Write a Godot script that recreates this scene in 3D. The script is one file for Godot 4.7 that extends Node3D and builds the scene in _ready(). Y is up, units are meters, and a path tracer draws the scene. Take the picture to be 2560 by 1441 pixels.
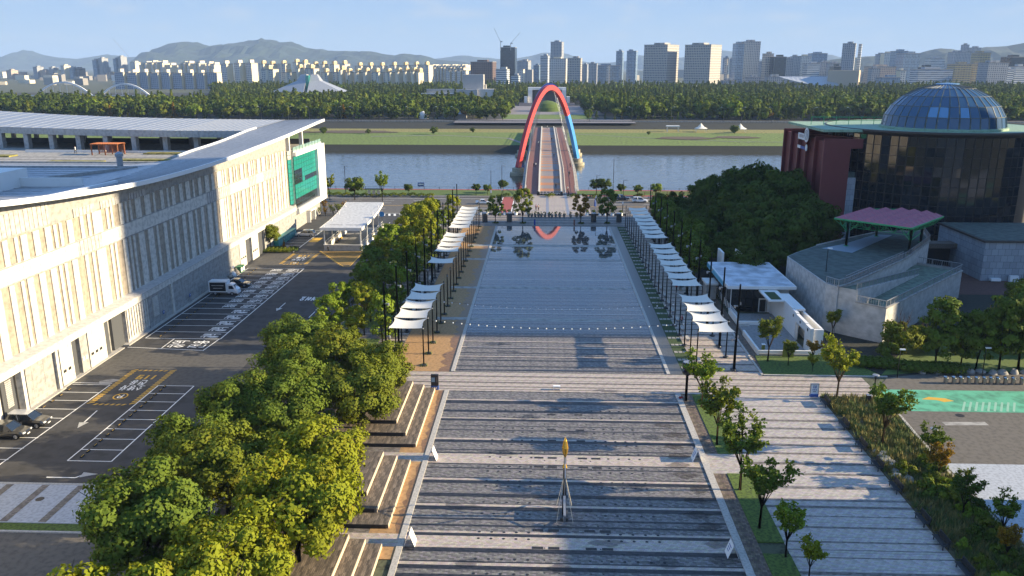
extends Node3D
# The view from an observation deck over a riverside plaza. Axes: the plaza runs along -z, y is up, metres.

# ---------------------------------------------------------------- mesh builder
class MB:
	var v := PackedVector3Array()
	var n := PackedVector3Array()
	var c := PackedColorArray()
	var t := PackedVector2Array()
	var col := Color(1, 1, 1)
	func tri(a: Vector3, b: Vector3, d: Vector3):   # counter-clockwise seen from outside
		var q := (b - a).cross(d - a).normalized()
		tri_n(a, b, d, q, q, q)
	func tri_n(a: Vector3, b: Vector3, d: Vector3, na: Vector3, nb: Vector3, nd: Vector3):
		v.append(a); v.append(d); v.append(b)
		n.append(na); n.append(nd); n.append(nb)
		c.append(col); c.append(col); c.append(col)
	func quad(a: Vector3, b: Vector3, d: Vector3, e: Vector3):
		tri(a, b, d); tri(a, d, e)
	func box(p: Vector3, s: Vector3, turn := 0.0):
		var b := Basis(Vector3.UP, turn)
		var h := s * 0.5
		var k := []
		for i in 8:
			k.append(p + b * Vector3(h.x if i & 1 else -h.x, h.y if i & 2 else -h.y, h.z if i & 4 else -h.z))
		quad(k[4], k[5], k[7], k[6]); quad(k[1], k[0], k[2], k[3]); quad(k[5], k[1], k[3], k[7])
		quad(k[0], k[4], k[6], k[2]); quad(k[6], k[7], k[3], k[2]); quad(k[0], k[1], k[5], k[4])
	func box2(a: Vector3, b: Vector3):
		box((a + b) * 0.5, (b - a).abs())
	func bar(a: Vector3, b: Vector3, w: float, h: float):   # a beam of w x h from a to b
		var d := (b - a).normalized()
		var up := Vector3.UP if absf(d.y) < 0.95 else Vector3.RIGHT
		var s := d.cross(up).normalized() * w * 0.5
		var u := s.cross(d).normalized() * h * 0.5
		var k := [a - s - u, a + s - u, a + s + u, a - s + u, b - s - u, b + s - u, b + s + u, b - s + u]
		quad(k[0], k[1], k[2], k[3]); quad(k[5], k[4], k[7], k[6])
		quad(k[1], k[5], k[6], k[2]); quad(k[4], k[0], k[3], k[7]); quad(k[3], k[2], k[6], k[7]); quad(k[4], k[5], k[1], k[0])
	func tube(pts: Array, rad: Array, seg := 8, cap := true):
		var rings := []
		for i in pts.size():
			var d: Vector3 = (pts[mini(i + 1, pts.size() - 1)] - pts[maxi(i - 1, 0)]).normalized()
			var up := Vector3.UP if absf(d.y) < 0.9 else Vector3.RIGHT
			var s := d.cross(up).normalized()
			var u := s.cross(d).normalized()
			var ring := []
			for j in seg:
				var w := TAU * j / seg
				ring.append((s * cos(w) + u * sin(w)))
			rings.append(ring)
		for i in pts.size() - 1:
			for j in seg:
				var k := (j + 1) % seg
				var a0: Vector3 = rings[i][j]; var a1: Vector3 = rings[i][k]
				var b0: Vector3 = rings[i + 1][j]; var b1: Vector3 = rings[i + 1][k]
				var p: Vector3 = pts[i]; var q: Vector3 = pts[i + 1]
				tri_n(p + a0 * rad[i], p + a1 * rad[i], q + b1 * rad[i + 1], a0, a1, b1)
				tri_n(p + a0 * rad[i], q + b1 * rad[i + 1], q + b0 * rad[i + 1], a0, b1, b0)
		if cap:
			for e in [0, pts.size() - 1]:
				if rad[e] > 0.001:
					for j in range(1, seg - 1):
						var p: Vector3 = pts[e]
						var a: Vector3 = p + rings[e][0] * rad[e]; var b: Vector3 = p + rings[e][j] * rad[e]; var d: Vector3 = p + rings[e][j + 1] * rad[e]
						if e == 0: tri(a, d, b)
						else: tri(a, b, d)
	func lathe(p: Vector3, prof: Array[Vector2], seg := 16, sweep := TAU, from := 0.0):   # prof: Vector2(radius, height), upwards, outside
		for i in prof.size() - 1:
			var e: Vector2 = prof[i + 1] - prof[i]
			var nn := Vector2(e.y, -e.x).normalized()
			for j in seg:
				var w0 := from + sweep * j / seg
				var w1 := from + sweep * (j + 1) / seg
				var c0 := Vector3(cos(w0), 0, -sin(w0)); var c1 := Vector3(cos(w1), 0, -sin(w1))
				var a := p + c0 * prof[i].x + Vector3.UP * prof[i].y
				var b := p + c1 * prof[i].x + Vector3.UP * prof[i].y
				var d := p + c1 * prof[i + 1].x + Vector3.UP * prof[i + 1].y
				var f := p + c0 * prof[i + 1].x + Vector3.UP * prof[i + 1].y
				var n0 := c0 * nn.x + Vector3.UP * nn.y; var n1 := c1 * nn.x + Vector3.UP * nn.y
				if prof[i].x > 0.0001: tri_n(a, b, d, n0, n1, n1)
				if prof[i + 1].x > 0.0001: tri_n(a, d, f, n0, n1, n0)
	func prism(poly: PackedVector2Array, y0: float, y1: float, sides := true):   # poly in x, z; raised from y0 to y1
		var q := poly
		var area := 0.0
		for i in q.size():
			area += q[i].cross(q[(i + 1) % q.size()])
		if area > 0: q.reverse()   # so that seen from above it runs counter-clockwise
		var tr := Geometry2D.triangulate_polygon(q)
		for i in range(0, tr.size(), 3):
			var a := q[tr[i]]; var b := q[tr[i + 1]]; var d := q[tr[i + 2]]
			if (b - a).cross(d - a) > 0:
				var s := b; b = d; d = s
			tri(Vector3(a.x, y1, a.y), Vector3(b.x, y1, b.y), Vector3(d.x, y1, d.y))
		if sides:
			for i in q.size():
				var a := q[i]; var b := q[(i + 1) % q.size()]
				quad(Vector3(a.x, y0, a.y), Vector3(b.x, y0, b.y), Vector3(b.x, y1, b.y), Vector3(a.x, y1, a.y))
	func sheet(x0: float, z0: float, x1: float, z1: float, y: float):
		quad(Vector3(x0, y, maxf(z0, z1)), Vector3(x1, y, maxf(z0, z1)), Vector3(x1, y, minf(z0, z1)), Vector3(x0, y, minf(z0, z1)))
	func mesh() -> ArrayMesh:
		var a := []
		a.resize(Mesh.ARRAY_MAX)
		a[Mesh.ARRAY_VERTEX] = v
		a[Mesh.ARRAY_NORMAL] = n
		a[Mesh.ARRAY_COLOR] = c
		if t.size() == v.size(): a[Mesh.ARRAY_TEX_UV] = t
		var m := ArrayMesh.new()
		if v.size(): m.add_surface_from_arrays(Mesh.PRIMITIVE_TRIANGLES, a)
		return m

var M := {}
var taken := {}
var cube := BoxMesh.new()
var rng := RandomNumberGenerator.new()

func numbered(called: String) -> String:
	taken[called] = taken.get(called, -1) + 1
	return called if taken[called] == 0 else "%s_%03d" % [called, taken[called]]

func tag(o: Node, label := "", category := "", group := "") -> Node:
	if label: o.set_meta("label", label)
	if category: o.set_meta("category", category)
	if group: o.set_meta("group", group)
	return o

func thing(called: String, label: String, category: String, at := Vector3.ZERO, turn := 0.0, group := "") -> Node3D:
	var o := Node3D.new()
	o.name = numbered(called)
	add_child(o)
	o.position = at
	o.rotation.y = turn
	tag(o, label, category, group)
	return o

func put(called: String, mesh: Mesh, mat: Material, parent: Node = null, at := Vector3.ZERO) -> MeshInstance3D:
	var o := MeshInstance3D.new()
	o.name = called if parent else numbered(called)
	o.mesh = mesh
	o.material_override = mat
	o.position = at
	(parent if parent else self).add_child(o, true)
	return o

func obj(called: String, mb: MB, mat: Material, parent: Node = null) -> MeshInstance3D:
	return put(called, mb.mesh(), mat, parent)

func struct(called: String, mb: MB, mat: Material) -> MeshInstance3D:
	var o := put(called, mb.mesh(), mat)
	o.set_meta("kind", "structure")
	return o

func setting(called: String) -> Node3D:
	var o := Node3D.new()
	o.name = numbered(called)
	add_child(o)
	o.set_meta("kind", "structure")
	return o

func bx(called: String, mat: Material, parent: Node, p: Vector3, s: Vector3, turn := 0.0) -> MeshInstance3D:   # a box that shares the unit cube
	var o := put(called, cube, mat, parent, p)
	o.basis = Basis(Vector3.UP, turn) * Basis.from_scale(s)
	return o

func dup(o: Node3D, called: String, at: Vector3, turn := 0.0, label := "", group := "", size := 1.0) -> Node3D:
	var r: Node3D = o.duplicate()
	r.name = numbered(called)
	add_child(r)
	r.position = at
	r.rotation.y = turn
	r.scale = Vector3.ONE * size
	if label: r.set_meta("label", label)
	if group: r.set_meta("group", group)
	return r

# ---------------------------------------------------------------- materials
func lin(r: float, g: float, b: float) -> Color:   # a real-world base colour
	return Color(r, g, b).linear_to_srgb()

func mat(called: String, c: Color, rough := 0.8, metal := 0.0) -> StandardMaterial3D:
	var m := StandardMaterial3D.new()
	m.resource_name = called
	m.albedo_color = c
	m.roughness = rough
	m.metallic = metal
	M[called] = m
	return m

func noise(seed_: int, freq: float, oct := 4) -> FastNoiseLite:
	var f := FastNoiseLite.new()
	f.seed = seed_
	f.frequency = freq
	f.fractal_octaves = oct
	f.noise_type = FastNoiseLite.TYPE_SIMPLEX
	return f

func grain(size: int, seed_: int, freq: float, lo: float, hi: float, speck := 0.0, oct := 4) -> ImageTexture:   # grey variation that multiplies a base colour, seamless enough at its scale
	var f := noise(seed_, freq, oct)
	var im := f.get_seamless_image(size, size)
	im.convert(Image.FORMAT_RGB8)
	var r := RandomNumberGenerator.new()
	r.seed = seed_
	for y in size:
		for x in size:
			var k := lo + (hi - lo) * im.get_pixel(x, y).r + r.randf_range(-speck, speck)
			im.set_pixel(x, y, Color(k, k, k))
	return ImageTexture.create_from_image(im)

func world(m: StandardMaterial3D, tex: Texture2D, metres: float) -> StandardMaterial3D:
	m.albedo_texture = tex
	m.uv1_triplanar = true
	m.uv1_world_triplanar = true
	m.uv1_scale = Vector3.ONE / metres
	return m

func bricks(w: int, h: int, cols: int, rows: int, seed_: int, jitter: float, joint: float, warm := 0.0) -> ImageTexture:   # running bond
	var im := Image.create(w, h, false, Image.FORMAT_RGB8)
	im.fill(Color(joint, joint, joint))
	var r := RandomNumberGenerator.new()
	r.seed = seed_
	var cw := w / cols
	var ch := h / rows
	for j in rows:
		for i in cols:
			var k := 1.0 - r.randf() * jitter
			var x := i * cw + (cw / 2 if j % 2 else 0)
			var cc := Color(k, k * (1.0 - warm * r.randf()), k * (1.0 - warm * 1.6 * r.randf()))
			im.fill_rect(Rect2i(x % w, j * ch, mini(cw - 1, w - x % w), ch - 1), cc)
			if x % w + cw > w: im.fill_rect(Rect2i(0, j * ch, (x + cw) % w - 1, ch - 1), cc)
	for y in h:
		for x in w:
			var q := im.get_pixel(x, y)
			var k := r.randf_range(0.94, 1.06)
			im.set_pixel(x, y, Color(q.r * k, q.g * k, q.b * k))
	return ImageTexture.create_from_image(im)

func planks(size: int, rows: int, seed_: int, across := false) -> ImageTexture:   # weathered boards
	var im := Image.create(size, size, false, Image.FORMAT_RGB8)
	var r := RandomNumberGenerator.new()
	r.seed = seed_
	var f := noise(seed_, 0.02, 3)
	var tone := []
	for i in rows * 8: tone.append(r.randf_range(0.62, 1.0))
	for y in size:
		for x in size:
			var p := y if across else x
			var q := x if across else y
			var row := p * rows / size
			var seg := int((q + row * 97) / (size / 3)) % 3
			var k: float = tone[row * 8 + seg] * (0.9 + 0.2 * f.get_noise_2d(p * 6.0, q * 0.5))
			if p % (size / rows) < 1: k *= 0.45
			im.set_pixel(x, y, Color(k, k * 0.97, k * 0.93))
	return ImageTexture.create_from_image(im)

func _ready():
	rng.seed = 7
	# ---------------------------------------------------------------- camera
	var cam := Camera3D.new()
	cam.name = "camera"
	add_child(cam)
	cam.position = Vector3(0, 40, 0)
	cam.rotation = Vector3(deg_to_rad(-15.162), deg_to_rad(2.211), 0)
	cam.fov = 38.72
	cam.near = 0.5
	cam.far = 30000
	cam.current = true
	# ---------------------------------------------------------------- sky, sun, exposure, haze
	var env := Environment.new()
	env.background_mode = Environment.BG_SKY
	env.tonemap_mode = Environment.TONE_MAPPER_LINEAR
	env.tonemap_exposure = 2.5
	env.sky = Sky.new()
	env.sky.sky_material = make_sky()
	env.fog_enabled = true
	env.fog_density = 0.00009
	env.fog_light_color = Color(0.72, 0.84, 1.0)
	env.sdfgi_enabled = true
	env.ssao_enabled = true
	env.ssil_enabled = true
	var we := WorldEnvironment.new()
	we.name = "environment"
	we.environment = env
	add_child(we)
	var sun := DirectionalLight3D.new()
	sun.name = "sun"
	add_child(sun)
	sun.light_energy = 1.6
	sun.light_color = Color(1.0, 0.92, 0.77)
	sun.light_angular_distance = 0.5
	sun.shadow_enabled = true
	sun.rotation = Vector3(deg_to_rad(-18.3), deg_to_rad(91.5), 0)
	make_materials()
	ground_and_river()
	plaza()
	shade_towers()
	exhibition_hall()
	parking()
	main_road()
	ramp_shelter()
	sails()
	string_lights()
	right_ground()
	pavilion()
	ramp_building()
	pink_canopy()
	dome_building()
	bridge()
	far_bank_things()
	grove_trees()
	promenade_trees()
	dark_trees()
	riverside_trees()
	garden()
	forest()
	mountains()
	city()
	park_buildings()
	timber_steps()
	plaza_details()
	sculpture()
	signs()
	plaza_end()
	vehicles()
	hall_front()
	promenade_things()
	river_road_things()
	people()

func make_sky() -> PanoramaSkyMaterial:
	var w := 1024
	var h := 512
	var im := Image.create(w, h, false, Image.FORMAT_RGBF)
	var f := noise(5, 0.9, 5)
	var big := noise(9, 0.45, 4)
	for y in h:
		var up := PI * (0.5 - (y + 0.5) / h)
		var s := maxf(0.0, sin(up))
		var haze := pow(1.0 - s, 7.0)
		var base := Color(0.085, 0.18, 0.38).lerp(Color(0.225, 0.29, 0.345), haze)
		for x in w:
			var a := TAU * (x + 0.5) / w
			var c := base
			if s > 0.0:
				var d := Vector3(sin(a) * cos(up), s, cos(a) * cos(up))
				var q := d * 3.0 / (s + 0.12)
				var k := f.get_noise_3d(q.x, q.z, 1.0) * 0.6 + big.get_noise_3d(q.x, 3.0, q.z) * 0.7
				k = clampf((k - 0.02) * 1.7, 0.0, 1.0) * clampf(s * 14.0, 0.0, 1.0) * clampf(1.0 - s * 1.2, 0.15, 1.0)
				c = c.lerp(Color(0.30, 0.31, 0.32), k * 0.62)
			im.set_pixel(x, y, c)
	var m := PanoramaSkyMaterial.new()
	m.panorama = ImageTexture.create_from_image(im)
	return m

func make_materials():
	var fine := grain(256, 3, 0.03, 0.82, 1.12, 0.07)
	var blot := grain(256, 4, 0.012, 0.75, 1.15, 0.03)
	var soft := grain(128, 6, 0.02, 0.97, 1.03, 0.008)
	var grassy := grain(256, 8, 0.05, 0.55, 1.3, 0.22)
	M.fine = fine
	M.soft_tex = soft
	world(mat("earth", lin(0.09, 0.10, 0.055), 0.95), grassy, 40)
	world(mat("asphalt", lin(0.048, 0.047, 0.047), 0.85), blot, 9)
	world(mat("old_asphalt", lin(0.13, 0.115, 0.095), 0.9), fine, 7)
	world(mat("grey_paver", lin(0.25, 0.24, 0.225), 0.62), bricks(256, 256, 8, 12, 11, 0.34, 0.5, 0.05), 2.4)
	world(mat("light_paver", lin(0.52, 0.47, 0.40), 0.6), bricks(256, 256, 8, 12, 12, 0.16, 0.62, 0.07), 2.4)
	world(mat("dark_paver", lin(0.042, 0.038, 0.037), 0.5), bricks(256, 256, 8, 12, 13, 0.6, 0.5), 2.4)
	world(mat("mid_paver", lin(0.23, 0.21, 0.185), 0.7), bricks(256, 256, 8, 12, 14, 0.3, 0.5, 0.05), 2.4)
	world(mat("brown_paver", lin(0.21, 0.17, 0.125), 0.75), bricks(256, 256, 12, 8, 15, 0.35, 0.35, 0.08), 2.4)
	world(mat("wet_grey", lin(0.17, 0.17, 0.17), 0.12), bricks(256, 256, 8, 12, 16, 0.35, 0.5, 0.04), 2.4)
	world(mat("wet_dark", lin(0.03, 0.029, 0.03), 0.14), blot, 3)
	world(mat("wet_light", lin(0.40, 0.37, 0.32), 0.2), fine, 3)
	world(mat("pool_grey", lin(0.12, 0.118, 0.115), 0.03), blot, 5)
	world(mat("pool_dark", lin(0.03, 0.03, 0.03), 0.03), blot, 5)
	world(mat("pool_light", lin(0.38, 0.36, 0.32), 0.04), blot, 5)
	world(mat("kerb", lin(0.46, 0.43, 0.38), 0.8), fine, 3)
	world(mat("concrete", lin(0.36, 0.34, 0.30), 0.85), blot, 6)
	world(mat("resin", lin(0.40, 0.235, 0.10), 0.85), fine, 5)
	world(mat("resin_wet", lin(0.23, 0.125, 0.048), 0.45), fine, 5)
	world(mat("wood_deck", lin(0.27, 0.225, 0.18), 0.85), planks(256, 16, 21), 2.4)
	mat("wood_edge", lin(0.60, 0.48, 0.33), 0.7)
	world(mat("lawn", lin(0.10, 0.155, 0.022), 0.95), grassy, 6)
	world(mat("bank_lawn", lin(0.15, 0.215, 0.03), 0.95), grassy, 30)
	world(mat("dry_lawn", lin(0.27, 0.24, 0.06), 0.95), grassy, 25)
	world(mat("soil", lin(0.10, 0.07, 0.04), 0.95), fine, 5)
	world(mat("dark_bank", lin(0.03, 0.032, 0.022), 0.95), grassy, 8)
	world(mat("white_paint", lin(0.78, 0.77, 0.73), 0.7), soft, 2)
	world(mat("yellow_paint", lin(0.62, 0.36, 0.04), 0.7), soft, 2)
	world(mat("green_paint", lin(0.10, 0.40, 0.24), 0.8), blot, 8)
	var water := mat("water", lin(0.045, 0.045, 0.032), 0.06)
	water.metallic_specular = 0.6
	water.normal_enabled = true
	var wn := NoiseTexture2D.new()
	wn.width = 256
	wn.height = 256
	wn.seamless = true
	wn.as_normal_map = true
	wn.bump_strength = 3.0
	wn.noise = noise(31, 0.02, 4)
	water.normal_texture = wn
	water.normal_scale = 0.22
	water.uv1_triplanar = true
	water.uv1_world_triplanar = true
	water.uv1_scale = Vector3.ONE / 22.0
	world(mat("white_wall", lin(0.74, 0.72, 0.67), 0.6), soft, 12)
	world(mat("facade_dark", lin(0.10, 0.11, 0.12), 0.4), soft, 12)
	mat("black_steel", lin(0.028, 0.029, 0.032), 0.45, 0.2)
	mat("grey_steel", lin(0.32, 0.33, 0.34), 0.4, 0.5)
	mat("white_steel", lin(0.76, 0.76, 0.74), 0.45)
	mat("dark", lin(0.015, 0.015, 0.016), 0.6)
	mat("gold", lin(0.72, 0.42, 0.07), 0.25, 0.8)
	world(mat("panel_white", lin(0.64, 0.61, 0.54), 0.55), M.fine, 9)
	world(mat("panel_beige", lin(0.37, 0.315, 0.245), 0.6), M.fine, 9)
	world(mat("panel_grey", lin(0.36, 0.35, 0.325), 0.6), M.fine, 9)
	world(mat("louver_grey", lin(0.47, 0.45, 0.42), 0.6), M.fine, 9)
	world(mat("roof_metal", lin(0.37, 0.385, 0.40), 0.42, 0.15), M.fine, 12)
	mat("door_dark", lin(0.075, 0.078, 0.082), 0.6)
	var tg := mat("teal_glass", lin(0.03, 0.30, 0.25), 0.08); tg.metallic = 0.25; tg.metallic_specular = 0.7
	var wg := mat("window_dark", lin(0.02, 0.028, 0.034), 0.07); wg.metallic_specular = 0.7
	mat("teal_frame", lin(0.015, 0.06, 0.055), 0.4)
	var rg := mat("rail_glass", Color(0.75, 0.92, 0.88, 0.22), 0.05); rg.transparency = BaseMaterial3D.TRANSPARENCY_ALPHA
	mat("rust_wood", lin(0.30, 0.10, 0.035), 0.7)
	world(mat("pale_slab", lin(0.42, 0.44, 0.46), 0.7), M.fine, 4)
	world(mat("red_surface", lin(0.33, 0.075, 0.06), 0.8), M.fine, 4)
	world(mat("grey_ramp", lin(0.24, 0.235, 0.225), 0.8), M.fine, 5)
	var sf := mat("sail_fabric", lin(0.74, 0.71, 0.62), 0.85); sf.backlight_enabled = true; sf.backlight = lin(0.3, 0.29, 0.25)
	world(mat("turf", lin(0.035, 0.065, 0.016), 0.95), M.fine, 3)
	world(mat("wet_slab", lin(0.10, 0.10, 0.09), 0.35), M.fine, 3)
	world(mat("red_cladding", lin(0.15, 0.028, 0.026), 0.55), M.soft_tex, 8)
	mat("red_rib", lin(0.22, 0.06, 0.05), 0.5)
	world(mat("stained_white", lin(0.52, 0.51, 0.48), 0.7), grain(256, 51, 0.02, 0.8, 1.05, 0.03), 7)
	world(mat("deck_green", lin(0.075, 0.10, 0.085), 0.8), grain(256, 52, 0.025, 0.7, 1.15, 0.04), 14)
	world(mat("ramp_green", lin(0.13, 0.18, 0.13), 0.8), grain(256, 53, 0.025, 0.7, 1.15, 0.04), 9)
	world(mat("roof_green", lin(0.27, 0.40, 0.27), 0.7), M.fine, 9)
	mat("pale_blue_coat", lin(0.22, 0.28, 0.33), 0.5)
	mat("steel_green", lin(0.03, 0.33, 0.12), 0.45)
	mat("tile_pink", lin(0.36, 0.10, 0.13), 0.55)
	world(mat("grey_tile", lin(0.33, 0.36, 0.39), 0.45), bricks(128, 128, 4, 4, 61, 0.12, 0.5), 5)
	var bg := mat("black_glass", lin(0.012, 0.014, 0.017), 0.05); bg.metallic_specular = 0.55
	var dg := mat("dome_glass", lin(0.025, 0.075, 0.14), 0.16); dg.metallic_specular = 0.7; dg.metallic = 0.2
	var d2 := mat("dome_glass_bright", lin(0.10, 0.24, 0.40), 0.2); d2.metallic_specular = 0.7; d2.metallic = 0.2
	mat("bronze_frame", lin(0.05, 0.042, 0.036), 0.5)
	mat("blue_paint", lin(0.03, 0.09, 0.32), 0.5)
	world(mat("brick_floor", lin(0.16, 0.07, 0.05), 0.8), bricks(128, 128, 6, 12, 62, 0.3, 0.5), 2.4)
	mat("arch_red", lin(0.46, 0.028, 0.03), 0.4)
	mat("arch_blue", lin(0.035, 0.24, 0.60), 0.4)
	mat("arch_navy", lin(0.03, 0.07, 0.30), 0.4)
	world(mat("deck_red", lin(0.20, 0.085, 0.065), 0.8), M.fine, 4)
	world(mat("tile_orange", lin(0.42, 0.19, 0.09), 0.8), M.fine, 3)
	world(mat("tile_slate", lin(0.25, 0.22, 0.21), 0.8), M.fine, 3)
	mat("rail_cream", lin(0.66, 0.60, 0.47), 0.6)
	world(mat("pier_stone", lin(0.40, 0.36, 0.25), 0.85), M.fine, 6)
	mat("bark", lin(0.12, 0.095, 0.07), 0.9)
	mat("dark_bark", lin(0.05, 0.042, 0.035), 0.9)
	leafmats()
	mat("tyre", lin(0.02, 0.02, 0.021), 0.85)
	mat("rim", lin(0.45, 0.45, 0.46), 0.35, 0.7)
	var cg := mat("car_glass", lin(0.016, 0.022, 0.03), 0.06); cg.metallic_specular = 0.7
	mat("lamp_lens", lin(0.75, 0.75, 0.72), 0.15)
	mat("tail_red", lin(0.35, 0.02, 0.02), 0.3)
	for k in [["car_black", 0.018, 0.019, 0.021], ["car_white", 0.72, 0.73, 0.73], ["car_silver", 0.42, 0.43, 0.44], ["car_blue", 0.10, 0.16, 0.26]]: var cm := mat(k[0], lin(k[1], k[2], k[3]), 0.3); cm.clearcoat_enabled = true; cm.clearcoat = 1.0; cm.clearcoat_roughness = 0.05
	mat("skin", lin(0.48, 0.30, 0.21), 0.7)
	mat("hair", lin(0.02, 0.016, 0.013), 0.7)
	mat("teal_booth", lin(0.05, 0.27, 0.24), 0.5)
	mat("bin_green", lin(0.03, 0.16, 0.06), 0.5)
	world(mat("granite_dark", lin(0.07, 0.068, 0.066), 0.5), M.soft_tex, 2)
	mat("terracotta_grey", lin(0.22, 0.21, 0.20), 0.8)
	mat("steel_bright", lin(0.55, 0.55, 0.54), 0.16, 1.0)
	mat("steel_brushed", lin(0.42, 0.40, 0.37), 0.38, 0.9)
	mat("bench_black", lin(0.022, 0.021, 0.022), 0.55)

# ---------------------------------------------------------------- ground, roads, river
func ground_and_river():
	var g := MB.new()
	g.sheet(-9000, 400, 9000, -274, -0.05)
	struct("ground", g, M.earth)
	g = MB.new()
	g.quad(Vector3(-9000, -2.6, -273.9), Vector3(9000, -2.6, -273.9), Vector3(9000, -0.05, -274), Vector3(-9000, -0.05, -274))
	struct("near_bank", g, M.soil)
	g = MB.new()
	g.sheet(-9000, -270, 9000, -440, -2.5)
	struct("river", g, M.water)
	# far bank: steep dark edge, flat lawns, embankment with a road, park ground, city ground
	g = MB.new()
	g.quad(Vector3(-9000, -3, -424), Vector3(9000, -3, -424), Vector3(9000, 0.3, -430), Vector3(-9000, 0.3, -430))
	struct("far_bank", g, M.dark_bank)
	g = MB.new()
	g.quad(Vector3(-9000, 0.3, -430), Vector3(9000, 0.3, -430), Vector3(9000, 0.4, -512), Vector3(-9000, 0.4, -512))
	struct("riverside_lawn", g, M.bank_lawn)
	g = MB.new()
	g.quad(Vector3(-9000, 0.4, -512), Vector3(9000, 0.4, -512), Vector3(9000, 0.6, -538), Vector3(-9000, 0.6, -538))
	struct("dry_meadow", g, M.dry_lawn)
	g = MB.new()
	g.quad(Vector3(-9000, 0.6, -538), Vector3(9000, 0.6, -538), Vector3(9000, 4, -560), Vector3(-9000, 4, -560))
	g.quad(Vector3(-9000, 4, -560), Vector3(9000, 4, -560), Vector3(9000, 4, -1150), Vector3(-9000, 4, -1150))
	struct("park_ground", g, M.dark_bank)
	g = MB.new()
	g.quad(Vector3(-14000, 4, -1150), Vector3(14000, 4, -1150), Vector3(14000, 6, -14000), Vector3(-14000, 6, -14000))
	struct("city_ground", g, M.earth)

# ---------------------------------------------------------------- the plaza
func plaza():
	var p := setting("plaza")
	var s := MB.new()
	s.sheet(-11.8, -40, 16.8, -97.2, 0)
	obj("paving", s, M.grey_paver, p)
	# bands of the lower plaza: light, wide dark and thin dark lines
	var light := [[-94.5, -94.15], [-89.0, -88.7], [-83.5, -83.1], [-79.7, -77.5], [-74.3, -73.9], [-69.3, -68.9], [-64.6, -64.3], [-63.8, -62.0], [-59.85, -59.45]]
	var dark := [[-97.2, -97.0], [-94.12, -93.2], [-91.25, -90.6], [-88.68, -88.1], [-86.85, -86.7], [-85.7, -85.5], [-83.08, -82.4], [-80.75, -80.55], [-80.0, -79.75], [-77.48, -77.3], [-76.6, -76.4], [-74.5, -74.32], [-73.88, -73.25], [-71.3, -70.65], [-69.45, -69.32], [-68.88, -68.2], [-66.8, -66.5], [-65.7, -65.4], [-64.28, -63.85], [-61.98, -61.35], [-60.05, -59.88], [-59.42, -58.85]]
	for shift in [0.0, 15.7]:
		for b in light: band(p, b[0] + shift, b[1] + shift, M.light_paver, shift)
		for b in dark: band(p, b[0] + shift, b[1] + shift, M.dark_paver, shift)
	# cross walk of light paving
	s = MB.new()
	s.sheet(-30, -97.2, 42.5, -103.9, 0.0)
	obj("cross_walk", s, M.light_paver, p)
	for b in [[-97.9, -97.7], [-98.9, -98.6], [-100.4, -99.9], [-101.0, -100.9], [-102.6, -102.1], [-103.9, -103.75]]:
		var q := MB.new()
		q.sheet(-30, b[0], 42.5, b[1], 0.006)
		obj("paving_band", q, M.mid_paver, p)
	# upper plaza, wet after the fountain, with a film of standing water at its far end
	for zone in [[-103.9, -121, "grey_paver", "dark_paver", "light_paver"], [-121, -171, "wet_grey", "wet_dark", "wet_light"], [-171, -208.6, "pool_grey", "pool_dark", "pool_light"]]:
		s = MB.new()
		s.sheet(-11.8, zone[0], 16.8, zone[1], 0)
		obj("paving", s, M[zone[2]], p)
		var r := RandomNumberGenerator.new()
		r.seed = 40
		var z: float = zone[0] - 0.6
		while z > zone[1] + 1.0:
			var wide := r.randf_range(0.14, 0.5)
			var q := MB.new()
			q.sheet(-11.8, z, 16.8, z - wide, 0.006)
			obj("paving_band", q, M[zone[3]], p)
			if r.randf() < 0.3:
				q = MB.new()
				q.sheet(-11.8, z - wide - 0.01, 16.8, z - wide - 0.32, 0.006)
				obj("paving_band", q, M[zone[4]], p)
				z -= 0.33
			z -= wide + r.randf_range(0.7, 2.2)
	for b in [[-128.8, -127.3], [-148.3, -146.9], [-171.7, -170.2], [-186.0, -183.9]]:
		var q := MB.new()
		q.sheet(-17.4, b[0], 22.5, b[1], 0.012)
		obj("cross_strip", q, M.concrete, p)
	# kerbs
	for k in [[-12.3, -11.8, -103.9, -208.6], [-12.35, -11.8, -40, -97.2], [16.8, 17.25, -103.9, -208.6], [16.8, 17.5, -40, -96.9]]:
		s = MB.new()
		s.box2(Vector3(k[0], -0.04, k[2]), Vector3(k[1], 0.1, k[3]))
		obj("kerb", s, M.kerb, p)
	# far apron, and the pedestrian crossing towards the bridge
	s = MB.new()
	s.sheet(-28, -208.6, 36, -226, 0.004)
	obj("apron", s, M.mid_paver, p)
	for i in 9:
		var q := MB.new()
		q.sheet(-28, -209.3 - i * 1.9, 36, -209.9 - i * 1.9, 0.01)
		obj("paving_band", q, M.light_paver if i % 2 else M.grey_paver, p)

func band(p: Node, a: float, b: float, m: Material, shift: float):
	if shift > 0 and a < -58.5: return
	var q := MB.new()
	q.sheet(-11.8, a, 16.8, b, 0.006)
	obj("paving_band", q, m, p)

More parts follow.
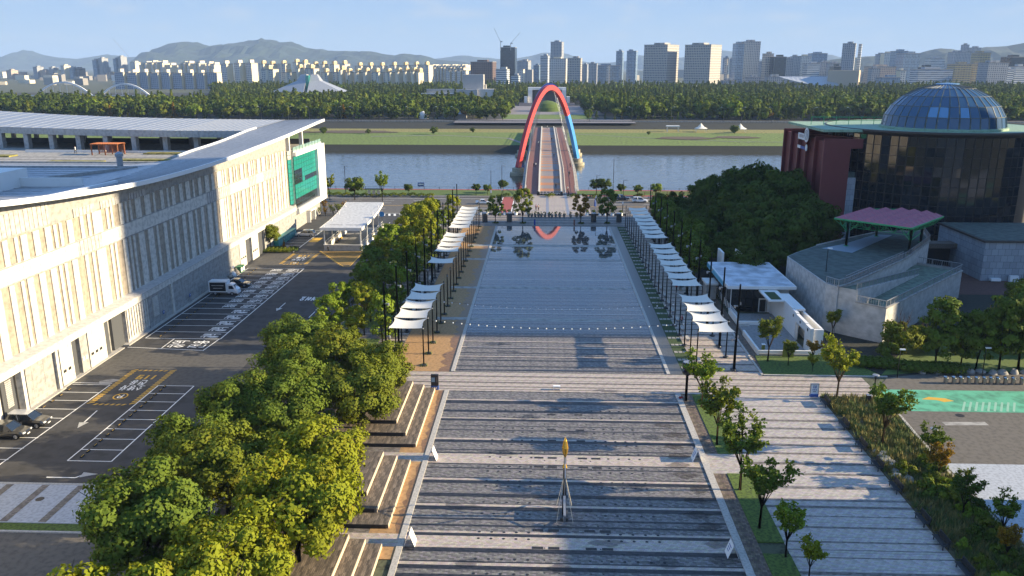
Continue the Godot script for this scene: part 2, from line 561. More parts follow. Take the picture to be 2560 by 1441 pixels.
# ---------------------------------------------------------------- two tall buildings outside the frame on the right; their shade falls across the plaza
func shade_towers():
	var t := thing("office_tower", "tall office tower standing to the right of the plaza", "building", Vector3(228, 0, -144))
	bx("tower_shaft", M.facade_dark, t, Vector3(0, 95, 0), Vector3(46, 190, 36.5))
	bx("lower_wing", M.facade_dark, t, Vector3(0, 38.5, -31), Vector3(45, 77, 25))
	for i in 14: bx("floor_band", M.white_wall, t, Vector3(0, 12 + i * 13, 0), Vector3(46.6, 0.8, 37))
	t = thing("podium_block", "low department store block beside the observation tower", "building", Vector3(90, 0, -30))
	bx("podium_wall", M.white_wall, t, Vector3(0, 10.5, 0), Vector3(44, 21, 85))
	bx("podium_roof_edge", M.concrete, t, Vector3(0, 21.4, 0), Vector3(44.6, 0.8, 85.6))

# ---------------------------------------------------------------- exhibition hall on the left
func curve_at(pts: Array, z: float) -> float:   # heights along z, smooth
	for i in pts.size() - 1:
		if z <= pts[i].x and z >= pts[i + 1].x:
			var k: float = (z - pts[i].x) / (pts[i + 1].x - pts[i].x)
			var p0: float = pts[maxi(i - 1, 0)].y
			var p3: float = pts[mini(i + 2, pts.size() - 1)].y
			return cubic_interpolate(pts[i].y, pts[i + 1].y, p0, p3, k)
	return pts[-1].y

func exhibition_hall():
	var h := thing("exhibition_hall", "long exhibition hall with striped white and beige panels under a sweeping grey metal roof", "building")
	var eave := [Vector2(-40, 30.5), Vector2(-75, 26.8), Vector2(-88, 25.5), Vector2(-100, 24.5), Vector2(-116, 23.5), Vector2(-132, 23.05), Vector2(-153, 23.1), Vector2(-170, 23.65), Vector2(-191, 24.35), Vector2(-210, 25.2), Vector2(-227, 25.95)]
	var inner := [Vector2(-40, 26), Vector2(-88, 22.6), Vector2(-125, 21.6), Vector2(-150, 22.4), Vector2(-163, 23.2), Vector2(-180, 23.8), Vector2(-198, 24.9), Vector2(-227, 25.6)]
	# ground floor: plinth wall, beam, doors
	var s := MB.new()
	s.box2(Vector3(-63.2, 0, -40), Vector3(-62.4, 6.2, -225))
	s.box2(Vector3(-150, 0, -40), Vector3(-63.2, 19.6, -226))
	obj("core_wall", s, M.panel_grey, h)
	bx("beam", M.panel_white, h, Vector3(-61.95, 5.75, -120), Vector3(1.1, 1.0, 160))
	var doors := [[-50.0, -55.0, "panel_white"], [-57, -62, "panel_grey"], [-64, -69, "panel_white"], [-72, -78, "panel_grey"], [-80.5, -84.5, "panel_white"], [-85.3, -87.7, "door_dark"], [-89.4, -95.0, "panel_grey"], [-96.5, -99.4, "panel_white"], [-99.5, -100.9, "door_dark"], [-101.2, -103.0, "panel_grey"], [-103.2, -107.6, "panel_white"], [-107.7, -109.2, "door_dark"], [-110.2, -113.2, "door_dark"], [-113.6, -120.4, "louver_grey"], [-120.8, -128.6, "panel_grey"], [-129.4, -160.4, "panel_grey"], [-160.6, -164.2, "panel_white"], [-164.6, -167.2, "door_dark"], [-167.6, -171.8, "panel_white"], [-172.2, -175.2, "door_dark"], [-175.6, -198.5, "panel_grey"]]
	for d in doors:
		var deep: bool = d[2] == "door_dark"
		bx("panel", M[d[2]], h, Vector3(-62.2 if deep else -61.9, 2.65, (d[0] + d[1]) * 0.5), Vector3(0.5 if deep else 0.6, 5.2, d[0] - d[1] - 0.06))
		if d[2] == "panel_white" and d[0] - d[1] > 2.5:
			for i in int((d[0] - d[1]) / 1.1):
				bx("window", M.dark, h, Vector3(-61.58, 1.9, d[0] - 0.7 - i * 1.1), Vector3(0.06, 0.35, 0.6))
		if d[2] == "panel_grey" and d[0] - d[1] > 4:
			for j in 4: bx("joint", M.louver_grey, h, Vector3(-61.59, 0.8 + j * 1.2, (d[0] + d[1]) * 0.5), Vector3(0.03, 0.035, d[0] - d[1] - 0.1))
			for i in int((d[0] - d[1]) / 2.4): bx("joint", M.louver_grey, h, Vector3(-61.588, 2.65, d[0] - 1.2 - i * 2.4), Vector3(0.03, 5.1, 0.035))
		if d[2] == "louver_grey":
			for i in 9: bx("fin", M.panel_white, h, Vector3(-61.5, 2.9, d[0] - 0.4 - i * 0.76), Vector3(0.18, 4.4, 0.4))
	for z in [-88.6, -95.6, -128.9]: bx("pilaster", M.panel_white, h, Vector3(-61.75, 2.7, z), Vector3(0.8, 5.3, 0.55))
	bx("sign_plate", M.white_paint, h, Vector3(-61.54, 2.0, -101.6), Vector3(0.08, 0.45, 0.45))
	bx("sign_plate", M.white_paint, h, Vector3(-61.54, 2.0, -102.3), Vector3(0.08, 0.45, 0.45))
	for j in 14: bx("louver_slat", M.louver_grey, h, Vector3(-61.9, 1.6 + j * 0.24, -86.5), Vector3(0.1, 0.16, 1.1))
	for j in 12: bx("louver_slat", M.panel_white, h, Vector3(-61.5, 1.6 + j * 0.27, -122.9), Vector3(0.14, 0.17, 1.9))
	# sloping ledge above the ground floor
	s = MB.new()
	s.quad(Vector3(-61.35, 6.26, -40), Vector3(-61.35, 6.26, -199.5), Vector3(-62.95, 6.62, -199.5), Vector3(-62.95, 6.62, -40))
	s.quad(Vector3(-61.35, 6.15, -40), Vector3(-61.35, 6.15, -199.5), Vector3(-61.35, 6.26, -199.5), Vector3(-61.35, 6.26, -40))
	obj("ledge", s, M.louver_grey, h)
	# upper wall behind the panels, up to the curved eave
	s = MB.new()
	var z := -40.0
	while z > -199.5:
		var z2 := maxf(z - 3.0, -199.5)
		s.quad(Vector3(-62.95, 6.5, z), Vector3(-62.95, 6.5, z2), Vector3(-62.95, curve_at(eave, z2) - 0.5, z2), Vector3(-62.95, curve_at(eave, z) - 0.5, z))
		z = z2
	obj("upper_wall", s, M.panel_beige, h)
	s = MB.new()
	z = -40.0
	while z > -199.5:
		var z2 := maxf(z - 3.0, -199.5)
		s.quad(Vector3(-62.93, 20.45, z), Vector3(-62.93, 20.3, z2), Vector3(-62.93, curve_at(eave, z2) - 0.5, z2), Vector3(-62.93, curve_at(eave, z) - 0.5, z))
		z = z2
	obj("frieze", s, M.panel_grey, h)
	# white panels: the same rhythm in both rows
	var spans := [[-90.9, -91.85], [-93.15, -93.76], [-94.37, -95.59], [-96.83, -98.08], [-99.28, -100.54], [-101.18, -101.8], [-102.42, -103.07], [-104.24, -105.52], [-107.37, -108.16], [-109.2, -109.85], [-110.48, -112.88], [-114.18, -114.8], [-115.43, -115.97], [-117.86, -119.04], [-119.72, -120.28], [-121.01, -121.59], [-122.8, -124.55], [-125.86, -127.65], [-128.8, -129.42], [-131.38, -132.47], [-133.75, -134.4], [-135.51, -136.74], [-138.62, -139.85], [-141.13, -142.8], [-144.13, -144.79], [-146.53, -147.87], [-149.6, -151.4], [-152.67, -153.79], [-155.42, -157.76], [-158.1, -158.79], [-159.3, -160.0], [-161.76, -163.02], [-164.11, -164.66], [-165.4, -166.03], [-167.8, -169.36], [-170.25, -170.85], [-172.58, -174.0], [-174.6, -175.2], [-175.82, -176.4], [-178.12, -179.91], [-181.11, -183.16], [-184.2, -184.83], [-186.74, -187.61], [-188.48, -189.58], [-190.91, -192.5], [-193.18, -193.87], [-195.03, -196.68], [-197.4, -198.11]]
	z = -89.6
	while z > -150:
		z += 0.0
		break
	var r := RandomNumberGenerator.new()
	r.seed = 3
	z = -89.4
	while z < -42:
		var wdt := r.randf_range(0.6, 2.2)
		spans.append([z + wdt, z])
		z += wdt + r.randf_range(0.5, 1.7)
	for b in spans:
		var mid: float = (b[0] + b[1]) * 0.5
		var wd: float = b[0] - b[1]
		if mid < -190.6:
			bx("panel", M.panel_white, h, Vector3(-62.86, 13.4, mid), Vector3(0.14, 13.7, wd))
			continue
		bx("panel", M.panel_white, h, Vector3(-62.86, 18.75, mid), Vector3(0.14, 3.1, wd))
		bx("panel", M.panel_white, h, Vector3(-62.86, 10.75, mid), Vector3(0.14, 8.3, wd))
	# middle band: long white panels with louvre blocks between
	var cuts := [-40.0, -66.0, -72.0, -106.0, -112.1, -149.6, -153.6, -161.7, -172.0, -177.5, -181.6, -187.5, -190.4]
	var kind := [0, 1, 0, 1, 0, 1, 1, 0, 1, 0, 1, 1]
	for i in kind.size():
		var a: float = cuts[i]; var b: float = cuts[i + 1]
		bx("band_panel" if kind[i] == 0 else "louver_block", M.panel_white if kind[i] == 0 else M.louver_grey, h, Vector3(-62.84, 16.1, (a + b) * 0.5), Vector3(0.16, 1.95, a - b - 0.05))
		if kind[i]:
			for k in int((a - b) / 0.95): bx("joint", M.door_dark, h, Vector3(-62.75, 16.1, a - 0.5 - k * 0.95), Vector3(0.03, 1.9, 0.06))
	for y in [15.02, 17.2]: bx("trim", M.panel_grey, h, Vector3(-62.85, y, -115.2), Vector3(0.1, 0.16, 150.4))
	for b in [[-60.0, -100.6, 20.6, 23.3], [-106.1, -111.3, 20.35, 21.5], [-113.0, -118.2, 20.35, 21.45], [-121.3, -126.4, 20.35, 21.35]]:
		bx("louver_block", M.louver_grey, h, Vector3(-62.86, (b[2] + b[3]) * 0.5, (b[0] + b[1]) * 0.5), Vector3(0.12, b[3] - b[2], b[0] - b[1]))
		for k in int((b[0] - b[1]) / 0.9): bx("joint", M.door_dark, h, Vector3(-62.79, (b[2] + b[3]) * 0.5, b[0] - 0.45 - k * 0.9), Vector3(0.03, b[3] - b[2] - 0.05, 0.06))
	# sweeping roof strip: top, fascia, soffit, seams, inner upstand
	s = MB.new()
	var f := MB.new()
	var up := MB.new()
	z = -40.0
	while z > -227:
		var z2 := maxf(z - 1.5, -227)
		var ea := curve_at(eave, z); var eb := curve_at(eave, z2)
		var ia := curve_at(inner, z); var ib := curve_at(inner, z2)
		s.quad(Vector3(-60.2, ea, z), Vector3(-60.2, eb, z2), Vector3(-71.2, ib, z2), Vector3(-71.2, ia, z))
		s.box((Vector3(-60.4, ea + 0.03, z) + Vector3(-60.4, ea + 0.03, z)) * 0.5, Vector3(0.4, 0.06, 0.1))
		s.bar(Vector3(-60.3, ea + 0.03, z), Vector3(-71.2, ia + 0.03, z), 0.08, 0.06)
		f.quad(Vector3(-60.2, ea - 0.62, z), Vector3(-60.2, eb - 0.62, z2), Vector3(-60.2, eb + 0.06, z2), Vector3(-60.2, ea + 0.06, z))
		f.quad(Vector3(-62.95, ea - 0.52, z), Vector3(-62.95, eb - 0.52, z2), Vector3(-60.2, eb - 0.62, z2), Vector3(-60.2, ea - 0.62, z))
		f.quad(Vector3(-60.2, ea + 0.06, z), Vector3(-60.2, eb + 0.06, z2), Vector3(-60.5, eb + 0.06, z2), Vector3(-60.5, ea + 0.06, z))
		if z < -158 and z > -203: up.bar(Vector3(-71.3, ia + 0.1, z), Vector3(-71.3, ib + 0.1, z2), 0.35, 0.5)
		if z > -126: up.bar(Vector3(-67.5, lerpf(ea, ia, 0.66) + 0.25, z), Vector3(-67.5, lerpf(eb, ib, 0.66) + 0.25, z2), 0.5, 0.5)
		z = z2
	s.quad(Vector3(-60.2, 25.9, -227), Vector3(-71.2, 25.6, -227), Vector3(-71.2, 25.0, -227), Vector3(-60.2, 25.3, -227))
	obj("strip_roof", s, M.roof_metal, h)
	obj("fascia", f, M.white_steel, h)
	obj("upstand", up, M.white_steel, h)
	# hall roof behind, with low ridges
	s = MB.new()
	s.box2(Vector3(-150, 19.6, -40), Vector3(-71.2, 21.4, -160))
	s.quad(Vector3(-71.2, 21.42, -40), Vector3(-71.2, 22.0, -163), Vector3(-80, 21.42, -160), Vector3(-80, 21.42, -40))
	for k in 44: s.bar(Vector3(-150, 21.43, -44 - k * 2.7), Vector3(-76, 21.43, -44 - k * 2.7), 0.09, 0.1)
	obj("hall_roof", s, M.roof_metal, h)
	s = MB.new()
	for zz in [-152.0, -159.6]: s.box2(Vector3(-150, 21.4, zz), Vector3(-74, 21.72, zz - 0.35))
	s.bar(Vector3(-76, 21.7, -151), Vector3(-86, 21.7, -131), 0.4, 0.5)
	obj("roof_ridge", s, M.panel_grey, h)
	s = MB.new()
	s.box2(Vector3(-94, 21.4, -121), Vector3(-83, 24.2, -129))
	obj("plant_room", s, M.white_wall, h)
	bx("parapet", M.white_wall, h, Vector3(-78, 22.2, -127), Vector3(10, 1.4, 0.5))
	s = MB.new()
	s.lathe(Vector3(-80.2, 21.4, -153), [Vector2(0.55, 0), Vector2(0.55, 2.0), Vector2(0.75, 2.1), Vector2(0.75, 2.6), Vector2(0.2, 3.0), Vector2(0, 3.0)], 14)
	obj("vent_pipe", s, M.grey_steel, h)
	# roof garden terrace
	s = MB.new()
	s.box2(Vector3(-150, 19.6, -160), Vector3(-63, 19.7, -227))
	obj("terrace", s, M.concrete, h)
	for b in [[-128, -176.5, 3, 0.7], [-116, -181, 10, 0.5], [-108, -186, 24, 0.45], [-112, -172.5, 18, 0.45], [-128, -169.5, 8, 0.5]]:
		bx("paving_band", M.mid_paver, h, Vector3(b[0], 19.715, b[1]), Vector3(b[2] * 2, 0.02, b[3]))
	for g in [[-82, -194.0, 26, 3.2], [-84, -180, 20, 3.0], [-102, -176, 12, 2.6], [-130, -187, 14, 3.4], [-134, -177, 9, 2.6], [-83, -171, 14, 3.4], [-98, -167.5, 22, 3.0]]:
		var q := MB.new()
		q.box(Vector3(g[0], 19.85, g[1]), Vector3(g[2], 0.3, g[3]))
		obj("planting_bed", q, M.dry_lawn, h)
	bx("low_wall", M.white_wall, h, Vector3(-116, 20.0, -196.5), Vector3(20, 0.6, 0.4))
	bx("low_wall", M.white_wall, h, Vector3(-88, 20.0, -196.2), Vector3(28, 0.5, 0.4))
	bx("back_parapet", M.door_dark, h, Vector3(-107, 20.4, -221), Vector3(88, 1.4, 0.4))
	# rear wing: curved roof on columns
	var front := [Vector3(-71.2, 25.0, -196.5), Vector3(-80, 25.0, -196.3), Vector3(-88.6, 25.0, -196.5), Vector3(-101, 25.0, -198.4), Vector3(-119, 25.0, -202), Vector3(-139, 25.0, -207.8), Vector3(-175, 25.0, -222)]
	var back := [Vector3(-71.2, 25.7, -226.5), Vector3(-80, 25.9, -225), Vector3(-88, 26.0, -224.5), Vector3(-102, 26.0, -227), Vector3(-120, 26.0, -232.5), Vector3(-146, 26.0, -245), Vector3(-180, 26.0, -266)]
	s = MB.new()
	f = MB.new()
	for i in front.size() - 1:
		for k in 6:
			var a: Vector3 = front[i].lerp(front[i + 1], k / 6.0); var b: Vector3 = front[i].lerp(front[i + 1], (k + 1) / 6.0)
			var c: Vector3 = back[i].lerp(back[i + 1], k / 6.0); var d: Vector3 = back[i].lerp(back[i + 1], (k + 1) / 6.0)
			s.quad(b, a, c, d)
			s.bar(a + Vector3.UP * 0.03, c + Vector3.UP * 0.03, 0.08, 0.06)
			f.quad(b + Vector3.DOWN * 1.6, a + Vector3.DOWN * 1.6, a, b)
			f.quad(b + Vector3.DOWN * 1.6, d + Vector3.DOWN * 1.6, c + Vector3.DOWN * 1.6, a + Vector3.DOWN * 1.6)
			f.quad(c + Vector3.DOWN * 1.6, d + Vector3.DOWN * 1.6, d, c)
			var m := (a + b) * 0.5
			var pn := bx("fascia_panel", M.louver_grey, h, m + Vector3(0, -0.8, 0.04), Vector3(a.distance_to(b) - 0.06, 1.52, 0.1), atan2(-(b.z - a.z), b.x - a.x))
			pn.name = "fascia_panel"
	obj("wing_roof", s, M.roof_metal, h)
	obj("wing_soffit", f, M.panel_grey, h)
	for x in [-147.0, -139.4, -131.4, -123.8, -115.8, -107.9, -100.0, -92.2, -84.6, -77.2]:
		var zf: float = -198.4 if x > -101 else -198.4 + (x + 101) * 0.235
		bx("column", M.louver_grey, h, Vector3(x, 21.5, zf - 0.9), Vector3(1.15, 3.8, 1.6))
		bx("column", M.louver_grey, h, Vector3(x - 0.8, 21.6, zf - 17), Vector3(0.9, 4.0, 0.9))
	# glass corner and white window box at the river end
	s = MB.new()
	s.box2(Vector3(-75, 0, -199.5), Vector3(-62.6, 3.8, -224))
	s.box2(Vector3(-75, 3.8, -203.2), Vector3(-62.4, 19.6, -229.9))
	obj("end_wall", s, M.panel_white, h)
	var fr := [[-202.9, -230.0, 18.3, 19.2], [-202.9, -230.0, 3.8, 5.2], [-222.8, -230.0, 5.2, 18.3]]
	for b in fr:
		bx("white_frame", M.white_wall, h, Vector3(-62.0, (b[2] + b[3]) * 0.5, (b[0] + b[1]) * 0.5), Vector3(0.9, b[3] - b[2] - 0.002, b[0] - b[1]))
	for i in 9:
		for j in 11:
			var y := 5.2 + (j + 0.5) * 13.1 / 11
			var dark: bool = (j < 2) or (j in [5, 6, 7] and i < 3) or (j in [5] and i > 3)
			var pane := bx("pane", M.window_dark if dark else M.teal_glass, h, Vector3(-62.32, y, -203.1 - (i + 0.5) * 19.7 / 9), Vector3(0.08, 13.1 / 11 - 0.1, 19.7 / 9 - 0.1))
			pane.rotation = Vector3(0, r.randf_range(-0.006, 0.006), 0)
			pane.basis = Basis(Vector3.UP, r.randf_range(-0.006, 0.006)) * Basis.from_scale(Vector3(0.08, 13.1 / 11 - 0.1, 19.7 / 9 - 0.1))
	bx("mullion_frame", M.teal_frame, h, Vector3(-62.4, 11.75, -212.95), Vector3(0.1, 13.1, 19.7))
	for j in 12:
		for i in 4:
			var a := -PI / 2 + (i + 0.5) * PI / 8
			var q := MB.new()
			q.lathe(Vector3(-64.9, 6.7 + j * 1.1, -201.0), [Vector2(2.55, 0.05), Vector2(2.55, 1.05)], 2, PI / 8 - 0.03, -0.55 + i * PI / 8)
			obj("pane", q, M.teal_glass if j < 10 else M.louver_grey, h)
	s = MB.new()
	s.lathe(Vector3(-64.9, 6.4, -201.0), [Vector2(2.45, 0), Vector2(2.45, 13.2), Vector2(0, 13.2)], 20)
	obj("corner_core", s, M.teal_frame, h)
	for z3 in [-201.2, -212.6]: bx("column", M.white_wall, h, Vector3(-62.9, 22.0, z3), Vector3(0.9, 5.4, 0.7))
	bx("column", M.panel_grey, h, Vector3(-64.6, 22.0, -200.3), Vector3(2.0, 5.0, 1.2))
	for i in 9:
		bx("rail_glass", M.rail_glass, h, Vector3(-62.3, 19.85, -204.4 - i * 2.9), Vector3(0.04, 1.2, 2.7))
		bx("rail_post", M.teal_frame, h, Vector3(-62.3, 19.85, -203.0 - i * 2.9), Vector3(0.08, 1.3, 0.08))
	bx("entrance_canopy", M.white_wall, h, Vector3(-61.9, 3.1, -214), Vector3(1.6, 0.25, 5))
	bx("door", M.window_dark, h, Vector3(-62.55, 1.5, -214), Vector3(0.1, 2.8, 3.6))
	for z3 in [-211.6, -216.4]: bx("door_jamb", M.white_wall, h, Vector3(-62.0, 1.5, z3), Vector3(1.2, 3.0, 0.3))
	# terrace pergola and people up there
	var pg := thing("roof_pergola", "rust red slatted timber pergola on the roof garden", "pergola", Vector3(-103, 19.7, -192))
	for x in [-3.2, 0.0, 3.0]:
		for zz in [-1.6, 1.6]: bx("post", M.rust_wood, pg, Vector3(x, 1.3, zz), Vector3(0.22, 2.6, 0.22))
	for k in 16: bx("roof_slat", M.rust_wood, pg, Vector3(-3.2 + k * 0.42, 2.66, 0), Vector3(0.14, 0.12, 3.8))
	for k in 18: bx("wall_slat", M.rust_wood, pg, Vector3(-3.0 + k * 0.34, 1.4, -1.5), Vector3(0.16, 2.0, 0.06))
	bx("beam", M.rust_wood, pg, Vector3(-0.1, 2.5, 1.7), Vector3(6.8, 0.2, 0.16))
	bx("beam", M.rust_wood, pg, Vector3(-0.1, 2.5, -1.7), Vector3(6.8, 0.2, 0.16))
	bx("bench", M.rust_wood, pg, Vector3(-0.4, 0.45, -0.9), Vector3(4.6, 0.1, 0.6))

# ---------------------------------------------------------------- lettering painted on the asphalt
const JAMO := {
	"g": [[0, 1, 1, 1, 0.9, 0]], "n": [[0, 1, 0, 0, 1, 0]], "m": [[0, 0, 0, 1, 1, 1, 1, 0, 0, 0]], "b": [[0, 1, 0, 0, 1, 0, 1, 1], [0, 0.5, 1, 0.5]],
	"s": [[0.5, 1, 0, 0], [0.5, 0.8, 1, 0]], "j": [[0, 1, 1, 1], [0.5, 1, 0, 0], [0.5, 0.8, 1, 0]], "c": [[0.3, 1, 0.7, 1], [0, 0.78, 1, 0.78], [0.5, 0.78, 0, 0], [0.5, 0.6, 1, 0]],
	"o": [[0.5, 1, 0.85, 0.85, 1, 0.5, 0.85, 0.15, 0.5, 0, 0.15, 0.15, 0, 0.5, 0.15, 0.85, 0.5, 1]], "h": [[0.3, 1, 0.7, 1], [0, 0.8, 1, 0.8], [0.5, 0.6, 0.9, 0.3, 0.5, 0, 0.1, 0.3, 0.5, 0.6]],
	"A": [[0.4, 1, 0.4, 0], [0.4, 0.5, 1, 0.5]], "E": [[0.7, 1, 0.7, 0], [0.7, 0.5, 0, 0.5]], "Y": [[0.7, 1, 0.7, 0], [0.7, 0.65, 0, 0.65], [0.7, 0.35, 0, 0.35]], "I": [[0.5, 1, 0.5, 0]],
	"O": [[0, 0, 1, 0], [0.5, 0, 0.5, 1]], "U": [[0, 0, 1, 0], [0.3, 0, 0.3, 1], [0.7, 0, 0.7, 1]], "1": [[0.5, 1, 0.5, 0]], "9": [[1, 0.5, 0, 0.5, 0, 1, 1, 1, 1, 0, 0.2, 0]], "P": [[0, 0, 0, 1, 0.8, 1, 1, 0.75, 0.8, 0.5, 0, 0.5]]}
# each letter: jamo and its cell x, y, w, h in the unit square
const GLYPH := {
	"so": [["s", 0.15, 0.45, 0.7, 0.5], ["O", 0, 0, 1, 0.35]], "bang": [["b", 0, 0.5, 0.5, 0.5], ["A", 0.55, 0.45, 0.45, 0.55], ["o", 0.2, 0, 0.6, 0.38]], "cha": [["c", 0, 0, 0.6, 1], ["A", 0.6, 0, 0.4, 1]],
	"jeon": [["j", 0, 0.45, 0.55, 0.55], ["E", 0.5, 0.35, 0.5, 0.65], ["n", 0.15, 0, 0.8, 0.28]], "yong": [["o", 0.2, 0.66, 0.6, 0.34], ["U", 0, 0.42, 1, 0.2], ["o", 0.2, 0, 0.6, 0.34]],
	"gyeong": [["g", 0, 0.5, 0.5, 0.5], ["Y", 0.5, 0.4, 0.5, 0.6], ["o", 0.2, 0, 0.6, 0.36]], "i": [["o", 0, 0.1, 0.55, 0.8], ["I", 0.7, 0, 0.3, 1]], "eo": [["o", 0, 0.1, 0.45, 0.8], ["E", 0.5, 0, 0.5, 1]], "yo": [["o", 0.2, 0.5, 0.6, 0.5], ["U", 0, 0, 1, 0.4]],
	"ha": [["h", 0, 0, 0.6, 1], ["A", 0.6, 0, 0.4, 1]], "yeok": [["o", 0, 0.5, 0.5, 0.5], ["Y", 0.5, 0.4, 0.5, 0.6], ["g", 0.15, 0, 0.75, 0.32]], "1": [["1", 0.2, 0, 0.6, 1]], "9": [["9", 0.1, 0, 0.8, 1]], "P": [["P", 0.2, 0, 0.7, 1]], "M": [["s", 0, 0.3, 0.5, 0.7], ["s", 0.5, 0.3, 0.5, 0.7], ["m", 0, 0.0, 1, 0.22]]}

func word(parent: Node, called: String, letters: Array, at: Vector3, right: Vector3, up: Vector3, w: float, h: float, gap: float, thick: float, m: Material):
	var s := MB.new()
	var lay := 0.0
	for i in letters.size():
		for cell in GLYPH[letters[i]]:
			for line in JAMO[cell[0]]:
				for k in range(0, line.size() - 2, 2):
					var a := Vector2(cell[1] + line[k] * cell[3], cell[2] + line[k + 1] * cell[4])
					var b := Vector2(cell[1] + line[k + 2] * cell[3], cell[2] + line[k + 3] * cell[4])
					var p := at + right * (i * (w + gap) + a.x * w) + up * a.y * h + Vector3.UP * lay
					var q := at + right * (i * (w + gap) + b.x * w) + up * b.y * h + Vector3.UP * lay
					stroke(s, p, q, thick)
					lay += 0.0004
	obj(called, s, m, parent)

func stroke(s: MB, p: Vector3, q: Vector3, wide: float):
	var d := (q - p).normalized()
	var n := d.cross(Vector3.UP) * wide * 0.5
	p -= d * wide * 0.35
	q += d * wide * 0.35
	s.quad(p - n, p + n, q + n, q - n)

func line(parent: Node, called: String, x0: float, z0: float, x1: float, z1: float, wide: float, m: Material, y := 0.0):
	var s := MB.new()
	var p := Vector3(x0, y, z0)
	var q := Vector3(x1, y, z1)
	var n := (q - p).normalized().cross(Vector3.UP) * wide * 0.5
	s.quad(p - n, p + n, q + n, q - n)
	obj(called, s, m, parent)

func painted_arrow(parent: Node, pts: Array, tip: Vector2, back: Vector2, y: float):   # shaft along pts, head at tip
	var s := MB.new()
	for i in pts.size() - 1: stroke(s, Vector3(pts[i].x, y, pts[i].y), Vector3(pts[i + 1].x, y, pts[i + 1].y), 0.16)
	var d := (tip - back).normalized()
	var n := Vector2(-d.y, d.x)
	var b := tip - d * 1.6
	s.tri(Vector3(tip.x, y + 0.001, tip.y), Vector3(b.x + n.x * 0.55, y + 0.001, b.y + n.y * 0.55), Vector3(b.x - n.x * 0.55, y + 0.001, b.y - n.y * 0.55))
	s.tri(Vector3(tip.x, y + 0.001, tip.y), Vector3(b.x - n.x * 0.55, y + 0.001, b.y - n.y * 0.55), Vector3(b.x + n.x * 0.55, y + 0.001, b.y + n.y * 0.55))
	obj("painted_arrow", s, M.white_paint, parent)

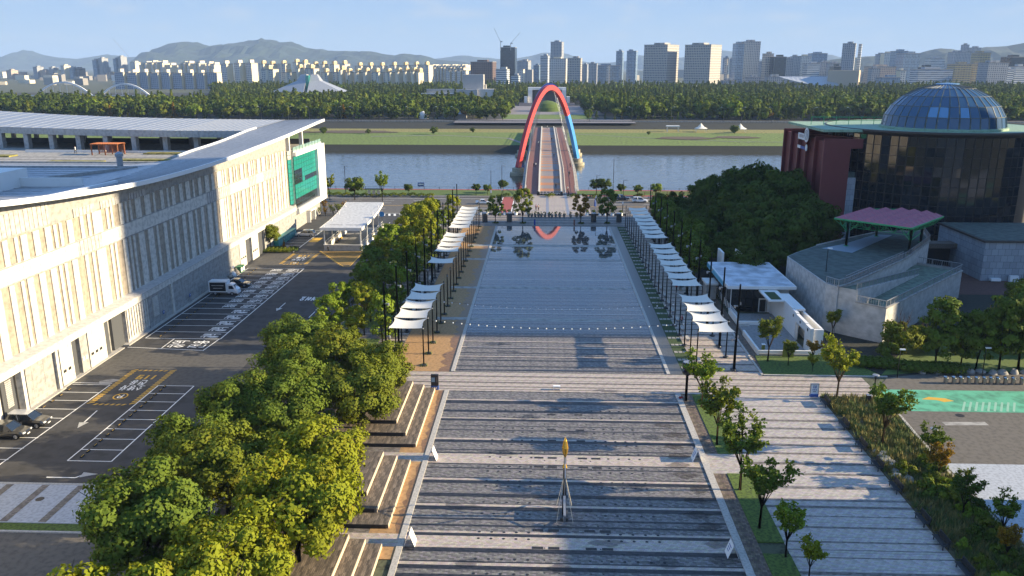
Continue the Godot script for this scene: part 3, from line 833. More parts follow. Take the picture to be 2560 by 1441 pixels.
func parking():
	var p := setting("parking_lot")
	var s := MB.new()
	s.sheet(-62.6, -71.3, -33, -226, 0.0)
	obj("asphalt", s, M.asphalt, p)
	s = MB.new()
	s.box2(Vector3(-63.2, 0, -65), Vector3(-61.0, 0.14, -96))
	s.box2(Vector3(-62.4, 0, -96.0), Vector3(-61.2, 0.1, -111.6))
	s.box2(Vector3(-62.4, 0, -112.6), Vector3(-61.0, 0.14, -159.5))
	obj("kerb", s, M.kerb, p)
	# worn lighter asphalt in the two loading yards
	s = MB.new()
	s.sheet(-61.2, -97.2, -41, -111.4, 0.004)
	s.sheet(-61.0, -161.6, -49, -176, 0.004)
	obj("worn_asphalt", s, world(mat("worn_asphalt", lin(0.085, 0.08, 0.072), 0.85), M.fine, 8), p)
	s = MB.new()
	s.prism(PackedVector2Array([Vector2(-57.6, -97.7), Vector2(-56.3, -98.1), Vector2(-55.5, -99.2), Vector2(-56.9, -99.5), Vector2(-58.1, -98.6)]), 0, 0.008, false)
	obj("patch", s, M.concrete, p)
	var y := 0.012
	# upper row: 14 bays
	for i in 15:
		var z := -161.0 + i * 3.2
		line(p, "painted_line", -60.3, z, -48.75, z, 0.14, M.white_paint, y)
	line(p, "painted_line", -48.75, -161, -48.75, -116.2, 0.16, M.white_paint, y + 0.002)
	line(p, "painted_line", -60.3, -161, -60.3, -116.2, 0.14, M.white_paint, y + 0.002)
	line(p, "painted_line", -61, -112, -49.2, -111, 0.14, M.white_paint, y)
	line(p, "painted_line", -49.3, -111, -48.9, -116.2, 0.14, M.white_paint, y + 0.002)
	line(p, "painted_line", -55.8, -111.4, -55.8, -116.2, 0.14, M.white_paint, y + 0.002)
	for i in 14:
		var z := -161.0 + i * 3.2
		var R := Vector3(0, 0, -1)
		var U := Vector3(-1, 0, 0)
		if i < 9:
			word(p, "painted_word", ["gyeong", "cha"], Vector3(-52.9, y, z + 2.5), R, U, 0.75, 2.0, 0.25, 0.17, M.white_paint)
			word(p, "painted_word", ["jeon", "yong"], Vector3(-49.5, y, z + 2.5), R, U, 0.75, 2.2, 0.25, 0.17, M.white_paint)
		else:
			word(p, "painted_word", ["ha", "yeok"], Vector3(-49.6, y, z + 2.55), R, U, 0.8, 2.5, 0.2, 0.2, M.white_paint)
	word(p, "painted_word", ["ha", "yeok"], Vector3(-53.0, y, -112.2), Vector3(0, 0, -1), Vector3(-1, 0, 0), 1.4, 2.2, 0.3, 0.2, M.white_paint)
	word(p, "painted_word", ["jeon", "yong"], Vector3(-49.9, y, -112.2), Vector3(0, 0, -1), Vector3(-1, 0, 0), 1.4, 2.2, 0.3, 0.2, M.white_paint)
	word(p, "painted_word", ["i", "eo", "yo"], Vector3(-40.2, y, -139.9), Vector3(-1, 0, 0), Vector3(0, 0, 1), 0.75, 2.3, 0.28, 0.2, M.white_paint)
	word(p, "painted_word", ["i", "eo", "yo"], Vector3(-50.6, y, -206), Vector3(-1, 0, 0), Vector3(0, 0, 1), 0.75, 2.3, 0.28, 0.2, M.white_paint)
	painted_arrow(p, [Vector2(-44.9, -136), Vector2(-44.95, -132.5)], Vector2(-44.95, -131.1), Vector2(-44.9, -136), y)
	painted_arrow(p, [Vector2(-53.35, -89.2), Vector2(-53.1, -86.0)], Vector2(-53.0, -84.3), Vector2(-53.35, -89.2), y)
	painted_arrow(p, [Vector2(-49.7, -72.85), Vector2(-46.8, -72.85), Vector2(-46.3, -73.5)], Vector2(-44.9, -73.7), Vector2(-47, -73.4), y)
	for z in [-131, -135.2, -146, -151, -156, -161]:
		line(p, "painted_line", -38.3 if z > -140 else -35.6, z, -38.4 if z > -140 else -35.4, z + 3.4, 0.15, M.white_paint, y)
	# lower rows
	for i in 9:
		var z := -97.4 + i * 2.62
		line(p, "painted_line", -61.0, z, -56.0, z, 0.12, M.white_paint, y)
		line(p, "painted_line", -49.65, z, -44.95, z, 0.12, M.white_paint, y)
	line(p, "painted_line", -56.0, -97.4, -56.2, -73, 0.14, M.white_paint, y + 0.002)
	line(p, "painted_line", -61.4, -98, -56.0, -97.9, 0.14, M.white_paint, y)
	line(p, "painted_line", -49.65, -97.4, -49.65, -76.44, 0.14, M.white_paint, y + 0.002)
	line(p, "painted_line", -44.95, -97.4, -44.95, -76.44, 0.14, M.white_paint, y + 0.002)
	# the two fire engine places, hatched in yellow
	for f in [[-55.75, -49.7, -102.9, -90.9], [-55.2, -49.2, -175.2, -164.4]]:
		s = MB.new()
		var x0: float = f[0]; var x1: float = f[1]; var z0: float = f[2]; var z1: float = f[3]
		var k := z0
		while k < z1 - 0.55:
			for e in [x0, x1 - 0.75]:
				s.quad(Vector3(e, y, k + 0.55), Vector3(e + 0.75, y, k + 0.05), Vector3(e + 0.75, y, k - 0.27), Vector3(e, y, k + 0.23))
			k += 0.62
		k = x0 + 0.9
		while k < x1 - 1.0:
			for e in [z0 + 0.1, z1 - 0.35]:
				s.quad(Vector3(k, y, e + 0.35), Vector3(k + 0.34, y, e + 0.35), Vector3(k + 0.6, y, e - 0.1), Vector3(k + 0.26, y, e - 0.1))
			k += 0.7
		obj("yellow_hatching", s, M.yellow_paint, p)
		word(p, "painted_number", ["1", "1", "9"], Vector3(x0 + 4.5, y, z0 + 2.0), Vector3(-1, 0, 0), Vector3(0, 0, 1), 0.7, 1.3, 0.2, 0.26, M.yellow_paint)
		word(p, "painted_word", ["jeon", "yong"], Vector3(x0 + 4.0, y, z0 + 3.8), Vector3(-1, 0, 0), Vector3(0, 0, 1), 0.85, 1.5, 0.3, 0.15, M.white_paint)
		word(p, "painted_word", ["so", "bang", "cha"], Vector3(x0 + 4.45, y, z0 + 5.7), Vector3(-1, 0, 0), Vector3(0, 0, 1), 0.8, 1.5, 0.22, 0.15, M.white_paint)
		s = MB.new()
		for i in 20:
			var a := TAU * i / 20; var b := TAU * (i + 1) / 20
			stroke(s, Vector3(x0 + 3.0 + cos(a) * 0.8, y, z0 + 9.2 + sin(a) * 0.95), Vector3(x0 + 3.0 + cos(b) * 0.8, y, z0 + 9.2 + sin(b) * 0.95), 0.16)
		stroke(s, Vector3(x0 + 2.4, y + 0.002, z0 + 8.6), Vector3(x0 + 3.6, y + 0.002, z0 + 9.8), 0.16)
		obj("no_parking_ring", s, M.yellow_paint, p)
		word(p, "painted_letter", ["P"], Vector3(x0 + 3.35, y + 0.003, z0 + 8.7), Vector3(-1, 0, 0), Vector3(0, 0, 1), 0.65, 1.0, 0, 0.14, M.white_paint)
	# far bays by the hall and the hatched island before the ramp
	for i in 9: line(p, "painted_line", -60.6, -177.5 - i * 2.9, -55.6, -177.5 - i * 2.9, 0.12, M.white_paint, y)
	line(p, "painted_line", -55.5, -176, -55.5, -208, 0.18, M.white_paint, y + 0.002)
	s = MB.new()
	for i in 13:
		var k := i / 13.0
		var w := lerpf(4.7, 0.7, k)
		stroke(s, Vector3(-44.9 - w + k * 4, y, -176.5 + k * 13.3), Vector3(-44.9 + w + k * 4, y, -177.0 + k * 13.3), 0.34)
	obj("yellow_hatching", s, M.yellow_paint, p)
	for l in [[-49.8, -177.4, -41.1, -163], [-41.1, -163, -39.9, -163], [-39.9, -163, -39.9, -177.4]]: line(p, "painted_line", l[0], l[1], l[2], l[3], 0.22, M.yellow_paint, y + 0.003)
	s = MB.new()
	s.sheet(-55.2, -187, -53, -192, y)
	obj("yellow_patch", s, M.yellow_paint, p)
	for i in 5: line(p, "painted_line", -40.5, -183 - i * 6.5, -40.5, -186.5 - i * 6.5, 0.14, M.white_paint, y)
	# pale paving, grass verge and service road at the near edge
	s = MB.new()
	s.box2(Vector3(-75, -0.04, -64.3), Vector3(-30, 0.12, -71.2))
	obj("pale_paving", s, M.pale_slab, p)
	for x in [-52.3, -48.7, -45.1, -41.5]: line(p, "paving_band", x, -64.4, x, -71.1, 0.75, M.mid_paver, 0.13)
	s = MB.new()
	s.box2(Vector3(-75, -0.04, -71.2), Vector3(-30, 0.15, -71.5))
	s.box2(Vector3(-75, -0.04, -62.8), Vector3(-30, 0.12, -63.05))
	obj("kerb", s, M.kerb, p)
	s = MB.new()
	s.box2(Vector3(-75, -0.04, -63.05), Vector3(-30, 0.06, -64.3))
	obj("verge", s, M.lawn, p)
	s = MB.new()
	s.sheet(-75, -30, -25, -62.8, 0.0)
	obj("service_road", s, M.old_asphalt, p)
	s = MB.new()
	s.lathe(Vector3(-47.7, 0.125, -68.4), [Vector2(0.4, 0), Vector2(0.4, 0.01), Vector2(0.25, 0.012), Vector2(0, 0.012)], 14)
	obj("manhole_cover", s, M.dark, p)
	# paved grove between the car park and the plaza
	s = MB.new()
	s.box2(Vector3(-33, -0.04, -63), Vector3(-12.4, 0.02, -97.2))
	s.box2(Vector3(-33, -0.04, -103.9), Vector3(-20.5, 0.02, -212))
	obj("grove_paving", s, M.mid_paver, p)
	for i in 36:
		var z := -105.0 - i * 2.95
		line(p, "paving_band", -32.5, z, -20.6, z, 0.5, M.light_paver, 0.024)
	for i in 7:
		var z := -108.0 - i * 14.5
		s = MB.new()
		s.box2(Vector3(-32, 0.02, z), Vector3(-24.5, 0.1, z - 9))
		obj("planting_bed", s, M.lawn, p)
	for i in 9: bx("stone_bench", M.kerb, p, Vector3(-21.8, 0.26, -112 - i * 10.2), Vector3(0.6, 0.45, 3.2))
	# resin strips along the plaza, wet along the kerb
	s = MB.new()
	s.sheet(-20.5, -103.9, -12.3, -208.6, 0.0)
	s.sheet(-15.2, -60, -12.35, -97.2, 0.03)
	obj("resin_strip", s, M.resin, p)
	var w := MB.new()
	var r := RandomNumberGenerator.new()
	r.seed = 5
	for run in [[-63, -77.4], [-79.6, -97.2], [-104, -127.2], [-128.9, -146.8], [-148.4, -170.1], [-171.8, -183.8], [-186.1, -208.5]]:
		var a := PackedVector2Array([Vector2(-12.36, run[0])])
		var z: float = run[0]
		while z > run[1]:
			var reach := r.randf_range(0.15, 0.75) if z > -98 else r.randf_range(0.4, 1.9)
			a.append(Vector2(-12.4 - reach, z))
			z -= r.randf_range(0.5, 1.2)
		a.append(Vector2(-12.36, run[1]))
		w.prism(a, 0, 0.034 if run[0] > -98 else 0.006, false)
	obj("wet_edge", w, M.resin_wet, p)
	for z in [-78.6, -62.9]:
		s = MB.new()
		s.sheet(-33, z + 1.0, -12.3, z - 1.0, 0.04)
		obj("side_path", s, M.light_paver, p)

func main_road():
	var p := setting("riverside_road")
	var s := MB.new()
	s.sheet(-400, -226, 400, -259, -0.02)
	obj("asphalt", s, world(mat("road_asphalt", lin(0.115, 0.105, 0.092), 0.85), M.fine, 9), p)
	for z in [-239.6, -240.2]: line(p, "painted_line", -400, z, 400, z, 0.16, M.yellow_paint, -0.012)
	for z in [-230.4, -234.9, -244.6, -249.4]:
		for i in 34:
			var x := -170.0 + i * 10
			if absf(x - 3) > 14: line(p, "painted_dash", x, z, x + 4, z, 0.18, M.white_paint, -0.012)
	for z in [-226.6, -253.5]: line(p, "painted_line", -400, z, 400, z, 0.2, M.white_paint, -0.012)
	for i in 9: line(p, "painted_bar", -47 + i * 1.5, -222.5, -47.6 + i * 1.5, -225.6, 0.6, M.white_paint, 0.008)
	# raised crossing in front of the bridge
	s = MB.new()
	s.sheet(-8.5, -226, 13.5, -263, -0.006)
	obj("crossing_table", s, M.light_paver, p)
	for i in 15: line(p, "paving_band", -8.5, -228 - i * 2.3, 13.5, -228 - i * 2.3, 0.35, M.grey_paver, 0.0)
	for x in [-4.6, 1.2, 7.0]: line(p, "paving_band", x, -226, x, -262, 0.8, M.grey_steel, 0.004)
	s = MB.new()
	s.sheet(-12.6, -226, -9.2, -257, -0.004)
	obj("red_cycle_crossing", s, M.red_surface, p)
	for x in [-12.7, -9.1]: line(p, "painted_line", x, -226, x, -257, 0.25, M.white_paint, 0.002)
	# riverside pavement, cycle track and lawn
	s = MB.new()
	s.box2(Vector3(-400, -0.08, -256), Vector3(-13, 0.08, -259.5))
	s.box2(Vector3(14, -0.08, -256), Vector3(400, 0.08, -259.5))
	obj("pavement", s, M.mid_paver, p)
	s = MB.new()
	s.sheet(-400, -259.5, 400, -274, -0.03)
	obj("river_lawn", s, M.lawn, p)
	s = MB.new()
	s.sheet(14, -259.4, 400, -262.4, -0.02)
	s.sheet(-400, -272.0, 400, -273.9, -0.02)
	obj("cycle_track", s, M.red_surface, p)

# ---------------------------------------------------------------- canopy over the ramp to the underground car park
func ramp_shelter():
	var t := thing("ramp_shelter", "underground car park ramp with curved white canopy on slim white posts", "shelter", Vector3(-44.8, 0, -178))
	var s := MB.new()
	bx("front_wall", M.panel_grey, t, Vector3(0, 0.65, 0), Vector3(8.4, 1.3, 0.35))
	bx("coping", M.white_wall, t, Vector3(0, 1.34, 0), Vector3(8.6, 0.08, 0.5))
	for e in [-1, 1]:
		bx("side_wall", M.white_wall, t, Vector3(4.05 * e, 0.6, -13.2), Vector3(0.35, 1.2, 26))
		bx("coping", M.kerb, t, Vector3(4.05 * e, 1.24, -13.2), Vector3(0.6, 0.08, 26))
		for i in 4:
			bx("post", M.white_steel, t, Vector3(4.05 * e, 3.3 + i * 0.22, -0.2 - i * 6.9), Vector3(0.22, 4.4 + i * 0.42, 0.22))
		for i in 11: bx("rail_post", M.white_steel, t, Vector3(4.1 * e, 1.6, -1.2 - i * 2.4), Vector3(0.06, 0.7, 0.06))
		bx("handrail", M.white_steel, t, Vector3(4.1 * e, 1.95, -13.2), Vector3(0.06, 0.06, 25))
	s.quad(Vector3(-3.85, 0.02, -26), Vector3(3.85, 0.02, -26), Vector3(3.85, 0.05, -27), Vector3(-3.85, 0.05, -27))
	s.quad(Vector3(-3.85, 0.01, -0.2), Vector3(3.85, 0.01, -0.2), Vector3(3.85, 0.02, -26), Vector3(-3.85, 0.02, -26))
	obj("ramp_floor", s, M.grey_ramp, t)
	for i in 6: bx("warning_block", M.yellow_paint if i % 2 else M.dark, t, Vector3(-3.6, 0.15, -8 - i * 1.1), Vector3(0.3, 0.3, 1.0))
	s = MB.new()
	var f := MB.new()
	for i in 20:
		var a := i / 20.0; var b := (i + 1) / 20.0
		var ya := 5.35 + 1.5 * a * a * a + 0.15 * a; var yb := 5.35 + 1.5 * b * b * b + 0.15 * b
		var za := 1.0 - a * 25.5; var zb := 1.0 - b * 25.5
		s.quad(Vector3(-4.7, ya, za), Vector3(4.7, ya, za), Vector3(4.7, yb, zb), Vector3(-4.7, yb, zb))
		s.quad(Vector3(4.7, ya - 0.55, za), Vector3(-4.7, ya - 0.55, za), Vector3(-4.7, yb - 0.55, zb), Vector3(4.7, yb - 0.55, zb))
		f.quad(Vector3(4.7, ya - 0.6, za), Vector3(4.7, yb - 0.6, zb), Vector3(4.7, yb + 0.05, zb), Vector3(4.7, ya + 0.05, za))
		f.quad(Vector3(-4.7, yb - 0.6, zb), Vector3(-4.7, ya - 0.6, za), Vector3(-4.7, ya + 0.05, za), Vector3(-4.7, yb + 0.05, zb))
	f.quad(Vector3(-4.7, 4.75, 1.0), Vector3(4.7, 4.75, 1.0), Vector3(4.7, 5.4, 1.0), Vector3(-4.7, 5.4, 1.0))
	f.quad(Vector3(4.7, 6.4, -24.5), Vector3(-4.7, 6.4, -24.5), Vector3(-4.7, 7.05, -24.5), Vector3(4.7, 7.05, -24.5))
	obj("canopy_roof", s, world(mat("canopy_skin", lin(0.55, 0.55, 0.54), 0.6), M.fine, 8), t)
	obj("canopy_edge", f, M.white_wall, t)
	for x in [-1.9, 1.9]: bx("roof_slot", M.dark, t, Vector3(x, 5.385, -2.6), Vector3(2.9, 0.03, 0.25))

# ---------------------------------------------------------------- shade sails, their posts, light masts
func sail_mesh(w: float, d: float) -> ArrayMesh:   # four corners pulled tight, edges curving in, a slight saddle
	var s := MB.new()
	var n := 12
	var pt := func(u: float, v: float) -> Vector3:
		var cx: float = 1.0 - 0.16 * (1.0 - pow(absf(v * 2 - 1), 2.0))
		var cz: float = 1.0 - 0.26 * (1.0 - pow(absf(u * 2 - 1), 2.0))
		var x: float = (u - 0.5) * w * cx
		var z: float = (v - 0.5) * d * cz
		var sag: float = -0.28 * (1.0 - pow(u * 2 - 1, 2)) + 0.06 * (1.0 - pow(v * 2 - 1, 2))
		return Vector3(x, sag, z)
	for j in n:
		for i in n:
			var a: Vector3 = pt.call(i / float(n), j / float(n)); var b: Vector3 = pt.call((i + 1) / float(n), j / float(n))
			var c: Vector3 = pt.call((i + 1) / float(n), (j + 1) / float(n)); var e: Vector3 = pt.call(i / float(n), (j + 1) / float(n))
			s.quad(e, c, b, a)
	var m := s.mesh()
	var st := SurfaceTool.new()   # smooth shading across the cloth
	st.begin(Mesh.PRIMITIVE_TRIANGLES)
	st.set_smooth_group(0)
	for k in s.v: st.add_vertex(k)
	st.generate_normals()
	m = st.commit()
	return m

func sails():
	var p0: Node3D
	var postm := MB.new()
	postm.tube([Vector3(0, 0, 0), Vector3(0, 5.75, 0)], [0.1, 0.075], 8)
	var foot := MB.new()
	foot.lathe(Vector3.ZERO, [Vector2(0.42, 0), Vector2(0.42, 0.12), Vector2(0.36, 0.2), Vector2(0, 0.2)], 12)
	var ringm := MB.new()
	ringm.lathe(Vector3.ZERO, [Vector2(0.1, 5.3), Vector2(0.15, 5.32), Vector2(0.15, 5.42), Vector2(0.1, 5.44)], 8)
	var tuft := MB.new()
	var r := RandomNumberGenerator.new()
	r.seed = 12
	for i in 70:
		var a := r.randf() * TAU
		var q := Vector3(cos(a), 0, sin(a)) * r.randf_range(0.1, 0.6)
		tuft.tri(q, q + Vector3(r.randf_range(-0.08, 0.08), 0, 0.07), q + Vector3(r.randf_range(-0.12, 0.12), r.randf_range(0.15, 0.4), 0))
	var cloth := sail_mesh(4.9, 4.75)
	var k2 := mat("weeds", lin(0.10, 0.16, 0.03), 0.9)
	for side in [0, 1]:
		var xs: Array = [-16.3, -21.0] if side == 0 else [21.05, 26.1]
		var nm := "left" if side == 0 else "right"
		var has: Array = [0, 1, 2, 3, 4, 8, 10, 11, 12, 13, 15, 16, 17, 18, 19, 20] if side == 0 else [0, 1, 2, 3, 5, 6, 7, 8, 9, 10, 11, 13, 14, 15, 16, 17, 18, 19, 20]
		for k in 22:
			for e in 2:
				var row: String = ("plaza side" if e == 0 else "outer side") + " of the " + nm + " row"
				var t := thing("sail_post", "slim black sail post, %s from the front, %s" % [nth(k + 1), row], "post", Vector3(xs[e], 0, -106.1 - 4.83 * k), 0, "black posts of the shade sails")
				put("post", postm.mesh() if not p0 else (p0.get_child(0) as MeshInstance3D).mesh, M.black_steel, t)
				put("collar", ringm.mesh() if not p0 else (p0.get_child(1) as MeshInstance3D).mesh, M.grey_steel, t)
				put("foot", foot.mesh() if not p0 else (p0.get_child(2) as MeshInstance3D).mesh, M.black_steel, t)
				if side == 0 and e == 0: put("weeds", tuft.mesh(), M.weeds, t)
				if not p0: p0 = t
		for k in has:
			var lit := "in the sun" if (k < 3 or (side == 0 and k > 9)) else "in the shade"
			var t := thing("shade_sail", "white shade sail %s, %s from the front in the %s row" % [lit, nth(has.find(k) + 1), nm], "shade sail", Vector3((xs[0] + xs[1]) * 0.5, 5.42, -108.5 - 4.83 * k), 0, "white shade sails in two rows along the plaza")
			put("cloth", cloth, M.sail_fabric, t)
			for c in [[-1, -1], [1, -1], [-1, 1], [1, 1]]:
				var q := MB.new()
				q.bar(Vector3(c[0] * 2.44, 0.0, c[1] * 2.36), Vector3(c[0] * 2.36 if side == 0 else c[0] * 2.55, 0, c[1] * 2.44), 0.03, 0.03)
				obj("corner_cable", q, M.grey_steel, t)
	# tall masts
	var m := thing("light_mast", "tall dark light mast, nearest on the right by the white pavilion lawn", "light pole", Vector3(26.1, 0, -105.6), 0, "tall dark light masts")
	var s := MB.new()
	s.tube([Vector3(0, 0, 0), Vector3(0, 4.6, 0), Vector3(0, 12.2, 0)], [0.16, 0.13, 0.11], 10)
	obj("mast", s, M.black_steel, m)
	for y in [4.6, 9.2]:
		s = MB.new()
		s.box(Vector3(-0.28, y, 0), Vector3(0.45, 0.12, 0.12))
		s.lathe(Vector3(-0.52, y - 0.16, 0), [Vector2(0, -0.12), Vector2(0.14, -0.12), Vector2(0.16, 0.22), Vector2(0, 0.26)], 10)
		s.box(Vector3(0.16, y + 0.35, 0.1), Vector3(0.2, 0.3, 0.14))
		obj("spotlight", s, M.grey_steel, m)
	s = MB.new()
	s.lathe(Vector3.ZERO, [Vector2(0.3, 0), Vector2(0.3, 0.06), Vector2(0.18, 0.3), Vector2(0, 0.3)], 10)
	obj("base_plate", s, M.black_steel, m)
	for k in range(1, 11):
		dup(m, "light_mast", Vector3(26.05, 0, -105.6 - 9.42 * k), 0, "tall dark light mast %s from the front in the right row" % nth(k + 1))
	for k in 11:
		dup(m, "light_mast", Vector3(-21.2, 0, -104.9 - 9.42 * k), PI, "tall dark light mast %s from the front in the left row" % nth(k + 1))
	# turf with stepping slabs on the right
	var g := setting("turf_strip")
	s = MB.new()
	s.sheet(19.0, -103.9, 21.0, -208.6, 0.02)
	obj("turf", s, M.turf, g)
	s = MB.new()
	s.sheet(17.25, -103.9, 19.0, -208.6, 0.016)
	obj("wet_slab", s, M.wet_slab, g)
	s = MB.new()
	s.sheet(21.0, -103.9, 29.5, -208.6, 0.006)
	obj("paving", s, M.light_paver, g)
	for i in 40: line(g, "paving_band", 21.0, -105.5 - i * 2.6, 29.5, -105.5 - i * 2.6, 0.5, M.mid_paver, 0.012)
	for i in 32:
		var z := -106.5 - i * 3.2
		for j in 3: bx("stepping_slab", M.concrete, g, Vector3(19.4 + j * 0.62, 0.03, z), Vector3(0.5, 0.05, 0.75))
	for i in 20:
		var z := -108.8 - i * 4.83
		var b := thing("bench", "backless grey stone bench along the right turf, %s from the front" % nth(i + 1), "bench", Vector3(21.9, 0, z), 0, "grey benches along the turf")
		bx("seat", M.kerb, b, Vector3(0, 0.42, 0), Vector3(0.5, 0.08, 1.7))
		bx("leg", M.grey_steel, b, Vector3(0, 0.2, 0.6), Vector3(0.4, 0.38, 0.1))
		bx("leg", M.grey_steel, b, Vector3(0, 0.2, -0.6), Vector3(0.4, 0.38, 0.1))

func string_lights():
	for z in [-110.9, -120.6]:
		var t := thing("string_light", "string of small white bulbs hung across the plaza, %s one" % ("nearer" if z > -115 else "farther"), "string lights", Vector3(2.4, 0, z), 0, "two strings of bulbs over the plaza")
		var s := MB.new()
		var bulb := SphereMesh.new()
		bulb.radius = 0.11
		bulb.height = 0.22
		bulb.radial_segments = 8
		bulb.rings = 4
		var last := Vector3.ZERO
		for i in 32:
			var u := i / 31.0
			var q := Vector3(-18.7 + 37.4 * u, 5.2 - 1.1 * (1.0 - pow(u * 2 - 1, 2)), 0)
			if i: s.bar(last, q, 0.025, 0.025)
			last = q
			if i > 0 and i < 31: put("bulb", bulb, M.white_steel, t, q + Vector3(0, -0.12, 0))
		obj("wire", s, M.black_steel, t)

func shifted(s: MB, by: Vector3) -> MB:
	for i in s.v.size(): s.v[i] += by
	return s

func right_ground():
	var p := setting("promenade")
	var s := MB.new()
	s.sheet(17.5, -40, 18.9, -97.0, 0.02)
	obj("brown_strip", s, M.brown_paver, p)
	s = MB.new()
	s.box2(Vector3(18.9, -0.04, -40), Vector3(21.2, 0.08, -62.0))
	s.box2(Vector3(18.9, -0.04, -63.8), Vector3(21.2, 0.08, -76.2))
	s.box2(Vector3(18.9, -0.04, -80.6), Vector3(21.3, 0.08, -97.0))
	obj("lawn_strip", s, M.lawn, p)
	s = MB.new()
	s.sheet(17.5, -76.2, 21.3, -80.6, 0.03)
	s.sheet(21.2, -40, 34.8, -97.2, 0.01)
	obj("paving", s, world(mat("path_paver", lin(0.50, 0.475, 0.43), 0.6), M.light_paver.albedo_texture, 2.4), p)
	var r := RandomNumberGenerator.new()
	r.seed = 77
	var z := -96.2
	while z < -45:
		var w := r.randf_range(0.12, 0.55)
		line(p, "paving_band", 21.2, z, 34.8, z, w, M.mid_paver if r.randf() < 0.75 else M.grey_paver, 0.016)
		z += w + r.randf_range(0.8, 2.4)
	# grassy corner by the pavilion
	s = MB.new()
	s.prism(PackedVector2Array([Vector2(29.8, -104.3), Vector2(45.5, -104.3), Vector2(42.0, -112), Vector2(40, -116), Vector2(30.4, -111.6)]), -0.04, 0.08)
	obj("corner_lawn", s, M.lawn, p)
	s = MB.new()
	s.box2(Vector3(29.5, -0.04, -104.0), Vector3(46.0, 0.12, -104.25))
	s.box2(Vector3(29.4, -0.04, -104.0), Vector3(29.7, 0.12, -212))
	obj("kerb", s, M.kerb, p)
	s = MB.new()
	s.sheet(29.7, -104.3, 31.0, -212, 0.0)
	obj("side_walk", s, M.brown_paver, p)
	# garden bed beside the promenade
	s = MB.new()
	s.prism(PackedVector2Array([Vector2(34.8, -40), Vector2(34.8, -96.9), Vector2(42.6, -96.9), Vector2(41.4, -79), Vector2(41.0, -40)]), -0.04, 0.1)
	obj("garden_soil", s, world(mat("garden_soil", lin(0.085, 0.075, 0.035), 0.95), M.fine, 4), p)
	for b in [[36.0, -87.2, 41.5, 1.0], [35.6, -84.6, 41.6, 0.9], [37, -90.4, 42, 0.5]]:
		line(p, "garden_path", b[0], b[1], b[2], b[1] - 0.6, b[3], M.resin, 0.106)
	s = MB.new()
	s.bar(Vector3(42.75, 0.06, -96.9), Vector3(41.55, 0.06, -79), 0.3, 0.2)
	s.bar(Vector3(41.55, 0.06, -79), Vector3(41.15, 0.06, -40), 0.3, 0.2)
	obj("kerb", s, M.kerb, p)
	# green cycle road, worn asphalt, slab pavement
	s = MB.new()
	s.prism(PackedVector2Array([Vector2(42.9, -99.7), Vector2(200, -101), Vector2(200, -40), Vector2(41.3, -40), Vector2(41.7, -79)]), -0.05, 0.0)
	s.prism(PackedVector2Array([Vector2(42.9, -99.7), Vector2(46, -104), Vector2(53, -106), Vector2(200, -106), Vector2(200, -101)]), -0.05, 0.001)
	obj("worn_asphalt", s, M.old_asphalt, p)
	s = MB.new()
	s.sheet(43.2, -92.9, 200, -99.7, 0.006)
	obj("green_road", s, M.green_paint, p)
	var q := MB.new()
	q.prism(PackedVector2Array([Vector2(47.2, -96.6), Vector2(48.4, -97.4), Vector2(50.3, -97.0), Vector2(51.0, -96.2), Vector2(49.6, -95.8), Vector2(49.0, -96.4)]), 0, 0.012, false)
	obj("yellow_patch", q, M.yellow_paint, p)
	for i in 9: line(p, "worn_stripe", 50.6 + i * 0.75, -93.2, 52.2 + i * 0.75, -96.0, 0.25, world(mat("faded_green", lin(0.26, 0.46, 0.33), 0.85), M.soft_tex, 3) if i == 0 else M.faded_green, 0.01)
	line(p, "concrete_patch", 46.6, -89.4, 51.6, -89.6, 0.9, M.concrete, 0.006)
	for b in [[49.6, -91.8], [57.4, -88.9], [55.6, -85.6], [60.8, -91.4]]:
		q = MB.new()
		q.lathe(Vector3(b[0], 0.004, b[1]), [Vector2(0.5, 0), Vector2(0.5, 0.012), Vector2(0, 0.012)], 14)
		obj("manhole_cover", q, M.dark, p)
	s = MB.new()
	s.box2(Vector3(41.9, -0.05, -79.2), Vector3(200, 0.1, -40))
	obj("slab_pavement", s, M.pale_slab, p)
	# wooded ground round the round building
	s = MB.new()
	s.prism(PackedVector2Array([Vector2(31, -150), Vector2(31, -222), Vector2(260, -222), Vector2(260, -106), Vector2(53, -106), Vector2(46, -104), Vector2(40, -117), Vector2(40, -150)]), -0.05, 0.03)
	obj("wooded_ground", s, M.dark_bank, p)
	s = MB.new()
	s.prism(PackedVector2Array([Vector2(45.4, -104.6), Vector2(53, -106.4), Vector2(200, -106.4), Vector2(200, -120), Vector2(56, -120)]), 0.0, 0.07)
	obj("rough_grass", s, world(mat("rough_grass", lin(0.10, 0.15, 0.03), 0.95), M.fine, 5), p)
	s = MB.new()
	s.sheet(74, -146, 92, -172, 0.06)
	obj("brick_forecourt", s, M.brick_floor, p)
	for i in 44:
		var x := 51.5 + i * 1.55 + r.randf_range(-0.3, 0.3)
		q = MB.new()
		q.lathe(Vector3(0, 0, 0), [Vector2(r.randf_range(0.5, 0.8), 0), Vector2(r.randf_range(0.45, 0.75), 0.25), Vector2(0.3, r.randf_range(0.4, 0.6)), Vector2(0, 0.5)], 6)
		var o := obj("edging_boulder", q, M.concrete, p)
		o.position = Vector3(x, 0, -106.1 + r.randf_range(-0.3, 0.3))
		o.rotation.y = r.randf() * TAU

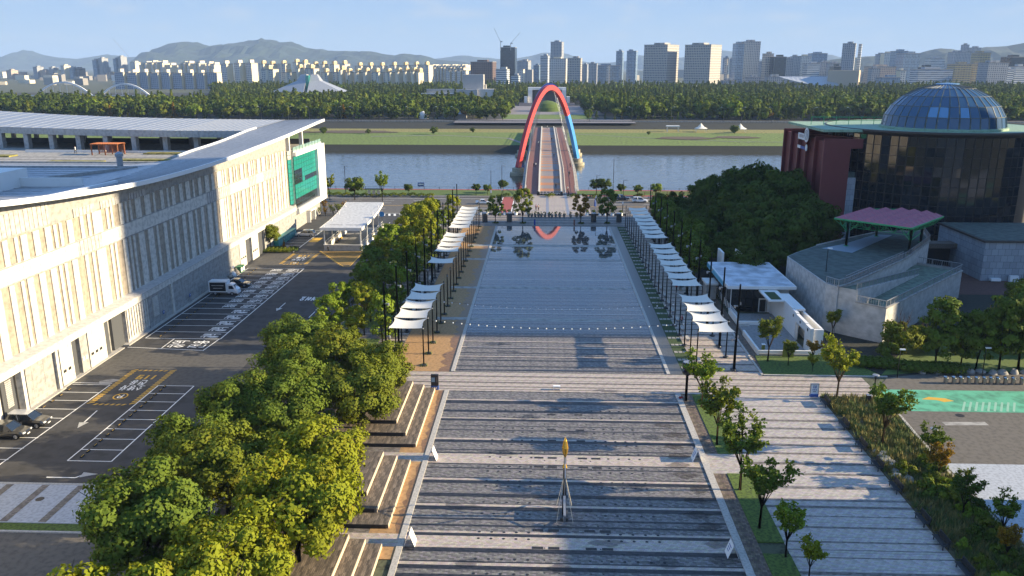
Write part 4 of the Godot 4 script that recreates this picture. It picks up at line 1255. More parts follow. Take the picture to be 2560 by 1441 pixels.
func pavilion():
	var t := thing("glass_pavilion", "white flat-roofed cafe pavilion with dark glass walls beside the shade sails", "building", Vector3(36, 0, -140))
	var o := Vector3(-36, 0, 140)
	bx("roof_slab", M.white_wall, t, Vector3(36.1, 4.75, -140.3) + o, Vector3(11.2, 0.5, 17.4))
	var q := MB.new()
	q.sheet(30.7, -131.9, 41.5, -148.8, 5.006)
	obj("roof_coating", shifted(q, o), world(mat("roof_coat", lin(0.58, 0.62, 0.66), 0.5), grain(256, 71, 0.012, 0.72, 1.05, 0.02), 12), t)
	bx("blue_fascia", mat("cyan_panel", lin(0.14, 0.42, 0.52), 0.5), t, Vector3(30.46, 4.5, -141.5) + o, Vector3(0.1, 0.75, 15)) 
	bx("dark_core", M.dark, t, Vector3(34.9, 2.25, -141) + o, Vector3(6.4, 4.45, 14.4))
	for i in 12:
		bx("pane", M.black_glass, t, Vector3(31.62, 2.4, -134.4 - i * 1.15) + o, Vector3(0.06, 4.1, 1.05))
		bx("mullion", M.white_steel if i % 3 == 0 else M.black_steel, t, Vector3(31.62, 2.3, -133.8 - i * 1.15) + o, Vector3(0.12, 4.3, 0.08))
	for i in 5:
		for j in 2: bx("pane", M.black_glass, t, Vector3(32.3 + i * 1.2, 1.2 + j * 2.2, -133.72) + o, Vector3(1.1, 2.1, 0.06))
	for i in 12: bx("display_board", M.white_paint, t, Vector3(31.5, 0.75, -134.4 - i * 1.15) + o, Vector3(0.05, 1.2, 0.35))
	bx("white_wall", M.white_wall, t, Vector3(39.4, 2.25, -136.2) + o, Vector3(3.4, 4.5, 5.2))
	bx("white_wall", M.white_wall, t, Vector3(39.2, 2.25, -144) + o, Vector3(2.8, 4.5, 8))
	bx("door_frame", M.white_paint, t, Vector3(36.9, 1.2, -133.62) + o, Vector3(1.3, 2.4, 0.08))
	bx("door", M.dark, t, Vector3(36.9, 1.15, -133.56) + o, Vector3(1.0, 2.1, 0.06))
	for b in [[33.4, -150.6], [36.6, -150.2]]:
		q = MB.new()
		q.prism(PackedVector2Array([Vector2(b[0], b[1]), Vector2(b[0] + 0.4, b[1]), Vector2(b[0] + 0.4, b[1] - 4), Vector2(b[0], b[1] - 4)]), 0, 6.4)
		obj("white_fin", shifted(q, o), M.white_wall, t)
	# booth on its left
	bx("booth", M.panel_grey, t, Vector3(29.9, 1.3, -143) + o, Vector3(1.7, 2.6, 3.4))
	bx("booth_roof", M.white_wall, t, Vector3(29.9, 2.8, -143) + o, Vector3(2.2, 0.35, 4))
	# terrace with low white wall, steps and a long white wing wall with an opening
	bx("terrace_floor", M.grey_ramp, t, Vector3(34.5, 0.2, -121.6) + o, Vector3(7, 0.3, 20))
	bx("low_wall", M.white_wall, t, Vector3(31.0, 0.4, -116.6) + o, Vector3(0.3, 0.8, 9.4))
	bx("low_wall", M.white_wall, t, Vector3(34.6, 0.4, -112.0) + o, Vector3(7.4, 0.8, 0.3))
	bx("low_wall", M.white_wall, t, Vector3(31.0, 0.8, -128.6) + o, Vector3(0.3, 1.0, 6.0))
	bx("low_wall", M.white_wall, t, Vector3(32.8, 0.6, -125.4) + o, Vector3(3.4, 0.7, 0.3))
	for i in 3: bx("handrail", M.white_steel, t, Vector3(31.0, 1.5 + i * 0.25, -128.6) + o, Vector3(0.06, 0.05, 5.8))
	for i in 4: bx("step", M.kerb, t, Vector3(31.9, 0.1 + i * 0.13, -124.0 - i * 0.34) + o, Vector3(1.6, 0.16, 0.36))
	for b in [[-112.2, -114.6, 0.0, 4.0], [-119.2, -121.4, 0.0, 4.25], [-121.4, -133.6, 0.0, 4.4], [-114.6, -119.2, 2.9, 4.1]]:
		bx("wing_wall", M.white_wall, t, Vector3(38.3, (b[2] + b[3]) * 0.5, (b[0] + b[1]) * 0.5) + o, Vector3(0.5, b[3] - b[2], b[0] - b[1]))
	bx("wing_wall", M.white_wall, t, Vector3(39.9, 1.9, -121.5) + o, Vector3(0.3, 3.8, 17))
	bx("wing_end", M.white_wall, t, Vector3(39.2, 1.9, -112.6) + o, Vector3(1.6, 3.8, 0.4))
	bx("wing_roof", M.white_wall, t, Vector3(39.2, 4.0, -126) + o, Vector3(1.9, 0.3, 9))
	bx("roof_turf", M.turf, t, Vector3(36.9, 4.45, -128) + o, Vector3(1.6, 0.1, 4.2))
	bx("canopy_slab", M.white_wall, t, Vector3(36.9, 4.28, -128.6) + o, Vector3(2.6, 0.25, 6.4))
	for z in [-113.4, -117.0, -120.4]:
		q = MB.new()
		q.tube([Vector3(38.02, 3.5, z), Vector3(38.06, 3.5, z)], [0.24, 0.24], 12)
		obj("porthole", shifted(q, o), M.dark, t)
	var sg := thing("standing_sign", "olive green free standing panel on the pavilion lawn corner", "sign", Vector3(34.9, 0, -111.2))
	bx("board", mat("olive", lin(0.20, 0.20, 0.03), 0.5), sg, Vector3(0, 1.05, 0), Vector3(1.5, 2.1, 0.3))
	bx("cap", M.grey_steel, sg, Vector3(0, 2.13, 0), Vector3(1.56, 0.06, 0.36))
	var pl := thing("bollard_light", "short olive lamp box standing inside the terrace wall", "lamp", Vector3(31.9, 0.35, -113.2))
	bx("body", M.olive, pl, Vector3(0, 0.45, 0), Vector3(0.4, 0.9, 0.4))
	bx("cap", M.white_steel, pl, Vector3(0, 0.93, 0), Vector3(0.5, 0.08, 0.5))

func railing(t: Node3D, pts: Array, h := 1.1, every := 1.6):
	for i in pts.size() - 1:
		var a: Vector3 = pts[i]; var b: Vector3 = pts[i + 1]
		var s := MB.new()
		s.bar(a + Vector3.UP * h, b + Vector3.UP * h, 0.09, 0.09)
		s.bar(a + Vector3.UP * 0.15, b + Vector3.UP * 0.15, 0.05, 0.05)
		var n := int(a.distance_to(b) / 0.35)
		for k in n: s.bar(a.lerp(b, k / float(n)) + Vector3.UP * 0.15, a.lerp(b, k / float(n)) + Vector3.UP * h, 0.025, 0.025)
		for k in int(a.distance_to(b) / every) + 1:
			var p := a.lerp(b, clampf(k * every / a.distance_to(b), 0, 1))
			s.bar(p, p + Vector3.UP * h, 0.08, 0.08)
		obj("railing", s, M.grey_steel, t)

func ramp_building():
	var th := deg_to_rad(47.8)
	var t := thing("ramp_building", "stained white concrete block with a green deck and long zigzag pedestrian ramp", "building", Vector3(47.3, 0, -121), th)
	# local: x along the ramps, z towards the front
	var s := MB.new()
	s.quad(Vector3(0, 0, 4.6), Vector3(35, 0, 4.6), Vector3(35, 5.0, 4.6), Vector3(0, 5.5, 4.6))
	s.quad(Vector3(0, 0, 0), Vector3(0, 0, 4.6), Vector3(0, 5.5, 4.6), Vector3(0, 5.5, 0))
	s.quad(Vector3(35, 0, 4.6), Vector3(35, 0, -3), Vector3(35, 5.0, -3), Vector3(35, 5.0, 4.6))
	s.quad(Vector3(0, 0, -3.6), Vector3(0, 0, 0), Vector3(0, 7.4, 0), Vector3(0, 7.4, -3.6))
	s.quad(Vector3(0.01, 5.4, 0), Vector3(0.01, 5.4, 0.1), Vector3(0.01, 7.4, 0.1), Vector3(0.01, 7.4, 0))
	obj("outer_wall", s, M.stained_white, t)
	s = MB.new()
	s.quad(Vector3(0, 4.7, 0), Vector3(0, 4.7, 4.4), Vector3(27, 4.9, 4.4), Vector3(27, 4.9, 0))
	s.quad(Vector3(27, 4.9, -3), Vector3(27, 4.9, 4.4), Vector3(34.8, 4.9, 4.4), Vector3(34.8, 4.9, -3))
	obj("lower_ramp", s, M.ramp_green, t)
	s = MB.new()
	s.quad(Vector3(0, 4.6, 0.1), Vector3(27, 4.85, 0.1), Vector3(27, 4.95, 0.1), Vector3(0, 7.45, 0.1))
	s.quad(Vector3(0, 7.45, 0.1), Vector3(27, 4.95, 0.1), Vector3(27, 4.95, -0.15), Vector3(0, 7.45, -0.15))
	obj("ramp_wall", s, M.stained_white, t)
	s = MB.new()
	s.quad(Vector3(0, 7.25, -3), Vector3(0, 7.25, -0.1), Vector3(27, 4.92, -0.1), Vector3(27, 4.92, -3))
	obj("upper_ramp", s, M.ramp_green, t)
	s = MB.new()
	s.quad(Vector3(3, 4.8, -3), Vector3(27, 4.8, -3), Vector3(27, 7.5, -3), Vector3(3, 7.5, -3))
	obj("ramp_wall", s, M.stained_white, t)
	s = MB.new()
	s.box2(Vector3(34.6, 4.8, -3), Vector3(34.9, 5.25, 4.5))
	s.bar(Vector3(-0.1, 5.55, 4.6), Vector3(35, 5.05, 4.6), 0.35, 0.12)
	s.bar(Vector3(0, 5.55, 0), Vector3(0, 5.55, 4.7), 0.35, 0.12)
	obj("coping", s, M.concrete, t)
	# the deck, in world coordinates brought into the local frame
	var back := Transform3D(Basis(Vector3.UP, th), Vector3(47.3, 0, -121)).affine_inverse()
	var deck := PackedVector2Array([Vector2(44, -124.75), Vector2(43.3, -143.5), Vector2(46, -147), Vector2(51.5, -153), Vector2(58, -158.5), Vector2(68, -166.5), Vector2(77.5, -168), Vector2(74.5, -158), Vector2(63.6, -142.6), Vector2(47.2, -124.4), Vector2(45.1, -122.6)])
	s = MB.new()
	s.prism(deck, 0, 7.4)
	for i in s.v.size(): s.v[i] = back * s.v[i]; s.n[i] = back.basis * s.n[i]
	obj("deck_block", s, M.stained_white, t)
	s = MB.new()
	var inner := PackedVector2Array()
	for p in deck: inner.append(p.lerp(Vector2(57, -146), 0.012))
	s.prism(inner, 7.4, 7.41, false)
	for i in s.v.size(): s.v[i] = back * s.v[i]; s.n[i] = back.basis * s.n[i]
	obj("deck_surface", s, M.deck_green, t)
	s = MB.new()
	s.prism(PackedVector2Array([Vector2(51.5, -150.5), Vector2(55.8, -146.8), Vector2(69.5, -163.2), Vector2(66.5, -164.0), Vector2(57, -154.5)]), 7.41, 7.42, false)
	for i in s.v.size(): s.v[i] = back * s.v[i]; s.n[i] = back.basis * s.n[i]
	obj("pale_walkway", s, M.pale_blue_coat, t)
	s = MB.new()
	for k in 7:
		var a := deck[k]; var b := deck[k + 1]
		s.bar(Vector3(a.x, 7.45, a.y), Vector3(b.x, 7.45, b.y), 0.4, 0.2)
	for i in s.v.size(): s.v[i] = back * s.v[i]; s.n[i] = back.basis * s.n[i]
	obj("coping", s, M.concrete, t)
	var rail := []
	for k in [10, 0, 1, 2, 3, 4]: rail.append(back * Vector3(deck[k].x, 7.45, deck[k].y))
	railing(t, rail)
	railing(t, [Vector3(3, 7.45, -3), Vector3(27, 7.45, -3)])
	railing(t, [Vector3(0, 7.4, 0), Vector3(12, 6.3, 0), Vector3(27, 4.95, 0)])
	railing(t, [Vector3(0, 5.5, 4.5), Vector3(35, 5.0, 4.5)])
	railing(t, [Vector3(34.8, 5.2, 4.4), Vector3(34.8, 5.2, -3)])
	railing(t, [Vector3(0, 5.5, 0.2), Vector3(0, 5.5, 4.4)])
	var dp := thing("deck_lamp", "thin lamp post standing on the green deck", "light pole", Vector3(46.5, 7.4, -132.6))
	s = MB.new()
	s.tube([Vector3.ZERO, Vector3(0, 3.9, 0)], [0.06, 0.05], 6)
	obj("pole", s, M.black_steel, dp)
	bx("lamp_head", M.white_steel, dp, Vector3(0.3, 3.9, 0), Vector3(0.7, 0.18, 0.3))

func pink_canopy():
	var t := thing("pink_canopy", "canopy of pink pyramid roof tiles on a green steel truss above the deck", "canopy", Vector3(65, 7.4, -155))
	var o := Vector3(54.6, 5.1, -154) - Vector3(65, 0, -155)
	var a := Vector3(10.2, 0, 9.5)
	var b := Vector3(12.4, 0, -13.6)
	for i in 6:
		for j in 9:
			if j == 8 and i < 2 or j == 7 and i < 1 or j == 8 and i == 5: continue
			var p := o + a * (i / 6.0) + b * (j / 9.0)
			var q := p + a / 6.0
			var r := q + b / 9.0
			var u := p + b / 9.0
			var top := (p + r) * 0.5 + Vector3.UP * 0.62
			var s := MB.new()
			s.tri(p, q, top); s.tri(q, r, top); s.tri(r, u, top); s.tri(u, p, top)
			for k in s.n.size(): if s.n[k].y < 0: s.n[k] = -s.n[k]
			obj("roof_tile", s, M.tile_pink, t)
	var e := MB.new()
	for k in [[o, o + a], [o + a, o + a + b * 0.89], [o, o + b * 0.78], [o + a + b * 0.89, o + a * 0.33 + b], [o + a * 0.33 + b, o + b * 0.78]]:
		e.bar(k[0] + Vector3.DOWN * 0.12, k[1] + Vector3.DOWN * 0.12, 0.2, 0.28)
	obj("eave_beam", e, M.steel_green, t)
	var tr := MB.new()
	for i in 7:
		for j in 9:
			var p := o + a * (i / 6.0) + b * (j / 9.0) + Vector3.DOWN * 0.25
			if i < 6: tr.bar(p, p + a / 6.0, 0.06, 0.06)
			if j < 8: tr.bar(p, p + b / 9.0, 0.06, 0.06)
			if i < 6 and j < 8 and (i == 0 or j == 0 or i == 5 or j == 7 or (i + j) % 2 == 0):
				var c := p + a / 12.0 + b / 18.0 + Vector3.DOWN * 1.3
				for k in [p, p + a / 6.0, p + b / 9.0, p + a / 6.0 + b / 9.0]: tr.bar(c, k, 0.06, 0.06)
				if j < 7: tr.bar(c, c + b / 9.0, 0.07, 0.07)
				if i < 5: tr.bar(c, c + a / 6.0, 0.07, 0.07)
	obj("truss", tr, M.steel_green, t)
	for k in [Vector2(56.8, -152.8), Vector2(65.1, -145.2), Vector2(72.2, -156.6), Vector2(66.0, -162.2)]:
		var p := Vector3(k.x - 65, 0, k.y + 155)
		var s := MB.new()
		s.tube([p, p + Vector3.UP * 4.6], [0.24, 0.24], 10)
		for d in [Vector3(1.2, 0, 1.1), Vector3(-1.2, 0, -1.1), Vector3(1.1, 0, -1.2), Vector3(-1.1, 0, 1.2)]: s.bar(p + Vector3.UP * 2.6, p + d + Vector3.UP * 4.3, 0.1, 0.1)
		s.lathe(p, [Vector2(0.45, 0), Vector2(0.45, 0.12), Vector2(0, 0.12)], 10)
		obj("post", s, M.steel_green, t)

func dome_building():
	var c := Vector3(92, 0, -202)
	var t := thing("dome_building", "round black glass building with a blue glass dome and green flat roof", "building", c)
	var R := 23.0
	var s := MB.new()
	s.lathe(Vector3.ZERO, [Vector2(R - 0.25, 0), Vector2(R - 0.25, 25.8)], 64)
	obj("frame_wall", s, M.bronze_frame, t)
	s = MB.new()
	s.lathe(Vector3.ZERO, [Vector2(R + 0.1, 25.2), Vector2(R + 0.75, 25.9), Vector2(R + 0.75, 26.3), Vector2(R + 0.4, 26.35)], 72)
	obj("roof_edge", s, M.bronze_frame, t)
	s = MB.new()
	s.lathe(Vector3.ZERO, [Vector2(R + 0.45, 26.3), Vector2(R - 0.4, 26.2), Vector2(0, 26.25)], 72)
	s.box2(Vector3(-R - 6, 25.6, -16), Vector3(-8, 26.18, 12))
	obj("flat_roof", s, M.roof_green, t)
	var r := RandomNumberGenerator.new()
	r.seed = 9
	# curtain wall: 26 columns of 12 panes on the side that faces the plaza
	var step := deg_to_rad(120.0) / 26
	var kinds := []
	var ph := 25.2 / 12
	for i in 26:
		var w := deg_to_rad(182.0 - 2.0) + i * step   # from the left tangent round to the front right; sweep runs towards +z
		for j in 12:
			var q := MB.new()
			var w0 := w + 0.006; var w1 := w + step - 0.006
			var k := r.randf_range(-0.035, 0.035); var k2 := r.randf_range(-0.03, 0.03)
			var y0 := j * ph + 0.05; var y1 := (j + 1) * ph - 0.05
			var f := func(ww: float, y: float, off: float) -> Vector3: return Vector3(cos(ww) * (R + off), y, -sin(ww) * (R + off))
			q.quad(f.call(w0, y0, k), f.call(w1, y0, -k), f.call(w1, y1, -k + k2), f.call(w0, y1, k + k2))
			obj("pane", q, M.black_glass, t)
	s = MB.new()
	for i in 26:
		var w := PI + i * step
		s.bar(Vector3(cos(w) * R, 0.5, -sin(w) * R), Vector3(cos(w) * R, 25.4, -sin(w) * R), 0.08, 0.08)
	for j in 13:
		s.lathe(Vector3(0, j * ph - 0.05, 0), [Vector2(R - 0.1, 0), Vector2(R + 0.06, 0), Vector2(R + 0.06, 0.1), Vector2(R - 0.1, 0.1)], 40, deg_to_rad(124), PI - 0.03)
	obj("mullions", s, M.bronze_frame, t)
	# dome: five rings of panes between ribs
	var dc := Vector3(-0.5, 26.2, 6.5)
	var DR := 12.9
	var DH := 9.4
	var at := func(w: float, e: float, off: float) -> Vector3: return dc + Vector3(cos(w) * (DR + off) * cos(e), (DH + off) * sin(e) + 0.5, -sin(w) * (DR + off) * cos(e))
	var rings := [0.0, 0.26, 0.52, 0.80, 1.1, 1.40]
	for j in 5:
		var n: int = 36 if j < 4 else 18
		for i in n:
			var w0 := TAU * i / n + 0.012; var w1 := TAU * (i + 1) / n - 0.012
			var e0: float = rings[j] + 0.008; var e1: float = rings[j + 1] - 0.008
			var q := MB.new()
			var k := r.randf_range(-0.04, 0.04)
			q.quad(at.call(w0, e0, k), at.call(w1, e0, -k), at.call(w1, e1, -k), at.call(w0, e1, k))
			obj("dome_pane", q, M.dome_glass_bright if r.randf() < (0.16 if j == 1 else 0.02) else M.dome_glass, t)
	s = MB.new()
	s.lathe(dc, [Vector2(DR + 0.5, -0.2), Vector2(DR + 0.5, 0.45), Vector2(DR - 0.1, 0.6)], 48)
	obj("dome_base", s, M.roof_green, t)
	s = MB.new()
	for i in 36:
		for j in 5: s.bar(at.call(TAU * i / 36, rings[j], 0.04), at.call(TAU * i / 36, rings[j + 1], 0.04), 0.13, 0.1)
	for j in 6:
		for i in 36: s.bar(at.call(TAU * i / 36, rings[j], 0.04), at.call(TAU * (i + 1) / 36, rings[j], 0.04), 0.1, 0.1)
	obj("dome_ribs", s, mat("dome_rib", lin(0.13, 0.14, 0.12), 0.5), t)
	s = MB.new()
	s.lathe(dc, [Vector2(2.6, DH + 0.2), Vector2(2.4, DH + 0.55), Vector2(0, DH + 0.75)], 20)
	s.bar(dc + Vector3(0, DH + 0.6, 0), dc + Vector3(0, DH + 2.4, 0), 0.06, 0.06)
	obj("dome_cap", s, M.dome_glass_bright, t)
	s = MB.new()
	for k in 6: s.bar(Vector3(-27 + k * 3, 26.2, -4), Vector3(-27 + k * 3, 28.0, -4), 0.1, 0.1)
	s.bar(Vector3(-27, 28.0, -4), Vector3(-9, 28.0, -4), 0.14, 0.14)
	s.bar(Vector3(-23, 27.2, -4), Vector3(-9, 27.2, -4), 0.1, 0.1)
	obj("roof_rail", s, M.steel_green, t)
	# wine red fins on its left
	s = MB.new()
	s.box2(Vector3(64.2, 0, -190.6) - c, Vector3(69.6, 23.4, -224) - c)
	obj("red_block", s, M.red_cladding, t)
	for i in 6:
		var z := -190.4 - i * 6.4
		var q := MB.new()
		var x0 := 63.4
		q.box2(Vector3(x0, 0, z) - c, Vector3(x0 + 3.7 - 0.0, 24.0, z - 0.45) - c)
		q.box2(Vector3(x0 + 3.6, 21.9, z - 0.02) - c, Vector3(72.5, 24.0, z - 0.43) - c)
		obj("red_fin", q, M.red_cladding, t)
		q = MB.new()
		q.box2(Vector3(x0 - 0.04, 0, z + 0.06) - c, Vector3(x0 + 0.16, 24.06, z - 0.1) - c)
		q.box2(Vector3(x0, 23.95, z + 0.06) - c, Vector3(72.5, 24.1, z - 0.1) - c)
		obj("red_edge", q, M.red_rib, t)
	s = MB.new()
	s.bar(Vector3(63.4, 24.2, -204) - c, Vector3(71, 24.2, -191) - c, 0.14, 0.14)
	obj("red_tie", s, M.red_rib, t)
	bx("tile_wall", M.grey_tile, t, Vector3(69.2, 7.6, -192.6) - c, Vector3(4.6, 15.2, 3.6))
	bx("tile_wall", M.grey_tile, t, Vector3(70.0, 19.6, -194.2) - c, Vector3(3.6, 5.0, 1.5))
	bx("balcony", M.deck_green, t, Vector3(69.4, 15.8, -193) - c, Vector3(4.0, 1.4, 3.4))
	# sign: white roundel on a plate, and a blue strip sign below it
	var sg := thing("wall_sign", "white roundel logo sign with a blue strip sign below on the red wall", "sign", Vector3(63.1, 21, -204))
	s = MB.new()
	s.tube([Vector3(-0.12, 3.0, 1.8), Vector3(0.0, 3.0, 1.8)], [1.75, 1.75], 24)
	obj("roundel", s, M.white_steel, sg)
	s = MB.new()
	for i in 18:
		var w := TAU * i / 18; var w2 := TAU * (i + 1) / 18
		s.bar(Vector3(-0.16, 3.0 + sin(w) * 1.1, 1.8 + cos(w) * 1.1), Vector3(-0.16, 3.0 + sin(w2) * 1.1, 1.8 + cos(w2) * 1.1), 0.06, 0.22)
	s.bar(Vector3(-0.16, 2.2, 1.8), Vector3(-0.16, 3.8, 1.8), 0.2, 0.1)
	obj("roundel_emblem", s, M.grey_steel, sg)
	bx("name_plate", M.white_steel, sg, Vector3(-0.06, 2.4, -2.2), Vector3(0.12, 1.5, 5.0))
	for i in 4: bx("letter", M.grey_steel, sg, Vector3(-0.14, 2.5, -0.6 - i * 0.9), Vector3(0.06, 0.8 - 0.12 * (i % 2), 0.5))
	s = MB.new()
	s.tube([Vector3(-0.12, 0, 2.4), Vector3(0, 0, 2.4)], [0.8, 0.8], 18)
	obj("small_roundel", s, M.white_steel, sg)
	bx("strip_sign", M.blue_paint, sg, Vector3(-0.06, -0.2, -0.4), Vector3(0.12, 0.7, 3.6))
	bx("strip_sign", M.white_steel, sg, Vector3(-0.06, -0.2, -3.4), Vector3(0.12, 0.7, 2.4))
	# low tiled annex at the right and the dark entrance between
	var an := thing("tiled_annex", "low annex clad in pale blue-grey square tiles beside the black glass building", "building", Vector3(100, 0, -165))
	s = MB.new()
	s.box2(Vector3(-15.8, 0, 8.8), Vector3(24, 7.6, -10))
	obj("wall", s, M.grey_tile, an)
	bx("roof_edge", M.bronze_frame, an, Vector3(4.1, 7.75, -0.6), Vector3(40.6, 0.35, 19.4))
	bx("roof", M.deck_green, an, Vector3(4.1, 7.95, -0.6), Vector3(39.6, 0.06, 18.4))
	bx("air_conditioner", M.white_steel, an, Vector3(-10, 0.7, 9.6), Vector3(1.6, 1.2, 0.7))
	bx("air_conditioner", M.white_steel, an, Vector3(-13.4, 0.5, 9.6), Vector3(1.8, 0.5, 0.8))
	bx("entrance_beam", world(mat("brown_stone", lin(0.12, 0.10, 0.08), 0.8), M.fine, 3), an, Vector3(-19, 4.6, -3), Vector3(9, 1.0, 3))
	bx("entrance_recess", M.dark, an, Vector3(-18.5, 2, -6), Vector3(9, 4, 4))

func deck_y(z: float) -> float:
	var k := clampf((-z - 262.0) / 40.0, 0, 1)
	return 0.1 + 3.9 * (k * k * (3 - 2 * k)) - 0.3 * clampf((-z - 440.0) / 70.0, 0, 1)

func arch_point(l: Vector3, r: Vector3, top: float, u: float) -> Vector3:
	var p := l.lerp(r, u * 0.5 + 0.5)
	p.y = top - (top - 0.4) * u * u
	return p

func arch_mesh(l: Vector3, r: Vector3, top: float, u0: float, u1: float, wide: float, deep: float) -> MB:
	var s := MB.new()
	var n := int(60 * (u1 - u0) / 2)
	var side := (r - l).normalized().cross(Vector3.UP)
	for i in n:
		var ua := lerpf(u0, u1, i / float(n)); var ub := lerpf(u0, u1, (i + 1) / float(n))
		var a := arch_point(l, r, top, ua); var b := arch_point(l, r, top, ub)
		var ta := (arch_point(l, r, top, ua + 0.01) - arch_point(l, r, top, ua - 0.01)).normalized()
		var tb := (arch_point(l, r, top, ub + 0.01) - arch_point(l, r, top, ub - 0.01)).normalized()
		var na := side.cross(ta).normalized() * deep * 0.5; var nb := side.cross(tb).normalized() * deep * 0.5
		var w := side * wide * 0.5
		var k := [a - w - na, a + w - na, a + w + na, a - w + na, b - w - nb, b + w - nb, b + w + nb, b - w + nb]
		s.quad(k[0], k[4], k[5], k[1]); s.quad(k[1], k[5], k[6], k[2]); s.quad(k[2], k[6], k[7], k[3]); s.quad(k[3], k[7], k[4], k[0])
		if i == 0: s.quad(k[0], k[1], k[2], k[3])
		if i == n - 1: s.quad(k[5], k[4], k[7], k[6])
	return s

func bridge():
	var t := thing("arch_bridge", "pedestrian bridge with a tall red arch ending in a blue leg across the river", "bridge", Vector3(2.3, 0, -266))
	var o := Vector3(-2.3, 0, 266)
	var strips := [["walkway", -8.2, -4.0, "deck_red", 0.0], ["planter_wall", -4.0, -3.4, "rail_cream", 0.7], ["gutter", 5.4, 6.2, "rail_cream", 0.06], ["walkway", 6.5, 8.2, "deck_red", 0.0], ["walkway", 3.9, 4.9, "deck_red", 0.04]]
	for d in [["walkway", -8.2, -4.0, "deck_red", 0.0], ["rail_wall", -4.0, -3.45, "rail_cream", 0.75], ["central_deck", -3.45, 3.3, "tile_slate", 0.0], ["rail_wall", 3.3, 3.75, "rail_cream", 0.75], ["gutter", 3.75, 4.75, "tile_slate", 0.02], ["rail_wall", 4.75, 4.95, "rail_cream", 0.25], ["walkway", 4.95, 8.2, "deck_red", 0.0]]:
		var s := MB.new()
		var z := -262.5
		while z > -506:
			var z2 := z - 6.0
			var a: float = deck_y(z) + d[4]; var b: float = deck_y(z2) + d[4]
			s.quad(Vector3(d[1], a, z + 266), Vector3(d[2], a, z + 266), Vector3(d[2], b, z2 + 266), Vector3(d[1], b, z2 + 266))
			if d[4] > 0.1:
				s.quad(Vector3(d[2], a - d[4], z + 266), Vector3(d[2], b - d[4], z2 + 266), Vector3(d[2], b, z2 + 266), Vector3(d[2], a, z + 266))
				s.quad(Vector3(d[1], b - d[4], z2 + 266), Vector3(d[1], a - d[4], z + 266), Vector3(d[1], a, z + 266), Vector3(d[1], b, z2 + 266))
			z = z2
		if d[4] > 0.1: s.quad(Vector3(d[1], deck_y(-262.5), 3.5), Vector3(d[2], deck_y(-262.5), 3.5), Vector3(d[2], deck_y(-262.5) + d[4], 3.5), Vector3(d[1], deck_y(-262.5) + d[4], 3.5))
		obj(d[0], s, M[d[3]], t)
	# tile bands of the central deck
	var r := RandomNumberGenerator.new()
	r.seed = 4
	var z := -268.0
	while z > -500:
		var len := r.randf_range(2.2, 4.0)
		var s := MB.new()
		var y := deck_y(z) + 0.03; var y2 := deck_y(z - len) + 0.03
		var x0 := -3.4; var x1 := 3.25
		if r.randf() < 0.25: x1 = r.randf_range(-0.5, 1.5)
		s.quad(Vector3(x0, y, z + 266), Vector3(x1, y, z + 266), Vector3(x1, y2, z - len + 266), Vector3(x0, y2, z - len + 266))
		obj("tile_band", s, M.tile_orange if r.randf() < 0.6 or z > -330 else M.deck_red, t)
		z -= len + r.randf_range(3.0, 7.5)
	# girder, outer rails, underside
	var g := MB.new()
	z = -266.0
	while z > -506:
		var z2 := z - 12.0
		var a: float = deck_y(z); var b: float = deck_y(z2)
		for e in [-8.3, 8.3]: g.bar(Vector3(e, a - 0.9, z + 266), Vector3(e, b - 0.9, z2 + 266), 0.6, 1.7)
		for e in [-5.0, 0.0, 5.0]: g.bar(Vector3(e, a - 1.4, z + 266), Vector3(e, b - 1.4, z2 + 266), 9.0, 1.2)
		z = z2
	obj("girder", g, M.concrete, t)
	for e in [-8.3, 8.3]:
		var s := MB.new()
		z = -263.0
		while z > -504:
			var z2 := z - 3.0
			s.bar(Vector3(e, deck_y(z) + 1.15, z + 266), Vector3(e, deck_y(z2) + 1.15, z2 + 266), 0.14, 0.12)
			s.bar(Vector3(e, deck_y(z) + 0.6, z + 266), Vector3(e, deck_y(z2) + 0.6, z2 + 266), 0.06, 0.06)
			s.bar(Vector3(e, deck_y(z), z + 266), Vector3(e, deck_y(z) + 1.15, z + 266), 0.12, 0.12)
			z = z2
		obj("outer_rail", s, M.rail_cream, t)
	for zz in [-300.0, -366.0, -432.0, -480.0]:
		bx("pier", M.pier_stone, t, Vector3(0, -0.6, zz + 266), Vector3(11, 5.4, 2.2))
	# arches on their piers
	var l := Vector3(-10.3, 0, -331) + o; var rr := Vector3(14.7, 0, -367) + o
	obj("red_arch", arch_mesh(l, rr, 31.4, -1.0, 0.615, 1.6, 2.0), M.arch_red, t)
	obj("blue_leg", arch_mesh(l, rr, 31.4, 0.615, 1.0, 1.6, 2.0), M.arch_blue, t)
	var l2 := Vector3(-10.6, 0, -402) + o; var r2 := Vector3(15.4, 0, -408) + o
	obj("rear_arch", arch_mesh(l2, r2, 31.3, -1.0, 1.0, 1.4, 1.8), M.arch_navy, t)
	for p in [l, rr, l2, r2]:
		var s := MB.new()
		s.lathe(p + Vector3(0, -4, 0), [Vector2(3.2, 0), Vector2(3.2, 2.6), Vector2(2.3, 2.7), Vector2(2.3, 4.4), Vector2(0, 4.4)], 18)
		for i in s.v.size(): s.v[i].x = p.x + (s.v[i].x - p.x) * 1.05
		obj("arch_pier", s, M.pier_stone, t)
	# cable net between the arches and fans down to the deck edges
	var c := MB.new()
	for i in 27:
		var u := -0.66 + i * 0.05
		for k in [-0.36, 0.36]:
			if absf(u + k) < 0.8: c.bar(arch_point(l, rr, 31.0, u), arch_point(l2, r2, 30.8, u + k), 0.07, 0.07)
	obj("cable_net", c, M.grey_steel, t)
	c = MB.new()
